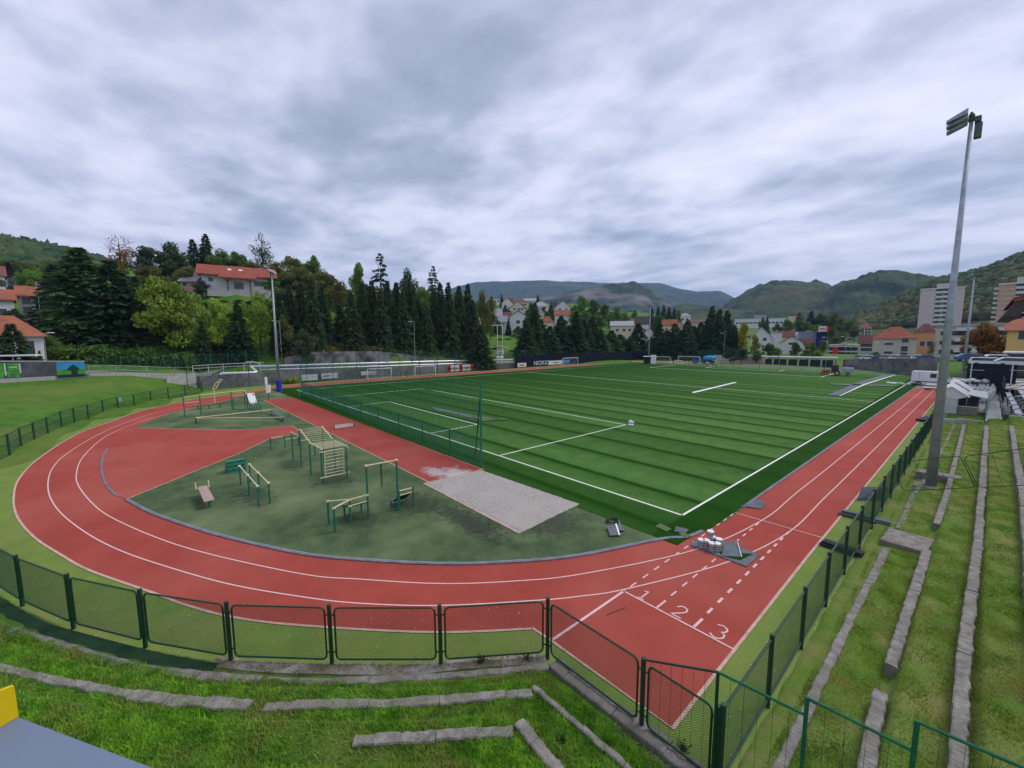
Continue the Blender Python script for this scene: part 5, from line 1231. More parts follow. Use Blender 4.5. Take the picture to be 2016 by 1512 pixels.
HT=[(955,600,330,10,'broad','dullleaf','dull tree at the left of the topmost hillside block'),
(972,590,430,8,'broad','broad','dark tree right behind the topmost hillside block'),
(1002,608,300,8,'broad','broad','dark bush in front of the gabled white house on the hill'),
(1022,618,260,7,'broad','bright','light bush above the balconied house'),
(1040,606,280,10,'broad','broad','green tree right of the cream hillside house'),
(1055,612,260,10,'broad','dullleaf','grey-green tree under the grey-roofed hillside house'),
(1070,602,300,8,'broad','oliveleaf','olive tree beneath the hipped grey roof'),
(950,640,180,14,'broad','oliveleaf','dull olive bush right behind the last spruce of the pipe row'),
(975,685,150,13,'broad','broad','dark bush at the bottom of the steep garden, left'),
(1012,690,150,13,'broad','broad','dark bush at the bottom of the steep garden, right'),
(1028,676,170,10,'broad','broad','green bush beside the first conifer behind the navy screen'),
(1110,640,240,12,'broad','broad','green tree between conifers below the orange-roofed house'),
(1175,640,240,15,'broad','bright','bright green tree above the conifer row, left of the flat grey roof'),
(1135,622,280,13,'broad','broad','leafy tree on the slope under the ridge trees'),(994,597,300,9,'broad','dullleaf','dull green tree among the hillside houses, left of the cream one'),
(979,628,215,9,'spruce','spruce','small dark conifer left of the white balconied house'),
(1001,628,225,6,'spruce','spruce','narrow dark conifer touching the white balconied house'),
(988,579,400,4,'spruce','spruce','tiny far conifer above the hillside houses, left one'),
(1059,580,420,4,'spruce','spruce','tiny far conifer above the hillside houses, right one'),
(965,628,200,10,'broad','bright','light green bush in the hillside garden'),
(1012,655,190,9,'broad','bright','round green bush in the steep garden'),
(1020,658,185,8,'broad','bright','round yellow-green bush in the steep garden, right one'),
(970,655,190,10,'broad','oliveleaf','olive bush at the left of the steep garden'),
(1046,592,300,8,'broad','dullleaf','tree between the cream house and the grey roofs'),
(1085,600,310,9,'spruce','pine','dark conifer before the gabled house on the ridge'),
(1078,612,280,10,'broad','oliveleaf','olive tree between the orange roofs'),
(1000,668,180,10,'broad','bright','low bush by the garden path'),
(985,672,175,9,'broad','bright','low bush below the garden path'),
(1128,608,280,10,'broad','bright','light green tree right of the orange-roofed house')]
for u,vt,D,hw,k,l,lab in HT: tree(lab,u,vt,D,hw,k,l,group='trees among the hillside houses')
rg=np.random.default_rng(77)
for band,(u0,u1,n,word) in enumerate(((948,1040,13,'garden tree scattered among the houses of the steep slope'),(1040,1150,13,'garden tree scattered below the ridge houses'),(1150,1300,13,'bushy tree crowding the slope behind the navy-screen conifers'))):
    us=np.sort(rg.uniform(u0,u1,n))
    for i,u in enumerate(us):
        D=rg.uniform(190,330);x,y,_=PD(u,650,D);zb=terr(x,y);hh=rg.uniform(4.5,8)
        e=np.array([x,y,zb+hh])-C0;vt=756-FPX*(e@CU)/(e@CF)
        tree(word+', '+ORD[i]+' from the left',float(u),float(vt),D,rg.uniform(7,11),'broad',('broad','dullleaf','bright','oliveleaf')[int(rg.integers(0,4))],group='small trees scattered over the village slope, part '+('one','two','three')[band])
# ivy hedge along the road
def shrubmass(name,label,pts,w,h,n,leaf_,s=.16):
    P=[]
    for i in range(n):
        k=RNG.integers(0,len(pts)-1);f=RNG.random();x=pts[k][0]*(1-f)+pts[k+1][0]*f+RNG.normal()*w;y=pts[k][1]*(1-f)+pts[k+1][1]*f+RNG.normal()*w
        P.append((x,y,terr(x,y)+RNG.random()**.7*h*(.85+.15*math.sin(x*1.3+y))))
    P=np.array(P);d=RNG.normal(0,1,(n,3));d/=np.linalg.norm(d,axis=1)[:,None];e=np.cross(d,RNG.normal(0,1,(n,3)));e/=np.linalg.norm(e,axis=1)[:,None]
    V=np.stack([P-d*s-e*s,P+d*s-e*s,P+d*s+e*s,P-d*s+e*s],1).reshape(-1,3);o=npmesh(name,V,np.arange(4*n).reshape(-1,4),M[leaf_]);tag(o,label,'hedge');return o
shrubmass('hedge','long dark ivy hedge along the far side of the road',[PD(u,700,105)[:2] for u in (100,180,260,330,390)],.7,3.0,9000,'broad')
shrubmass('undergrowth','shady brown undergrowth at the foot of the great pines',[PD(u,700,112)[:2] for u in (110,180,260,330,400,470)],2.2,2.6,7000,'broad')['kind']='stuff'
shrubmass('undergrowth','low scrub under the spruce row',[PX(u,695,-92)[:2] for u in (560,650,740,830,930)],1.2,1.4,6000,'oliveleaf')['kind']='stuff'
shrubmass('bush','low yellow-green bush at the wall foot right of the padded mast',[PX(u,745,-79.4)[:2] for u in (560,580)],.4,1.3,900,'lime',.12)
# ================= walls, pipes, road =================
def wall_seg(name,label,pts,th,m,cat='wall',group=None,zb=-.3):
    mb=MB()
    for (x0,y0,z0),(x1,y1,z1) in zip(pts,pts[1:]):
        d=np.array([x1-x0,y1-y0]);n=np.array([-d[1],d[0]])/np.hypot(*d)*th
        V=[(x0,y0,zb),(x1,y1,zb),(x1+n[0],y1+n[1],zb),(x0+n[0],y0+n[1],zb),(x0,y0,z0),(x1,y1,z1),(x1+n[0],y1+n[1],z1),(x0+n[0],y0+n[1],z0)]
        mb.add(V,[(3,2,1,0),(4,5,6,7),(0,1,5,4),(1,2,6,5),(2,3,7,6),(3,0,4,7)])
    o=mb.build(name,m);tag(o,label,cat,group);return o
X8=-80.6
wall_seg('stone_wall','dark stone retaining wall with banners along the back straight',[(X8,-12,2.3),(X8,5,2.5),(X8,20,2.1),(X8,41,1.7),(X8,62,1.4)],.5,M['stone'])
wall_seg('retaining_wall','high grey stained retaining wall behind the silver pipes',[PX(560,704,-88.2)]+[PX(610,693,-88.2),PX(740,691,-88.2),PX(800,698,-88.2),PX(850,707,-88.2),PX(930,710,-88.2),PX(960,712,-88.2)],.4,M['stone2'])
p0=PD(0,752,85);p1=PD(170,742,85)
def pt_on(f,dz): return tuple(p0[i]+(p1[i]-p0[i])*f+(dz if i==2 else 0) for i in range(3))
wz0=PD(0,712,85)[2];wz1=PD(170,712,85)[2]
def wtop(f): return wz0+(wz1-wz0)*f
dirw=np.array([p1[0]-p0[0],p1[1]-p0[1]]);Lw=np.hypot(*dirw);dirw/=Lw;nw=np.array([dirw[1],-dirw[0]])
if nw@np.array([CX-p0[0],CY-p0[1]])<0: nw=-nw
t=thing('mural_wall','low roadside wall above the grass mound with a football mural and green lettering','wall',(p0[0],p0[1],p0[2]))
def wpanel(name,f0,f1,z0,z1,off,m,th=.02):
    a=np.array(p0[:2])+dirw*Lw*f0+nw*off;b=np.array(p0[:2])+dirw*Lw*f1+nw*off
    V=[];
    for (q,f) in ((a,f0),(b,f1)):
        base=p0[2]+(p1[2]-p0[2])*f;tp=wtop(f)
        V.append((q[0],q[1],base+(tp-base)*z0));V.append((q[0],q[1],base+(tp-base)*z1))
    V=[V[0],V[2],V[3],V[1]];V+=[(x-nw[0]*th,y-nw[1]*th,z) for x,y,z in V]
    mb=MB();mb.add(V,[(0,1,2,3),(7,6,5,4),(0,4,5,1),(1,5,6,2),(2,6,7,3),(3,7,4,0)]);return mb.build(name,m,t)
wpanel('wall_body',-1.2,1.0,-.25,1.,0,M['asphalt'],.3)
wpanel('coping',-1.2,1.005,1.0,1.05,.05,M['conc_light'],.42)
wpanel('plinth',-1.2,.62,-.1,.16,.03,M['conc_light'])
M['mgreen']=mat('mural_green',(.10,.38,.06),(.05,.24,.04),1.5,.8);M['mdark']=mat('mural_dark',(.02,.06,.05),(.02,.04,.04),1,.8);M['mdk']=mat('mural_slate',(.09,.095,.11),(.06,.062,.075),.8,.9,c3=(.13,.13,.14),s3=.6)
wpanel('slate_paint',-1.2,.64,.16,.99,.035,M['mdk'])
wpanel('mural_sky',.65,.99,.55,.97,.03,M['sky']);wpanel('mural_field',.65,.99,.05,.55,.03,M['mgreen']);wpanel('mural_shade',.65,.99,.05,.22,.04,M['mdark'])
for a,b,c,d in ((.78,.92,.45,.62),(.80,.90,.62,.72),(.83,.87,.72,.80),(.82,.90,.15,.45)): wpanel('mural_figure',a,b,c,d,.05,M['mdark'])
for i,(a,b,c,d) in enumerate(((-.02,.06,.55,.92),(.10,.23,.55,.92),(-.02,.22,.38,.52),(.0,.05,.18,.38),(.09,.13,.18,.38),(.17,.22,.15,.38),(-.2,-.06,.3,.9))): wpanel('green_lettering',a,b,c,d,.05,M['mgreen'])
for a,b,c,d in ((.065,.08,.3,.92),(.12,.2,.7,.74),(.225,.24,.4,.9)): wpanel('letter_outline',a,b,c,d,.06,M['sheet'])
# light canopy edge behind wall
mb=MB();a=PD(-60,703,92);b=PD(78,708,90);mb.box(((a[0]+b[0])/2,(a[1]+b[1])/2,a[2]+.1),(math.dist(a[:2],b[:2]),3.,.18),math.atan2(b[1]-a[1],b[0]-a[0]),.02)
o=mb.build('shelter_roof',M['sheet']);tag(o,'flat white shelter roof edge behind the lettered wall','shelter')
# road strip behind the mound
def strip(name,px,m,dz=.08):
    mb=MB();P=[PD(u,v,D) for u,v,D in px];n=len(P)//2
    return P
RP=[];
for u in range(100,500,12):
    D=95 if u<250 else 95+(u-250)*.03;RP.append((u,D))
V=[];F=[]
for u,D in RP:
    for dd in (-3.2,3.6):
        a=azu(u);x,y=CX+(D+dd)*math.sin(a),CY+(D+dd)*math.cos(a);V.append((x,y,terr(x,y)+.10))
for i in range(len(RP)-1): F.append((2*i,2*i+2,2*i+3,2*i+1))
mb=MB();mb.add(V,F);struct(mb.build('road',M['asphalt']))
# light guard wall & rail along road
def railing(label,pxs,h,m,step=2.6,name='railing',nb=2,r=.03):
    P=[PD(*p) for p in pxs];t=thing(name,label,name.replace('_',' '),P[0])
    for a,b in zip(P,P[1:]):
        n=max(1,int(math.dist(a[:2],b[:2])/step))
        for i in range(n): q=lerp(a,b,i/n);tb(t,'post',[((q[0],q[1],q[2]-.2),(q[0],q[1],q[2]+h))],r*1.3,m,6)
        for k in range(nb): z=h*(1-k*.45);tb(t,'rail',[((a[0],a[1],a[2]+z),(b[0],b[1],b[2]+z))],r,m,6)
    return t
railing('thin grey roadside railing between the mural wall and the footbridge',[(176,741,87),(230,739,88),(290,740,89),(345,741,92),(380,739,96)],1.5,M['galv'],r=.035)
railing('pale footbridge railing above the bent pipes',[(380,733,93),(440,729,93),(520,725,93)],1.15,M['sheet'],2.2,nb=2,r=.04)
P=[PD(175,742,89),PD(250,738,90),(PD(330,739,92)),PD(385,738,94)]
wall_seg('kerb_wall','low pale kerb wall along the road edge',[(x,y,z+.35) for x,y,z in P],.3,M['conc_light'],'kerb wall')
# concrete abutment
P=[PD(385,740,90.5),PD(470,736,91),PD(545,731,91.5)]
wall_seg('bridge_abutment','grey concrete abutment under the footbridge railing',[(x,y,z) for x,y,z in P],.6,M['stone'],'abutment')
P=[PD(330,760,87),PD(387,757,88.5)]
wall_seg('graffiti_wall','pale concrete wall with faint graffiti between mound and pipes',[(P[0][0],P[0][1],PD(330,742,87)[2]),(P[1][0],P[1][1],PD(387,738,88.5)[2])],.3,M['conc_light'],'wall')
# pipes
t=thing('heating_pipes','pair of big silver insulated pipes running above the stone wall','pipes',(-84,20,0))
up=[PX(500,722,-84),PX(640,717.7,-84),PX(840,712,-84),PX(960,709.5,-84),PX(1010,708,-84)];lo=[PX(509,728.5,-84),PX(640,724.5,-84),PX(840,718,-84),PX(960,714.5,-84),PX(1010,712.5,-84)]
mb=MB();mb.path(up,.24,12);mb.build('upper_pipe',M['silver'],t,smooth=True);mb=MB();mb.path(lo,.22,12);mb.build('lower_pipe',M['silver'],t,smooth=True)
j1=[PX(410,743.5,-82),PX(425,743.3,-82),PX(437,735.5,-82),PX(500,733.5,-82),PX(506,732.5,-82.2),PX(494,723,-83.8),PX(500,722,-84)]
j2=[PX(418,743.8,-81.8),PX(428,746.5,-81.8),PX(440,744.7,-81.8),PX(505,740.5,-82),PX(508,738,-82.2)]
mb=MB();mb.path(j1,.25,12);mb.build('pipe_bend',M['silver'],t,smooth=True);mb=MB();mb.path(j2,.25,12);mb.build('pipe_bend',M['silver'],t,smooth=True)
mb=MB();mb.path([PX(390,743.6,-82),PX(412,743.6,-82)],.26,12);mb.build('pipe_stub',M['silver'],t,smooth=True)
for y in np.arange(-2,62,6.5):
    z=np.interp(y,[-3,35,60],[3.6,2.9,2.6]);mb=MB();mb.box((-84,y,z/2-.3),(.22,.22,z),0);mb.box((-84,y,z*.72),(.9,.16,.14),0);mb.box((-84,y,z+.05),(.7,.16,.12),0);mb.build('support',M['galv'],t)
mb=MB();
for u in (494,512): a=PX(u,727,-83.5);mb.tube((a[0],a[1],1.2),(a[0],a[1],a[2]+1.4),.05,6)
a=PX(484,713,-83.5);b=PX(497,711.5,-83.5);c=PX(512,716,-83.5);mb.path([PX(484,716,-83.5),a,b,c,PX(512,722,-83.5)],.05,6);mb.build('frame',M['sheet'],t)
# banners on the wall
def banner(label,u0,v0,u1,v1,X,bg='sheet',parts=()):
    a=PX(u0,v1,X);b=PX(u1,v1,X);zt_=PX(u0,v0,X)[2];t=thing('banner',label,'banner',(X,a[1],a[2]),group='banners along the back straight')
    mb=MB();mb.box((X,(a[1]+b[1])/2,(a[2]+zt_)/2),(.05,abs(b[1]-a[1]),zt_-a[2]));mb.build('cloth',M[bg],t)
    for (f0,f1,g0,g1,m) in parts:
        y0,y1=a[1]+(b[1]-a[1])*f0,a[1]+(b[1]-a[1])*f1;z0,z1=a[2]+(zt_-a[2])*g0,a[2]+(zt_-a[2])*g1
        mb=MB();mb.box((X+.04,(y0+y1)/2,(z0+z1)/2),(.03,abs(y1-y0),z1-z0));mb.build('emblem',M[m],t)
    return t,a,b,zt_
def text_on(t,s,X,yc,zc,size,m):
    cu=bpy.data.curves.new('lettering','FONT');cu.body=s;cu.size=size;cu.align_x='CENTER';cu.align_y='CENTER';cu.extrude=.01
    o=bpy.data.objects.new('lettering',cu);COL.objects.link(o);dg=bpy.context.evaluated_depsgraph_get();me=bpy.data.meshes.new_from_object(o.evaluated_get(dg));bpy.data.objects.remove(o)
    me.materials.append(M[m]);o=bpy.data.objects.new('lettering',me);COL.objects.link(o);o.parent=t
    o.location=(X-t.location.x,yc-t.location.y,zc-t.location.z);o.rotation_euler=(math.radians(90),0,math.radians(90));return o
t,a,b,zt_=banner('long red and white banner with black lettering on the stone wall',881,719.5,932,732,-79.9,'sheet',((0,.12,0,1,'red'),(.44,.57,0,1,'red'),(.9,1,0,1,'red'),(.03,.09,.25,.75,'sheet'),(.475,.535,.25,.75,'sheet'),(.925,.975,.25,.75,'sheet')))
for f in (.28,.735): text_on(t,'triglav',-79.83,a[1]+(b[1]-a[1])*f,(a[2]+zt_)/2,1.0,'dark')
banner('pale green-tinted banner on the stone wall, leftmost',594,738,626,750,-79.9)
banner('white banner with faint grey emblem on the stone wall, second from left',633,735.5,665,746,-79.9,'sheet',((.1,.5,.4,.6,'grey'),))
banner('small white banner behind the first stored goal',711,731.5,725,739,-79.9);banner('small white banner with grey text behind the first stored goal, right one',726,731,739,737.5,-79.9,'sheet',((.2,.8,.4,.6,'grey'),))
# navy screen along far back straight
t=thing('screen_fence','long navy fabric screen fence along the far part of the back straight','fence',(-79.8,62,0))
pts=[(1016,722),(1060,719),(1110,716),(1160,713.5),(1200,711),(1236,709)]
Y0=PX(1014,720,-79.8)[1];ys=[Y0+i*7 for i in range(13)]
for p,q in zip(ys,ys[1:]):
    mb=MB();mb.box((-79.8,(p+q)/2,1.8),(.06,q-p-.12,3.4));mb.build('fabric_panel',M['navy'],t);tb(t,'post',[((-79.75,p,-.1),(-79.75,p,3.7))],.06,M['dark'],6)
banner('small white banner with red print at the left end of the navy screen',1019,715,1036,723,-79.6,'sheet',((.2,.75,.3,.6,'red'),))
t,a,b,zt_=banner('deep blue banner with pale letters on the navy screen',1052,711,1079,720,-79.6,'netblue');text_on(t,'NIOKIO',-79.5,(a[1]+b[1])/2,(a[2]+zt_)/2,1.9,'sheet')
banner('long white banner on the navy screen',1080,710.5,1107,718.5,-79.6,'sheet',((.35,.7,.4,.6,'grey'),));banner('light blue banner behind the far goal',1109,709,1121,715.5,-79.6,'sky')
# table / scoreboard tower
t=thing('scoreboard_tower','pale twin-post tower with stacked white boards beside the lone spruce','scoreboard',(-81.6,50,0))
for u in (979,989): a=PX(u,641,-81.6);tb(t,'post',[((a[0],a[1],0),a)],.09,M['sheet'],6)
for (v0,v1) in ((688,697),(700,706),(717,726)): a=PX(978,v1,-81.4);b=PX(991,v0,-81.4);mb=MB();mb.box((-81.4,(a[1]+b[1])/2,(a[2]+b[2])/2),(.1,abs(b[1]-a[1]),b[2]-a[2]));mb.build('board',M['sheet'],t)
for (v0,v1) in ((689,691),(693,695)): 
    for du in (2,6,9): a=PX(978+du,v1,-81.3);b=PX(980+du,v0,-81.3);mb=MB();mb.box((-81.3,(a[1]+b[1])/2,(a[2]+b[2])/2),(.1,abs(b[1]-a[1]),b[2]-a[2]));mb.build('digit_window',M['dark'],t)
a=PX(968,641,-81.6);b=PX(990,640,-81.6);tb(t,'cross_bar',[(a,b)],.08,M['sheet'],6)
a=PX(978,680,-81.6);b=PX(1001,685,-81.6);mb=MB();mb.add([a,(a[0]-2,a[1],a[2]),(b[0]-2,b[1],b[2]),b,(a[0],a[1],a[2]+.15),(a[0]-2,a[1],a[2]+.15),(b[0]-2,b[1],b[2]+.15),(b[0],b[1],b[2]+.15)],[(3,2,1,0),(4,5,6,7),(0,1,5,4),(1,2,6,5),(2,3,7,6),(3,0,4,7)]);mb.build('roof_panel',M['sheet'],t)
# green mesh screen at the far upper wall
t=thing('mesh_screen','green mesh fence on top of the retaining wall under the spruces','fence',(-88.4,30,0))
for i in range(14):
    y=16+i*5.2;zb=2.6-.05*i;tb(t,'post',[((-88.4,y,1.),(-88.4,y,zb+2.9))],.05,M['wire2'],5)
mb=MB()
for k in range(16): mb.tube((-88.4,16,2.8+k*.18),(-88.4,86,2.0+k*.18),.012,3,cap=False)
for k in range(140): y=16+k*.5;mb.tube((-88.4,y,2.4-.01*k*.6),(-88.4,y,5.4-.01*k*.6),.010,3,cap=False)
mb.build('wire_mesh',M['wire2'],t)
# roadside mesh fence left
t=thing('mesh_screen','thin green mesh fence along the far side of the road','fence',PD(180,715,100))
Q=[PD(u,v,99.5) for u,v in ((172,735),(240,731),(310,728),(380,726),(450,722),(520,716))]
for a,b in zip(Q,Q[1:]):
    for f in (0,.5): q=lerp(a,b,f);tb(t,'post',[((q[0],q[1],q[2]-.5),(q[0],q[1],q[2]+2.9))],.05,M['wire2'],5)
    mb=MB()
    for k in range(14): mb.tube((a[0],a[1],a[2]+.2*k),(b[0],b[1],b[2]+.2*k),.012,3,cap=False)
    n=int(math.dist(a,b)/.5)
    for k in range(n): q=lerp(a,b,k/n);mb.tube(q,(q[0],q[1],q[2]+2.8),.010,3,cap=False)
    mb.build('wire_mesh',M['wire2'],t)
# street lamps
def lamp(label,u,vt,vb,D,arm=-1.,r=.07):
    if isinstance(D,str):D=DX(u,float(D[1:]))
    p=PD(u,vt,D);zb=terr(p[0],p[1]);t=thing('street_lamp',label,'street lamp',(p[0],p[1],zb),azu(u)*-1,group='slim street lamps')
    h=p[2]-zb;mb=MB();mb.tube((0,0,-.2),(0,0,h-.1),r,8,r2=r*.6);mb.build('pole',M['galv'],t,local=True)
    mb=MB();mb.tube((0,0,h-.15),(arm*.7,0,h),.04,6);mb.build('arm',M['galv'],t,local=True)
    mb=MB();mb.box((arm*1.,0,h),(.8,.3,.14),0,.04);mb.build('lamp_head',M['sheet'],t,local=True)
lamp('slim street lamp in front of the dark spruce row above the wall',815,633,700,'X-87.5')
lamp('slim street lamp before the spruce clump at the far corner',1427,656,690,165)
lamp('white lamp post right of the works building, left of a pair',1630,664,705,150);lamp('grey lamp post, right of the pair near the works building',1667,663,700,150);lamp('short lamp post behind the pair near the works building',1678,664,690,175)
lamp('thin lamp post in front of the dark spruce behind the padded mast',550,632,697,'X-90.5');lamp('thin lamp post in front of the beige house',1737,674,702,150);lamp('lamp post rising from the green bank beside the far fence',1537,672,716,146)
lamp('lamp post with short arm by the tiled cottage',85,655,712,96,.8)
lamp('slender lamp post beside the white house at the left',75,583,608,125,.8)
# ================= buildings =================
def house(label,u0,u1,vb,ve,vr,D,wall,roof,style='gable',win=(),depth=None,ov=.5,yaw=0.,name='house',cat='house',chim=0,extra_base=3.,ridge_dir='x',ri=.0):
    a=PD(u0,ve,D);b=PD(u1,ve,D);c=((a[0]+b[0])/2,(a[1]+b[1])/2);w=math.dist(a[:2],b[:2])
    uc=(u0+u1)/2;zb=PD(uc,vb,D)[2];ze=PD(uc,ve,D)[2];zr=PD(uc,vr,D)[2]
    az=math.atan2(b[1]-a[1],b[0]-a[0])+yaw
    depth=depth or w*.8
    t=thing(name,label,cat,(c[0],c[1],zb),az)
    h=ze-zb;H=max(zr-zb,h+.1);dz=extra_base
    hw=w/2;y0,y1=0,depth
    mb=MB()
    if style=='front': # gable facing camera: ridge along depth
        mb.add([(-hw,y0,-dz),(hw,y0,-dz),(hw,y0,h),(0,y0,H-.1),(-hw,y0,h),(-hw,y1,-dz),(hw,y1,-dz),(hw,y1,h),(0,y1,H-.1),(-hw,y1,h)],[(0,1,2,3,4),(9,8,7,6,5),(0,5,6,1),(1,6,7,2),(0,4,9,5)])
    else:
        mb.add([(-hw,y0,-dz),(hw,y0,-dz),(hw,y0,h),(-hw,y0,h),(-hw,y1,-dz),(hw,y1,-dz),(hw,y1,h),(-hw,y1,h)]+([(-hw,depth/2,H-.1),(hw,depth/2,H-.1)] if style=='gable' else []),[(0,1,2,3),(7,6,5,4),(0,4,5,1)]+([(1,5,6,9,2),(0,3,8,7,4)] if style=='gable' else [(1,5,6,2),(0,3,7,4),(3,2,6,7)]))
    mb.build('walls',M[wall],t,local=True)
    mb=MB();o_=ov;th=.22
    def slab_(q):
        n=len(q);vs=q+[(x,y,z+th) for x,y,z in q];mb.add(vs,[tuple(range(n-1,-1,-1)),tuple(range(n,2*n))]+[(i,(i+1)%n,n+(i+1)%n,n+i) for i in range(n)])
    sl=(H-h)
    if style=='front':
        k=sl/hw;slab_([(-hw-o_,y0-o_,h-k*o_),(0,y0-o_,H),(0,y1+o_,H),(-hw-o_,y1+o_,h-k*o_)][::-1]);slab_([(hw+o_,y0-o_,h-k*o_),(0,y0-o_,H),(0,y1+o_,H),(hw+o_,y1+o_,h-k*o_)])
    elif style=='gable':
        k=sl/(depth/2);slab_([(-hw-o_,y0-o_,h-k*o_),(hw+o_,y0-o_,h-k*o_),(hw+o_,depth/2,H),(-hw-o_,depth/2,H)]);slab_([(-hw-o_,depth/2,H),(hw+o_,depth/2,H),(hw+o_,y1+o_,h-k*o_),(-hw-o_,y1+o_,h-k*o_)])
    elif style=='hip':
        r_=min(hw*.75,depth/2);A=[(-hw-o_,y0-o_,h-.1),(hw+o_,y0-o_,h-.1),(hw+o_,y1+o_,h-.1),(-hw-o_,y1+o_,h-.1),(-hw+r_,depth/2,H),(hw-r_,depth/2,H)]
        mb.add(A,[(0,1,5,4),(1,2,5),(2,3,4,5),(3,0,4),(3,2,1,0)])
    else:
        mb.box((0,depth/2,h+.15),(w+2*o_,depth+2*o_,.3))
        if H-h>.8: mb.box((0,depth*.5,(h+.3+H)/2),(w*.25,depth*.3,H-h-.3))
    rf=mb.build('roof',M[roof],t,local=True)
    for k in range(chim):
        mb=MB();mb.box((hw*(.4-.7*k),depth*.5,H+.3),(.7,.7,1.6));mb.build('chimney',M['w_beige'],rf,local=True)
    for (fx,fz,ww,wh) in win: # fractions of wall width/height, metres
        mb=MB();cx_=-hw+w*fx;cz=h*fz
        mb.box((cx_,-.02,cz),(ww+.2,.10,wh+.2));f=mb.build('window',M['sheet'],t,local=True)
        mb=MB();mb.box((cx_,-.07,cz),(ww,.08,wh));mb.build('pane',M['glass'],f,local=True)
    return t
def wins(xs,zs,w=1.1,h=1.3): return [(x,z,w,h) for x in xs for z in zs]
h=house('small white cottage with orange tiled roof behind the lettered wall',-60,84,705,661,619,100,'w_white','roof_orange','hip',[(.74,.45,1.7,2.2)],depth=9,ov=.6)
mb=MB();mb.tube((6.9,-.3,0),(6.6,-.3,4.5),.14,8)
house('white two-storey house with orange roof above the tiled cottage',36,94,622,583,563,132,'w_white','roof_orange','gable',wins((.25,.7),(.3,.75),1.2,1.3),depth=8,chim=1)
house('white house with orange roof at the left edge, behind the tiled cottage',-60,26,630,588,567,128,'w_white','roof_orange','gable',wins((.6,),(.35,),2.2,1.6),depth=8)
house('dark timber chalet with steep roof on the slope at the left edge',0,40,566,548,516,200,'roof_dark','roof_dark','front',[(.55,.6,1.4,1.8)],depth=9,ov=1.4)
house('white gable house beside the dark chalet at the left edge',-50,8,572,540,520,190,'w_white','roof_brown','gable',wins((.8,.95),(.5,),1.,1.8),depth=8)
rh=house('long white hillside house with broad red roof and timber porch',396,536,572,541,521,140,'w_white','roof_red','gable',[(.12,.62,1.1,1.1),(.82,.5,3.2,1.4),(.5,.3,2.2,1.8)],depth=11,ov=1.2,chim=0)
# porch roof
w_=math.dist(PD(396,541,140)[:2],PD(536,541,140)[:2]);hh=PD(466,541,140)[2]-PD(466,572,140)[2]
mb=MB();mb.add([(-4.6,-3.6,hh-1.5),(4.0,-3.6,hh-1.5),(4.8,.0,hh+.25),(-4.0,.0,hh+.25),(-4.6,-3.6,hh-1.25),(4.0,-3.6,hh-1.25),(4.8,.0,hh+.5),(-4.0,.0,hh+.5)],[(3,2,1,0),(4,5,6,7),(0,1,5,4),(1,2,6,5),(2,3,7,6),(3,0,4,7)]);mb.build('porch_roof',M['roof_red'],rh,local=True)
for x in (-2.5,2.6): mb=MB();mb.tube((x,-3.2,-1),(x,-3.2,hh-1.3),.16,6);mb.tube((x,-3.2,hh-2.4),(x-1,-3.2,hh-1.4),.1,5);mb.tube((x,-3.2,hh-2.4),(x+1,-3.2,hh-1.4),.1,5);mb.build('porch_post',M['roof_dark'],rh,local=True)
mb=MB();mb.box((0,-2,-1.4),(14,5,1.6));mb.build('terrace_base',M['conc_light'],rh,local=True)
for x in (-2.4,.2): mb=MB();k=(PD(466,521,140)[2]-PD(466,541,140)[2])/5.5;mb.add([(x,2.0,hh+2*k+.35),(x+.9,2.0,hh+2*k+.35),(x+.9,3.1,hh+3.1*k+.35),(x,3.1,hh+3.1*k+.35)],[(0,1,2,3)]);mb.build('skylight',M['sheet'],rh,local=True)
house('pinkish cottage with long grey roof left of the red-roofed house',352,386,575,553,531,146,'w_salmon','roof_grey','gable',[(.3,.7,1,.8)],depth=10,yaw=-.5)
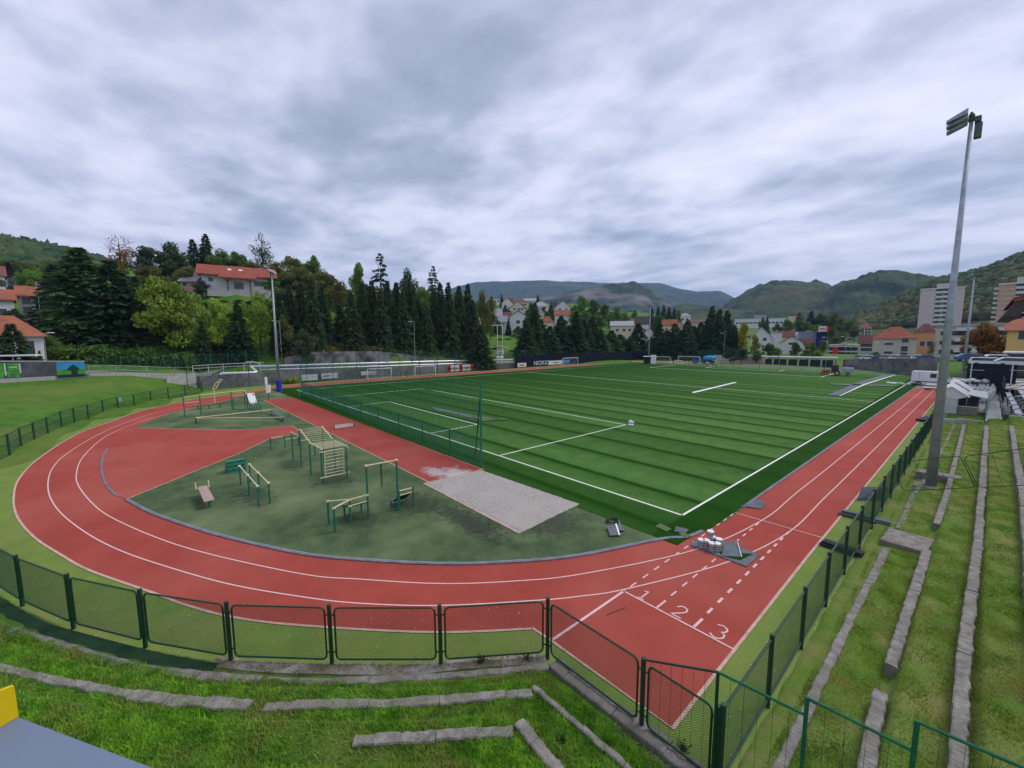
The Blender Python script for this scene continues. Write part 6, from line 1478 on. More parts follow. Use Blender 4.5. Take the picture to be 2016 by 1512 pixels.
# hillside village
V_=[('white flat-roofed block at the top left of the hillside houses',956,984,598,588,583,420,'w_white','roof_grey','flat',wins((.15,.4,.65,.9),(.5,),2,1.6)),
('cream house with dull red roof at the left of the village',959,976,612,603,592,360,'w_cream','roof_brown','gable',wins((.3,.7),(.5,),1.4,1.2)),
('white gabled house with dark eaves above the cream one',988,1009,613,596,586,370,'w_white','roof_dark','front',wins((.3,.7),(.4,),1.4,1.4)),
('tall cream house with brown roof and dark balconies',1007,1031,622,603,592,320,'w_cream','roof_brown','front',wins((.25,.6,.85),(.25,.7),1.6,1.4)),
('cream apartment house with brown hipped roof behind the balconied one',1012,1040,612,595,588,350,'w_cream','roof_brown','hip',wins((.6,.8),(.3,.7),2.4,1.2)),
('low grey-roofed house on the steep slope, roof falling to the right',958,988,640,622,608,240,'w_white','roof_grey','gable',wins((.2,.45),(.5,),1.3,1.5)),
('grey-roofed annexe right of the low slope house',983,999,645,632,622,235,'w_grey','roof_grey','gable',wins((.5,),(.5,),1,1)),
('white three-storey house with balcony and arched dark roof in the steep garden',1004,1036,664,622,612,240,'w_white','roof_dark','front',wins((.5,),(.72,),2.2,1.8)+wins((.28,.72),(.28,),2.2,1.6)),
('white house with grey roof behind the conifer tip',1049,1080,612,603,593,390,'w_white','roof_grey','hip',wins((.3,.7),(.5,),1.3,1.2)),
('white gabled house with dark roof highest on the ridge',1094,1122,614,603,592,320,'w_white','roof_dark','front',wins((.3,.75),(.45,),1.4,1.5)),
('pale house with dark roof left of the highest gabled house',1083,1096,612,603,594,335,'w_grey','roof_dark','gable',()),
('white house under a bright orange roof below the ridge',1092,1122,640,620,610,280,'w_white','roof_orange','gable',wins((.6,),(.4,),1.8,1.8)),
('house with faded orange hipped roof between the conifers',1064,1090,648,634,622,250,'w_cream','roof_orange','hip',wins((.4,),(.5,),1.3,1.3)),
('white house with flat grey roof and red lean-to at the end of the conifers',1202,1247,676,641,632,265,'w_cream','roof_grey','gable',wins((.3,.6,.85),(.3,.75),1.6,1.5)),
('house with orange roof behind the flat grey roof',1228,1257,650,637,626,300,'w_salmon','roof_orange','hip',()),
('white house with large dark slate roof left of the far mast',1250,1278,662,637,623,290,'w_white','roof_dark','gable',wins((.3,.7),(.5,),1.4,1.4)),
('white gabled house with brown roof behind the far mast',1266,1290,690,658,645,235,'w_white','roof_brown','front',wins((.3,.7),(.35,.75),1.3,1.3)),
('long house with orange roof right of the far mast',1304,1333,655,640,629,300,'w_cream','roof_orange','gable',wins((.3,.7),(.5,),1.4,1.3)),
('salmon gabled house beside the long orange roof',1331,1346,655,641,631,300,'w_salmon','roof_orange','front',wins((.5,),(.5,),1.2,1.2)),
('white villa with pale grey hipped roof beyond the orange roofs',1338,1360,635,622,616,450,'w_white','roof_grey','hip',wins((.3,.7),(.5,),2,1.8)),
('long low brown-roofed row right of the white villa',1356,1388,645,635,629,400,'w_beige','roof_brown','gable',()),
('white gabled house with grey roof behind the far shrubs',1479,1518,684,661,644,228,'w_white','roof_grey','front',wins((.7,),(.7,),1.4,1.4)+wins((.62,.78),(.1,),.9,1)),
('white side wing of the gabled house with grey roof',1518,1540,684,655,650,232,'w_white','roof_grey','flat',()),
('small yellow house with brown roof behind the bungalow',1536,1563,672,662,652,250,'w_lime','roof_brown','gable',()),
('white bungalow with wide brown gable roof',1536,1582,692,674,662,210,'w_white','roof_brown','front',wins((.45,),(.85,),1.2,1.)+wins((.8,),(.4,),1.2,1.6)),
('pale bungalow wing right of the brown gable',1578,1596,692,676,668,212,'w_white','roof_brown','gable',wins((.6,),(.5,),1,1.6)),
('brown-roofed grey house left of the beige house',1692,1722,694,674,661,225,'w_grey','roof_brown','gable',wins((.25,.5,.75),(.3,.7),1.4,1.2)),
('small white house among the trees at the left foot of the village',944,962,628,617,608,230,'w_white','roof_dark','front',wins((.5,),(.5,),1.1,1.1)),
('narrow cream house between two gables in the village',998,1010,604,594,587,400,'w_cream','roof_red','gable',wins((.3,.7),(.5,),1.2,1.2)),
('pale terrace of attached houses across the village skyline',1030,1056,600,592,587,430,'w_white','roof_grey','gable',wins((.15,.4,.65,.9),(.5,),1.6,1.3)),
('cream house half hidden below the grey hipped roof',1056,1072,628,616,606,290,'w_cream','roof_brown','front',wins((.5,),(.5,),1.2,1.2)),
('white house with brown roof just left of the balconied house',992,1006,634,623,615,270,'w_white','roof_brown','gable',wins((.3,.7),(.5,),1,1.2)),
('little grey-roofed house right of the orange roof on the slope',1122,1136,630,621,614,300,'w_white','roof_grey','gable',wins((.4,),(.5,),1.1,1.1)),
('white house with red roof between the conifers, middle of the row',1150,1172,668,655,646,225,'w_white','roof_orange','gable',wins((.3,.7),(.5,),1.2,1.3)),
('long low white house with grey roof in front of the pale hall',1556,1574,668,660,654,300,'w_white','roof_grey','gable',()),
('beige block with orange hipped roof behind the car park wall',1719,1806,705,666,643,172,'w_beige','roof_orange','hip',wins((.38,),(.28,.72),2.0,.7)+wins((.74,),(.16,.48,.92),1.5,1.6)),
('orange building with brick-red hipped roof between beige and cream blocks',1803,1842,700,653,637,200,'w_orange','roof_brown','hip',wins((.4,.75),(.5,),1.2,1.6)),
]
for r in V_:
    house(r[0],r[1],r[2],r[3],r[4],r[5],r[6],r[7],r[8],r[9],r[10])
def block(label,u0,u1,vb,ve,vr,D,wall,roof,win,name='building',cat='building',depth=None,yaw=0): return house(label,u0,u1,vb,ve,vr,D,wall,roof,'flat',win,depth=depth,ov=.3,yaw=yaw,name=name,cat=cat)
block('long pale hall with blue-grey roof on the rise beyond the spruces',1447,1550,640,627,620,500,'w_white','roof_grey',wins([.05+.07*i for i in range(13)],(.35,),2.4,1.6),depth=20)
block('pale orange-roofed block at the end of the long hall',1552,1580,630,622,618,520,'w_cream','roof_orange',(),depth=18)
b=block('blue-grey service building with flat canopy roof',1572,1612,684,654,651,275,'w_blue','roof_grey',wins((.3,.6),(.4,),2,2),depth=14)
b=block('dark navy tower part of the service building carrying a white sign box',1608,1628,686,655,654,272,'netblue','roof_dark',(),depth=10)
p=PD(1611,653,270);q=PD(1632,642,270);t=thing('sign_box','white sign box with red side on the dark tower','sign',p)
mb=MB();az=math.atan2(q[1]-p[1],q[0]-p[0]);c=((p[0]+q[0])/2,(p[1]+q[1])/2);mb.box((c[0],c[1],(p[2]+q[2])/2),(math.dist(p[:2],q[:2]),2.5,q[2]-p[2]),az);mb.build('box',M['sheet'],t)
a=PD(1627,653.2,268);b2=PD(1632.5,641.8,268);mb=MB();mb.box(((a[0]+b2[0])/2,(a[1]+b2[1])/2,(a[2]+b2[2])/2),(math.dist(a[:2],b2[:2]),.3,b2[2]-a[2]),az);mb.build('red_panel',M['red'],t)
a=PD(1614,648,268);b2=PD(1624,646,268);mb=MB();mb.box(((a[0]+b2[0])/2,(a[1]+b2[1])/2,(a[2]+b2[2])/2),(math.dist(a[:2],b2[:2]),.3,b2[2]-a[2]),az);mb.build('red_stripe',M['red'],t)
block('low white works building with glazed front beyond the far fence',1634,1690,704,680,676,240,'w_white','roof_grey',wins([.08+.09*i for i in range(10)],(.3,.72),2.2,1.6),depth=14)
p=PD(1645,683,238);mb=MB();mb.box((p[0],p[1],p[2]-2.2),(1.9,.3,4.4),azu(1645)*-1);o=mb.build('red_sign',M['red']);tag(o,'upright red sign panel in front of the works building','sign')
house('white tower house with bright red roof at the foot of the hills',1692,1716,664,645,636,430,'w_white','roof_red','hip',wins((.3,.6,.85),(.2,.5,.8),1.6,1.8),depth=10)
cb=block('long cream block with flat roof behind the autumn tree',1843,1990,706,643,637,172,'w_beige','roof_grey',wins((.16,.22,.30,.38,.46,.8,.9),(.2,.5,.8),2.4,1.2),depth=16)
for z in (2.2,5.2,8.2):
    mb=MB();mb.box((6.,-.1,z),(18,.12,1.0));mb.build('facade_band',M['w_white'],cb,local=True)
house('ochre house with orange roof at the right edge below the grandstand roof',1984,2080,698,650,628,128,'w_yellow','roof_orange','gable',wins((.36,),(.8,),1.4,1.7),depth=10)
p=PD(1990,702,120);block('low white garage roof in front of the ochre house',1980,2060,706,696,694,118,'roof_dark','w_white',(),depth=4)
# towers
def tower(label,u0,u1,vb,vt,D,wall,cells,nst,name='apartment_tower'):
    a=PD(u0,vt,D);b=PD(u1,vt,D);w=math.dist(a[:2],b[:2]);c=((a[0]+b[0])/2,(a[1]+b[1])/2);zb=PD((u0+u1)/2,vb,D)[2]-6;h=a[2]-zb
    t=thing(name,label,'apartment tower',(c[0],c[1],zb),math.atan2(b[1]-a[1],b[0]-a[0]),group='apartment towers before the wooded hill')
    hw=w/2
    mb=MB();f0,f1=cells
    xa,xb=-hw+w*f0,-hw+w*f1
    mb.box(((-hw+xa)/2,8,h/2),(xa+hw,16,h));mb.box(((xb+hw)/2,8,h/2),(hw-xb,16,h));mb.box(((xa+xb)/2,9.2,h/2-.3),(xb-xa,13.6,h-.6));mb.build('walls',M[wall],t,local=True)
    mb=MB();mb.box((0,8,h+.35),(w+.8,16.8,.7));mb.build('roof_slab',M['w_white'],t,local=True)
    mb=MB();mb.box(((xa+xb)/2,8,h+2.2),(xb-xa,8,3.0));mb.build('lift_house',M['w_grey'],t,local=True)
    sh=h/nst
    for i in range(nst):
        z=sh*(i+.5);mb=MB();mb.box(((xa+xb)/2,.9,z-.7),(xb-xa+.5,1.8,1.3));bal=mb.build('balcony',M['w_white'],t,local=True)
        for fx in (.25,.72):
            mb=MB();mb.box((xa+(xb-xa)*fx,2.36,z+.6),(1.7,.12,1.6));mb.build('window',M['glass'],t,local=True)
    return t,w,h,sh
t,w,h,sh=tower('pale pink ten-storey tower with central balcony bay, partly behind the near mast',1813,1900,650,571,400,'w_pink',(.36,.70),11)
for i in range(11):
    mb=MB();mb.box((w/2+.02,4,sh*(i+.6)),(.12,2.,1.2));mb.build('side_window',M['glass'],t,local=True)
t,w,h,sh=tower('salmon brick tower with white corner balconies at the right edge',1968,2070,640,561,330,'w_salmon',(.34,.62),11)
for i in range(1,11):
    mb=MB();mb.box((-w/2-.8,3,sh*(i+.3)),(1.7,3,1.1));mb.build('corner_balcony',M['w_white'],t,local=True)
    mb=MB();mb.box((-w/2+4,-.05,sh*i+.1),(8,.12,.25));mb.build('floor_band',M['w_white'],t,local=True)
# grandstand roof at right edge
t=thing('grandstand_roof','dark cantilevered grandstand roof with red fascia jutting in at the right edge','roof',PY(2016,626,48))
a=PY(1976,622,46);b=PY(2005,588,46);c=PY(2120,560,46);d=PY(2120,600,46)
Y0,Y1=46,76
def ext(pts,Y0,Y1):
    n=len(pts);V=[(x,Y0,z) for x,z in pts]+[(x,Y1,z) for x,z in pts];return V,[tuple(range(n)),tuple(range(2*n-1,n-1,-1))]+[(i,n+i,n+(i+1)%n,(i+1)%n) for i in range(n)]
mb=MB();V,F=ext([(a[0],a[2]),(b[0],b[2]),(c[0],c[2]),(c[0],c[2]-.5),(b[0]+.4,b[2]-.8),(a[0]+1.1,a[2]-.1)],Y0,Y1);mb.add(V,F);mb.build('roof_shell',M['roof_dark'],t)
mb=MB();mb.add([(b[0]-.3,Y0-.1,b[2]+.05),(c[0],Y0-.1,c[2]+.05),(c[0],Y0-.1,c[2]-.45),(b[0]-.3,Y0-.1,b[2]-.3)],[(0,1,2,3)]);V,F=ext([(b[0]-.3,b[2]+.02),(c[0],c[2]+.02),(c[0],c[2]+.12),(b[0]-.3,b[2]+.14)],Y0-.1,Y1);mb.add(V,F);mb.build('fascia',M['roof_red'],t)
for y in (50,60,70): mb=MB();mb.tube((a[0]+.9,y,a[2]+.0),(c[0]-1,y,c[2]-1.6),.12,6);mb.build('strut',M['dark'],t)
# ================= far end of the pitch =================
t=thing('perimeter_fence','thin black post fence beyond the far goal line','fence',(-30,111.6,0))
for u in (1327,1357,1421,1445,1457,1496,1537,1580,1625,1675):
    x,y,z=PY(u,700,111.6);tb(t,'post',[((x,111.6,-.1),(x,111.6,1.75))],.05,M['dark'],6)
for z in (1.7,.9,.2): tb(t,'wire',[((-64,111.6,z),(0,111.6,z))],.012,M['dark'],4)
x0=PY(1500,705,140)[0]
t=thing('raised_pipe','white raised pipe on concrete supports above a dark green wall beyond the far bend','pipes',(-20,134,0))
a=PD(1500,702,158);b=PD(1570,703.5,153);c=PD(1650,705,149);tb(t,'pipe',[(a,b),(b,c)],.3,M['silver'],10)
for u in (1505,1522,1551,1572,1594,1618,1643): p=PD(u,704,np.interp(u,[1500,1650],[158,149]));tb(t,'support',[((p[0],p[1],-.2),p)],.28,M['conc_light'],4)
def wall_px(name,label,L,D0,D1,m,cat='wall',zb=-.5,th=.4):
    us=[a for a,_ in L];P=[PD(u,v,np.interp(u,[us[0],us[-1]],[D0,D1])) for u,v in L];return wall_seg(name,label,P,th,m,cat,zb=zb)
wall_px('dark_wall','dark green fabric wall under the white raised pipe',[(1503,706.5),(1570,707.5),(1645,709)],159,150,M['wire'])
wall_px('dark_wall','dark slate wall in front of the car park behind the van',[(1660,708),(1720,706),(1790,705.5),(1842,705)],150,124,M['stone'])
wall_px('pale_fence','pale grey panel fence behind the far shrubs',[(1405,699),(1450,700),(1503,702)],168,159,M['w_grey'],'fence')
wall_px('navy_gate_fence','navy sliding gate and fence panels at the right behind the shelters',[(1905,715),(1950,716),(1996,718)],104,92,M['navy'],'gate')
wall_px('screen_wall','navy screen at the far left corner behind the white cabin',[(1200,697),(1240,698),(1285,699),(1335,700)],172,172,M['navy'],'fence')
wall_px('green_screen','dark green netting wall behind the far goals',[(1330,688),(1400,689),(1420,690)],172,174,M['wire'],'fence',th=.1)
# concrete plaza on the right
P=[(3.2,80.5),(3.2,106),(9,112),(40,112),(40,52),(7.55,52),(7.3,70),(5.9,80)]
sheet('plaza',P,.016,M['conc_light'])
sheet('track_end',[(1.9,79.6),(5.9,79.6),(3.6,88),(1.9,88)],.0145,M['asphalt'])
# goals
def goal(label,ub,vb,w,h,ang,depth=1.6,X=None,z=0,net=True,m='white'):
    x,y=G(ub,vb) if X is None else X
    t=thing('football_goal',label,'goal',(x,y,z),ang,group='portable goals stored round the pitch')
    mb=MB();mb.tube((-w/2,0,0),(-w/2,0,h),.07,8);mb.tube((w/2,0,0),(w/2,0,h),.07,8);mb.tube((-w/2,0,h),(w/2,0,h),.07,8);mb.build('frame',M[m],t,local=True)
    mb=MB()
    for s in (-1,1): mb.tube((s*w/2,0,h),(s*w/2,depth,.05),.035,6);mb.tube((s*w/2,0,.05),(s*w/2,depth,.05),.035,6)
    mb.tube((-w/2,depth,.05),(w/2,depth,.05),.035,6);mb.build('stay',M[m],t,local=True)
    if net:
        mb=MB();n=int(w/.35)
        for i in range(n+1): xx=-w/2+w*i/n;mb.tube((xx,0,h),(xx,depth,.05),.009,3,cap=False)
        for i in range(1,7): f=i/7;mb.tube((-w/2,depth*f,h+(.05-h)*f),(w/2,depth*f,h+(.05-h)*f),.009,3,cap=False)
        mb.build('net',M['net'],t,local=True)
R90=math.radians(90)
y1=PX(723,742,-78.6)[1];y2=PX(770,738,-78.6)[1];goal('white goal stored against the stone wall, left of two',0,0,abs(y2-y1),2.1,R90,1.2,X=(-78.3,(y1+y2)/2))
y1=PX(816,738,-78.6)[1];y2=PX(856,735,-78.6)[1];goal('white goal stored against the stone wall, right of two',0,0,abs(y2-y1),2.1,R90,1.2,X=(-78.3,(y1+y2)/2))
y1=PX(1107,720,-78.2)[1];y2=PX(1136,718,-78.2)[1];goal('white goal with net standing before the navy screen banners',0,0,min(7.3,abs(y2-y1)),2.3,R90,1.6,X=(-77.9,(y1+y2)/2))
goal('full-size white goal beside the white cabin at the far corner',0,0,6.,2.1,0,1.6,X=PD(1303,709,153)[:2])
goal('large white goal with raised slanted posts behind the far goal line',0,0,7.3,2.4,0,2.,X=PD(1356,707,150)[:2])
goal('tiny training goal left of the large far goal',0,0,2.6,1.1,0,.8,X=PD(1336,708.5,148)[:2])
goal('small training goal left of the raised pipe',0,0,3.,1.2,0,.8,X=PD(1400,707,150)[:2])
# white cabin
p=PD(1282,711,146);t=thing('cabin','small white site cabin with dark doorway at the far corner mast','cabin',(p[0],p[1],0),-azu(1282))
mb=MB();mb.box((.7,1,1.35),(1.7,2.2,2.9),0,.03);mb.build('white_box',M['paint'],t,local=True);mb=MB();mb.box((-1.3,1,1.1),(2.2,2.2,2.2),0,.03);mb.build('dark_bay',M['dark'],t,local=True);mb=MB();mb.box((-1.3,.9,2.4),(2.6,2.6,.14),0,.02);mb.build('bay_roof',M['sheet'],t,local=True)
# ---- vehicles ----
def wheel(t,x,y,r,w=.22):
    mb=MB();mb.tube((x,y-w/2,r),(x,y+w/2,r),r,14);wo=mb.build('wheel',M['tyre'],t,local=True)
    mb=MB();s=1 if y>0 else -1;mb.tube((x,y+s*w*.5,r),(x,y+s*(w*.5+.02),r),r*.58,12);mb.build('rim',M['galv'],wo,local=True)
def loft(mb,prof_,half,inset=.12,top_z=None):
    # extruded side profile (x,z) with tumblehome above belt line
    n=len(prof_);V=[]
    for s in (-1,1):
        for x,z in prof_:
            k=max(0,(z-1.0))*inset;V.append((x,s*(half-k),z))
    F=[tuple(range(n)) ,tuple(range(2*n-1,n-1,-1))]+[((i+1)%n,i,n+i,n+(i+1)%n) for i in range(n)]
    mb.add(V,F)
p=G(1798,758);vx,vy=PY(1790,758,84.5)[0],84.5
vw=5.9
t=thing('van','long white panel van parked across the end of the home straight','van',(vx+vw/2+.1,85.6,0.02),0)
mb=MB();loft(mb,[(-2.9,.42),(2.0,.42),(2.85,.45),(2.95,.85),(2.85,1.15),(2.15,1.45),(1.45,2.35),(1.15,2.52),(-2.75,2.52),(-2.9,2.4)],1.0,.10);mb.build('body',M['paint'],t,local=True)
for s in (-1,1):
    mb=MB();mb.add([(1.0,s*.93,1.5),(1.95,s*.955,1.5),(1.42,s*.87,2.2),(1.0,s*.86,2.25)],[(0,1,2,3) if s<0 else (3,2,1,0)]);o=mb.build('side_window',M['glass'],t,local=True);o.location.y=s*.03
    mb=MB();mb.box((-.1,s*.925,1.8),(.8,.06,.75));mb.build('side_window',M['glass'],t,local=True)
    for x in (-1.9,1.95): wheel(t,x,s*.9,.35)
    mb=MB();mb.box((-.3,s*1.0,.7),(4.6,.03,.14));mb.build('side_trim',M['black'],t,local=True)
    mb=MB();mb.box((2.86,s*.75,.95),(.12,.35,.25));mb.build('headlight',M['glass'],t,local=True)
    mb=MB();mb.box((-2.92,s*.85,1.5),(.05,.15,.7));mb.build('tail_light',M['red'],t,local=True)
mb=MB();mb.add([(2.17,-.9,1.48),(2.17,.9,1.48),(1.5,.82,2.3),(1.5,-.82,2.3)],[(0,1,2,3)]);o=mb.build('windscreen',M['glass'],t,local=True);o.location=(.03,0,.02)
mb=MB();mb.box((-1.85,-1.0,1.5),(.02,.02,1.9));mb.build('door_seam',M['black'],t,local=True)
def car(label,x,y,z,rz,col,L=4.2,h=1.45,wagon=False):
    if ('car_'+col) not in M: pass
    t=thing('parked_car',label,'car',(x,y,z),rz,group='cars parked beyond the wall')
    mb=MB();a=L/2;loft(mb,[(-a,.35),(a,.35),(a,.7),(a-.9,.88),(a-1.6,h-.05),(-a+(.3 if wagon else .9),h),(-a,.9)],.86,.22);mb.build('body',M[col],t,local=True)
    mb=MB();loft(mb,[(a-1.0,.92),(a-1.62,h-.1),(-a+(.4 if wagon else .95),h-.06),(-a+.1,.95)],.885,.20);mb.build('windows',M['glass'],t,local=True)
    mb=MB();mb.box((-.2,0,h+.0),(L*.42,1.3,.05));mb.build('roof',M[col],t,local=True)
    for s in (-1,1):
        for xx in (-a+.8,a-.8): wheel(t,xx,s*.8,.3,.2)
M['carblue']=mat('blue_paint',(.03,.10,.30),(.025,.08,.25),1,.3,spec=.5);M['carsilver']=mat('silver_paint',(.40,.42,.45),(.36,.38,.41),1,.3,spec=.5)
CP=[(1698,703,158,'carsilver','silver car, leftmost behind the slate wall'),(1712,703,157,'paint','white car behind the slate wall, second from the left'),(1735,703,156,'carblue','blue car left of the beige house door'),(1752,703,155,'carsilver','silver car in front of the beige block windows'),(1770,703,154,'paint','white car in front of the beige block'),(1786,703,153,'carsilver','pale car at the right of the beige block'),(1815,703,150,'paint','white car in front of the orange building'),(1828,703,149,'carblue','blue car in front of the orange building')]
for u,v,D,c,l in CP: p=PD(u,v,D);car(l,p[0],p[1],p[2]-.9,RNG.uniform(-.2,.2),c)
for u,v,D,c,l,rz,wg in ((1917,704,112,'carblue','dark blue car behind the navy gate, left of the white estate',.3,0),(1948,712,108,'paint','long white estate car behind the navy gate',.1,1),(1967,706,116,'paint','small white car right behind the estate car',.3,0),(2003,713,100,'paint','white car at the right edge behind the navy gate',.1,0)):
    p=PD(u,v,D);car(l,p[0],p[1],p[2]-.75,rz,c,wagon=bool(wg),L=4.7)
# blue tipper truck
p=PD(1384,711,150);t=thing('truck','dark blue truck with blue tarpaulin load at the far corner','truck',(p[0],p[1],0),-azu(1384)+.1)
mb=MB();loft(mb,[(-3.2,.5),(-.9,.5),(-.9,2.3),(-2.6,2.3),(-3.1,1.4)],.95,.1);mb.build('cab',M['carblue'],t,local=True);mb=MB();mb.box((-2.1,0,1.8),(1.1,1.86,.6));mb.build('cab_window',M['glass'],t,local=True)
mb=MB();mb.box((1.5,0,.9),(4.6,1.9,.35));mb.build('bed',M['dark'],t,local=True);mb=MB();mb.ico((1.9,0,1.9),(2.1,1.0,.95),2);mb.build('tarpaulin',M['sky'],t,local=True)
for x in (-2.4,.6,2.6):
    for s in (-1,1): wheel(t,x,s*.85,.42)
# orange mini tractor
p=PD(1643,729,119);t=thing('tractor','small orange tractor with cab and grey spreader beyond the far goal line','tractor',(p[0],p[1],0),-azu(1643))
mb=MB();mb.box((-1.5,0,.95),(1.5,.85,.7),0,.08);mb.build('bonnet',M['roof_orange'],t,local=True);mb=MB();mb.box((-2.35,0,.5),(.5,1.5,.5),0,.05);mb.build('front_bucket',M['red'],t,local=True)
mb=MB()
for x,s in ((-.6,-1),(-.6,1),(.75,-1),(.75,1)): mb.tube((x,s*.6,.8),(x*.85,s*.55,2.35),.05,6)
mb.box((.05,0,2.38),(1.4,1.3,.1),0,.03);mb.build('cab_frame',M['dark'],t,local=True);mb=MB();mb.box((.1,0,1.6),(1.2,1.1,1.3));mb.build('cab_glass',M['glass'],t,local=True)
mb=MB();mb.box((.2,0,.75),(1.6,1.1,.5),0,.05);mb.build('chassis',M['red'],t,local=True)
for x,r in ((-1.6,.35),(.5,.58)):
    for s in (-1,1): wheel(t,x,s*.65,r,.3)
mb=MB();mb.box((2.4,0,1.35),(1.9,1.5,1.0),0,.08);mb.tube((.8,0,.7),(2.0,0,.9),.07,6);mb.build('spreader',M['galv'],t,local=True);wheel(t,2.4,-.7,.35,.25);wheel(t,2.4,.7,.35,.25)
x,y=G(1735,724);t=thing('flat_trailer','low dark flatbed trailer on the far bend','trailer',(x,y,0),-.3)
mb=MB();mb.box((0,0,.65),(3.6,1.8,.14),0,.02);mb.build('bed',M['dark'],t,local=True)
for s in (-1,1): wheel(t,.7,s*.75,.3)
mb=MB();mb.tube((-1.8,0,.6),(-2.8,0,.4),.06,6);mb.build('drawbar',M['dark'],t,local=True)
for i,(u,v,l) in enumerate(((1494,711.5,'low pale bench on the far bend left of the raised pipe'),(1615,719,'low pale bench on the far bend before the raised pipe'))):
    x,y=G(u,v+1);t=thing('bench',l,'bench',(x,y,0),-.4);mb=MB();mb.box((0,0,.45),(4.5,.6,.12),0,.02);mb.build('seat',M['sheet'],t,local=True)
    for s in (-1.8,1.8): mb=MB();mb.box((s,0,.2),(.12,.5,.4));mb.build('leg',M['galv'],t,local=True)
# people
def person(label,x,y,rz,lean=0.,legs=.12,shirt='sheet'):
    h=1.76;J=[(0,0,.95),(0,0,1.1),(0,.02+lean*.3,1.3),(0,.03+lean*.5,1.45),(0,.03+lean*.6,1.56),(0,.04+lean*.65,1.66)]
    V=[(0,0,.95),(0,lean*.2,1.15),(0,lean*.45,1.38),(0,lean*.55,1.50),(0,lean*.62,1.62),(0,lean*.66,1.74),
       (-.10,0,.90),(-.12,legs,.50),(-.12,legs*.6,.08),(-.12,legs*.6+.14,.03),(.10,0,.90),(.12,-legs*.3,.50),(.12,-legs,.08),(.12,-legs+.14,.03),
       (-.19,lean*.45,1.40),(-.26,lean*.4+.03,1.14),(-.24,lean*.5+.16,.92),(.19,lean*.45,1.40),(.26,lean*.4+.03,1.14),(.22,lean*.5+.2,.95)]
    E=[(0,1),(1,2),(2,3),(3,4),(4,5),(0,6),(6,7),(7,8),(8,9),(0,10),(10,11),(11,12),(12,13),(2,14),(14,15),(15,16),(2,17),(17,18),(18,19)]
    R=[.15,.14,.16,.06,.085,.095,.09,.065,.045,.04,.09,.065,.045,.04,.06,.045,.035,.06,.045,.035]
    me=bpy.data.meshes.new('body');me.from_pydata(V,E,[]);o=bpy.data.objects.new('person',me);COL.objects.link(o)
    md=o.modifiers.new('Skin','SKIN');sv=me.skin_vertices[0].data
    for i,r in enumerate(R): sv[i].radius=(r,r*.85)
    sv[0].use_root=True;o.modifiers.new('Sub','SUBSURF').levels=1;o.modifiers['Sub'].render_levels=1
    dg=bpy.context.evaluated_depsgraph_get();m2=bpy.data.meshes.new_from_object(o.evaluated_get(dg));bpy.data.objects.remove(o)
    o=bpy.data.objects.new('person',m2);COL.objects.link(o);o.location=(x,y,0);o.rotation_euler=(0,0,rz)
    for m in (M['dark'],M[shirt],M['skin']): m2.materials.append(m)
    for p_ in m2.polygons:
        c=p_.center;p_.material_index=0 if c.z<.97 else (2 if c.z>1.53 or (c.z<1.05 and abs(c.x)>.17) else 1)
    tag(o,label,'person',group='workers by the far goal line')
M['skin']=mat('skin',(.45,.27,.20),(.42,.25,.18),3,.6)
for (u,l,lean,sh_) in ((1393,'worker in a white shirt bending forward, left of the three',.5,'sheet'),(1403.5,'worker in dark clothes standing, middle of the three',.1,'dark'),(1409.5,'worker in a white shirt standing, right of the three',.15,'sheet')):
    x,y=G(u,721.2);person(l,x,y,RNG.uniform(0,3),lean,shirt=sh_)
# ================= shelters and stands at the right =================
def Yp(u,v,Y): p=PY(u,v,Y);return (p[0],p[2])
o9=lambda a,b:(1840+a/9.45,700+b/9.45)
t=thing('team_shelter','white corrugated team shelter with curved pale roof beside the near mast','shelter',(8,50,0),group='team shelters beside the home straight')
Y0,Y1=49.,54.5
x0,_=Yp(*o9(150,1090),Y0);x1,_=Yp(*o9(400,1095),Y0);zt_=Yp(*o9(190,810),Y0)[1]
pr=[Yp(*o9(*p),Y0) for p in ((150,1095),(395,1095),(415,830),(450,810),(500,710),(330,620),(200,590))]
zr=[p[1] for p in pr]
mb=MB();V,F=ext([(x0,0),(x1,0),(x1,1.75),(x0,1.75)],Y0,Y0+.08);mb.add(V,F)
for i in range(10): mb.box((x0+(x1-x0)*(i+.5)/10,Y0-.02,.87),((x1-x0)/22,.05,1.72))
mb.build('end_wall',M['silver'],t)
mb=MB();V,F=ext([(x0+.02,1.78),(x1+.1,1.75),(x1+.75,2.0),(x0+.5,3.0),(x0+.1,2.9)],Y0,Y0+.05);mb.add(V,F);mb.build('upper_panel',M['sheet'],t)
mb=MB();V,F=ext([(x0-.05,2.85),(x0+.5,3.1),(x1+.9,2.0),(x1+.85,1.9),(x0+.5,2.98),(x0,2.75)],Y0-.1,Y1);mb.add(V,F);mb.build('roof',M['sheet'],t)
mb=MB();V,F=ext([(x0,0),(x0+.08,0),(x0+.08,2.8),(x0,2.8)],Y0+.1,Y1);mb.add(V,F);mb.build('back_wall',M['sheet'],t)
t2=dup(t,(8.1,57.0,0),label='second white team shelter standing behind the corrugated one')
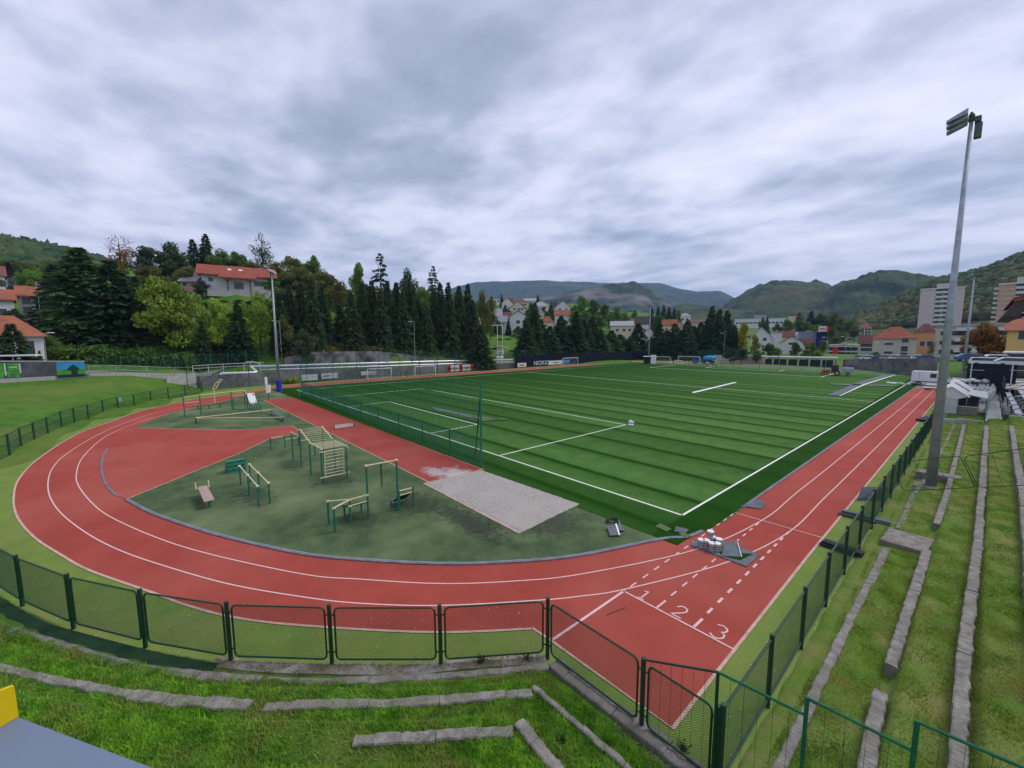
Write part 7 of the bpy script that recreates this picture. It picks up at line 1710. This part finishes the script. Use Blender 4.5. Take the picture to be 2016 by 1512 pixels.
# slanted roof shelter 3
t=thing('team_shelter','open steel-framed shelter with one slanted white roof sheet, right of the corrugated one','shelter',(9.6,50,0),group='team shelters beside the home straight')
qa=[PY(*o9(*p),yy) for p,yy in (((610,730),50.2),((990,810),50.2),((985,690),55),((680,645),55))]
mb=MB();mb.add([q for q in qa]+[(q[0],q[1],q[2]+.08) for q in qa],[(3,2,1,0),(4,5,6,7),(0,1,5,4),(1,2,6,5),(2,3,7,6),(3,0,4,7)]);mb.build('roof',M['sheet'],t)
for q in qa: tb(t,'post',[((q[0],q[1],0),q)],.05,M['galv'],6)
a=PY(*o9(690,940),50.1);b=PY(*o9(860,790),50.1);tb(t,'brace',[(a,b)],.05,M['dark'],6)
a=PY(*o9(640,860),50.1);b=PY(*o9(980,865),50.1);tb(t,'rail',[(a,b)],.03,M['dark'],6)
mb=MB();xa=PY(*o9(400,1100),49.3)[0];xb=PY(*o9(800,1130),49.3)[0];mb.box(((xa+xb)/2,49.4,.38),(xb-xa,.25,.9),0,.02);mb.build('front_wall',M['conc'],t)
mb=MB();mb.box(((xa+xb)/2,49.4,.86),(xb-xa+.1,.4,.1),0,.01);mb.build('wall_cap',M['conc_light'],t)
mb=MB();mb.box(((xa+xb)/2,52.8,1.0),(xb-xa,.1,2.0));mb.build('dark_back',M['grey'],t)
# turf strip kerbs in front
mb=MB();mb.box((7.6,41.6,.18),(1.3,.25,.4),-.08,.02);mb.box((9.2,41.2,.32),(1.9,.25,.5),-.08,.02);o=mb.build('kerb_block',M['conc_light']);tag(o,'pale kerb blocks closing the far ends of the terraces','kerb')
# ramp and stands
t=thing('access_ramp','concrete ramp with handrails between the terraces and the metal stand','ramp',(10.8,45,0))
r0=[PY(*o9(*p),Y) for p,Y in (((925,1280),40.),((1285,1305),40.),((1190,850),56),((1030,850),56))]
mb=MB();B_=[(q[0],q[1],0) for q in r0];mb.add(B_+r0,[(3,2,1,0),(4,5,6,7),(0,1,5,4),(1,2,6,5),(2,3,7,6),(3,0,4,7)]);mb.build('slab',M['conc_light'],t)
for (i,j,m) in ((0,3,'teal'),(1,2,'dark')):
    a,b=r0[i],r0[j]
    for z in (1.0,.5): tb(t,'handrail',[((a[0],a[1],a[2]+z),(b[0],b[1],b[2]+z))],.035,M[m],6)
    for f in (0,.33,.66,1): q=lerp(a,b,f);tb(t,'rail_post',[(q,(q[0],q[1],q[2]+1.0))],.035,M[m],6)
t=thing('metal_stand','open tubular metal stand with grey bench rows and black rails at the right edge','grandstand',(15,50,0))
zr0=1.6
for r in range(7):
    x=12.0+r*.95;z=1.55+r*.42
    mb=MB();mb.box((x,52,z),(.32,22,.06));mb.box((x+.2,52,z),(.12,22,.05));mb.build('bench_row',M['galv'],t)
    mb=MB();mb.box((x+.45,52,z-.38),(.9,22,.05));mb.build('tread',M['conc_light'],t)
for y in (41,45,49,53,57,61):
    tb(t,'frame',[((11.8,y,1.2),(18.6,y,4.2)),((12.5,y,-.1),(12.5,y,1.6)),((15.5,y,-.1),(15.5,y,2.9)),((18.5,y,-.1),(18.5,y,4.2))],.05,M['dark'],6)
for y in (41,49,62.8):
    for z in (.55,1.0): tb(t,'rail',[((11.6,y,1.3+z),(18.6,y,4.4+z))],.035,M['dark'],6)
    for f in (0,.25,.5,.75,1): x=11.6+7*f;z=1.3+3.1*f;tb(t,'rail_post',[((x,y,z),(x,y,z+1.0))],.035,M['dark'],6)
for z in (.55,1.0): tb(t,'rail',[((11.55,41,1.3+z),(11.55,46,1.3+z))],.035,M['dark'],6)
wall_seg('concrete_base','pale concrete base wall of the metal stand',[(11.5,40.6,1.35),(19,40.6,1.7)],.5,M['conc_light'])
# second stand beyond
t=thing('metal_stand','farther metal stand platform with black railings behind the first','grandstand',(15,75,0))
for k,(ya,yb,z0) in enumerate(((64.5,76,1.9),(78,92,1.5))):
    mb=MB();mb.box((14.8,(ya+yb)/2,z0),(6,yb-ya,.15));mb.build('platform',M['conc_light'],t)
    for y in (ya,yb):
        for z in (.4,.75,1.1): tb(t,'rail',[((11.8,y,z0+z),(17.8,y,z0+z+.8))],.03,M['dark'],6)
    for z in (.4,.75,1.1): tb(t,'rail',[((11.8,ya,z0+z),(11.8,yb,z0+z))],.03,M['dark'],6)
    for i in range(7): y=ya+(yb-ya)*i/6;tb(t,'rail_post',[((11.8,y,-.1),(11.8,y,z0+1.1))],.04,M['dark'],6)
# white stacked chairs / tubs behind the shelters
k=0
for i in range(26):
    a_=450+(i%9)*78+RNG.uniform(-14,14);b_=[560,600,645][i//9]+RNG.uniform(-10,10);u,v=o9(a_,b_);Yq=[72,67,62][i//9]
    p=PY(u,v,Yq);t=thing('plastic_sack','white bulging sack among the crowded pile behind the shelters','sack',(p[0],p[1],0.02),RNG.uniform(0,3),group='white sacks piled behind the shelters')
    hgt_=max(.7,p[2]);mb=MB();mb.ico((0,0,hgt_*.5),(.42,.36,hgt_*.52),2);o=mb.build('bag',M['sheet'],t,local=True,smooth=True)
    mb=MB();mb.tube((0,0,hgt_*.93),(.05,0,hgt_*1.12),.10,6,r2=.16);mb.build('neck',M['net'],t,local=True)
# skip with rubbish
p=PY(*o9(720,490),78);t=thing('skip','dark green skip heaped with white rubbish beyond the shelters','skip',(p[0],p[1],0),.1)
mb=MB();mb.add([(-1.5,-.9,.2),(1.2,-.9,.2),(1.2,.9,.2),(-1.5,.9,.2),(-1.9,-1.,1.5),(1.9,-1.,1.5),(1.9,1.,1.5),(-1.9,1.,1.5)],[(3,2,1,0),(0,1,5,4),(1,2,6,5),(2,3,7,6),(3,0,4,7),(4,5,6,7)]);mb.build('body',M['green'],t,local=True)
mb=MB()
for i in range(12): mb.ico((RNG.uniform(-1.5,1.5),RNG.uniform(-.7,.7),1.6+RNG.random()*.3),(.45,.4,.28),1)
mb.build('rubbish',M['sheet'],t,local=True)
x,y=PY(*o9(500,470),76)[:2];mb=MB();mb.ico((x,y,.6),(.9,.6,.55),2);mb.box((x-.2,y,.25),(1.6,1.,.5),0,.05);o=mb.build('covered_mower',M['galv'],smooth=False);tag(o,'grey covered machine right of the van bonnet','machine')
# white mast in front of gates, coil on track
for u,l in ((1914,'thin white mast with two arms before the navy gate, left one'),(1995,'thin white mast with two arms before the navy gate, right one')):
    p=PD(u,714,86);t=thing('flag_mast',l,'mast',(p[0],p[1],0));tb(t,'pole',[((p[0],p[1],0),(p[0],p[1],p[2]))],.06,M['sheet'],6);tb(t,'arm',[((p[0]-.2,p[1],p[2]-1),(p[0]+1.2,p[1],p[2]-1))],.03,M['sheet'],6)
mb=MB();x,y=G(1835,767);pts=[(x+1.1*math.cos(i*.5)*(1-.01*i),y+1.6*math.sin(i*.5),.06+.01*(i%5)) for i in range(44)];mb.path(pts,.05,5);o=mb.build('hose_coil',M['black']);tag(o,'black coil of hose lying on the track in front of the van','hose')
x,y=G(1768,756);mb=MB()
for i in range(14): mb.ico((x+RNG.uniform(-1.6,1.8),y+RNG.uniform(-1,1),.12),(.35,.3,.16),1)
o=mb.build('white_scraps',M['sheet']);tag(o,'heap of white plastic scraps at the pitch corner by the van','rubbish');
flat_piece('black_pad',[(1803,824),(1826,818),(1835,819),(1830,826),(1812,826)],.25,.2,'black','dark pad edge lying at the far end of the straight fence','pad')
# ================= air =================
hz=bpy.data.materials.new('haze_air');hz.use_nodes=True;N=hz.node_tree.nodes;N.clear();out=N.new('ShaderNodeOutputMaterial');pv=N.new('ShaderNodeVolumePrincipled');pv.inputs['Color'].default_value=(.32,.54,1,1);pv.inputs['Density'].default_value=HAZE;pv.inputs['Anisotropy'].default_value=.1
hz.node_tree.links.new(pv.outputs[0],out.inputs['Volume'])
if HAZE>0:
    mb=MB();mb.box((-2100,2100,299.5),(9000,9000,603));o=mb.build('haze',hz);o['kind']='stuff';o['label']='thin bluish air between the pitch and the far hills';o['category']='haze'
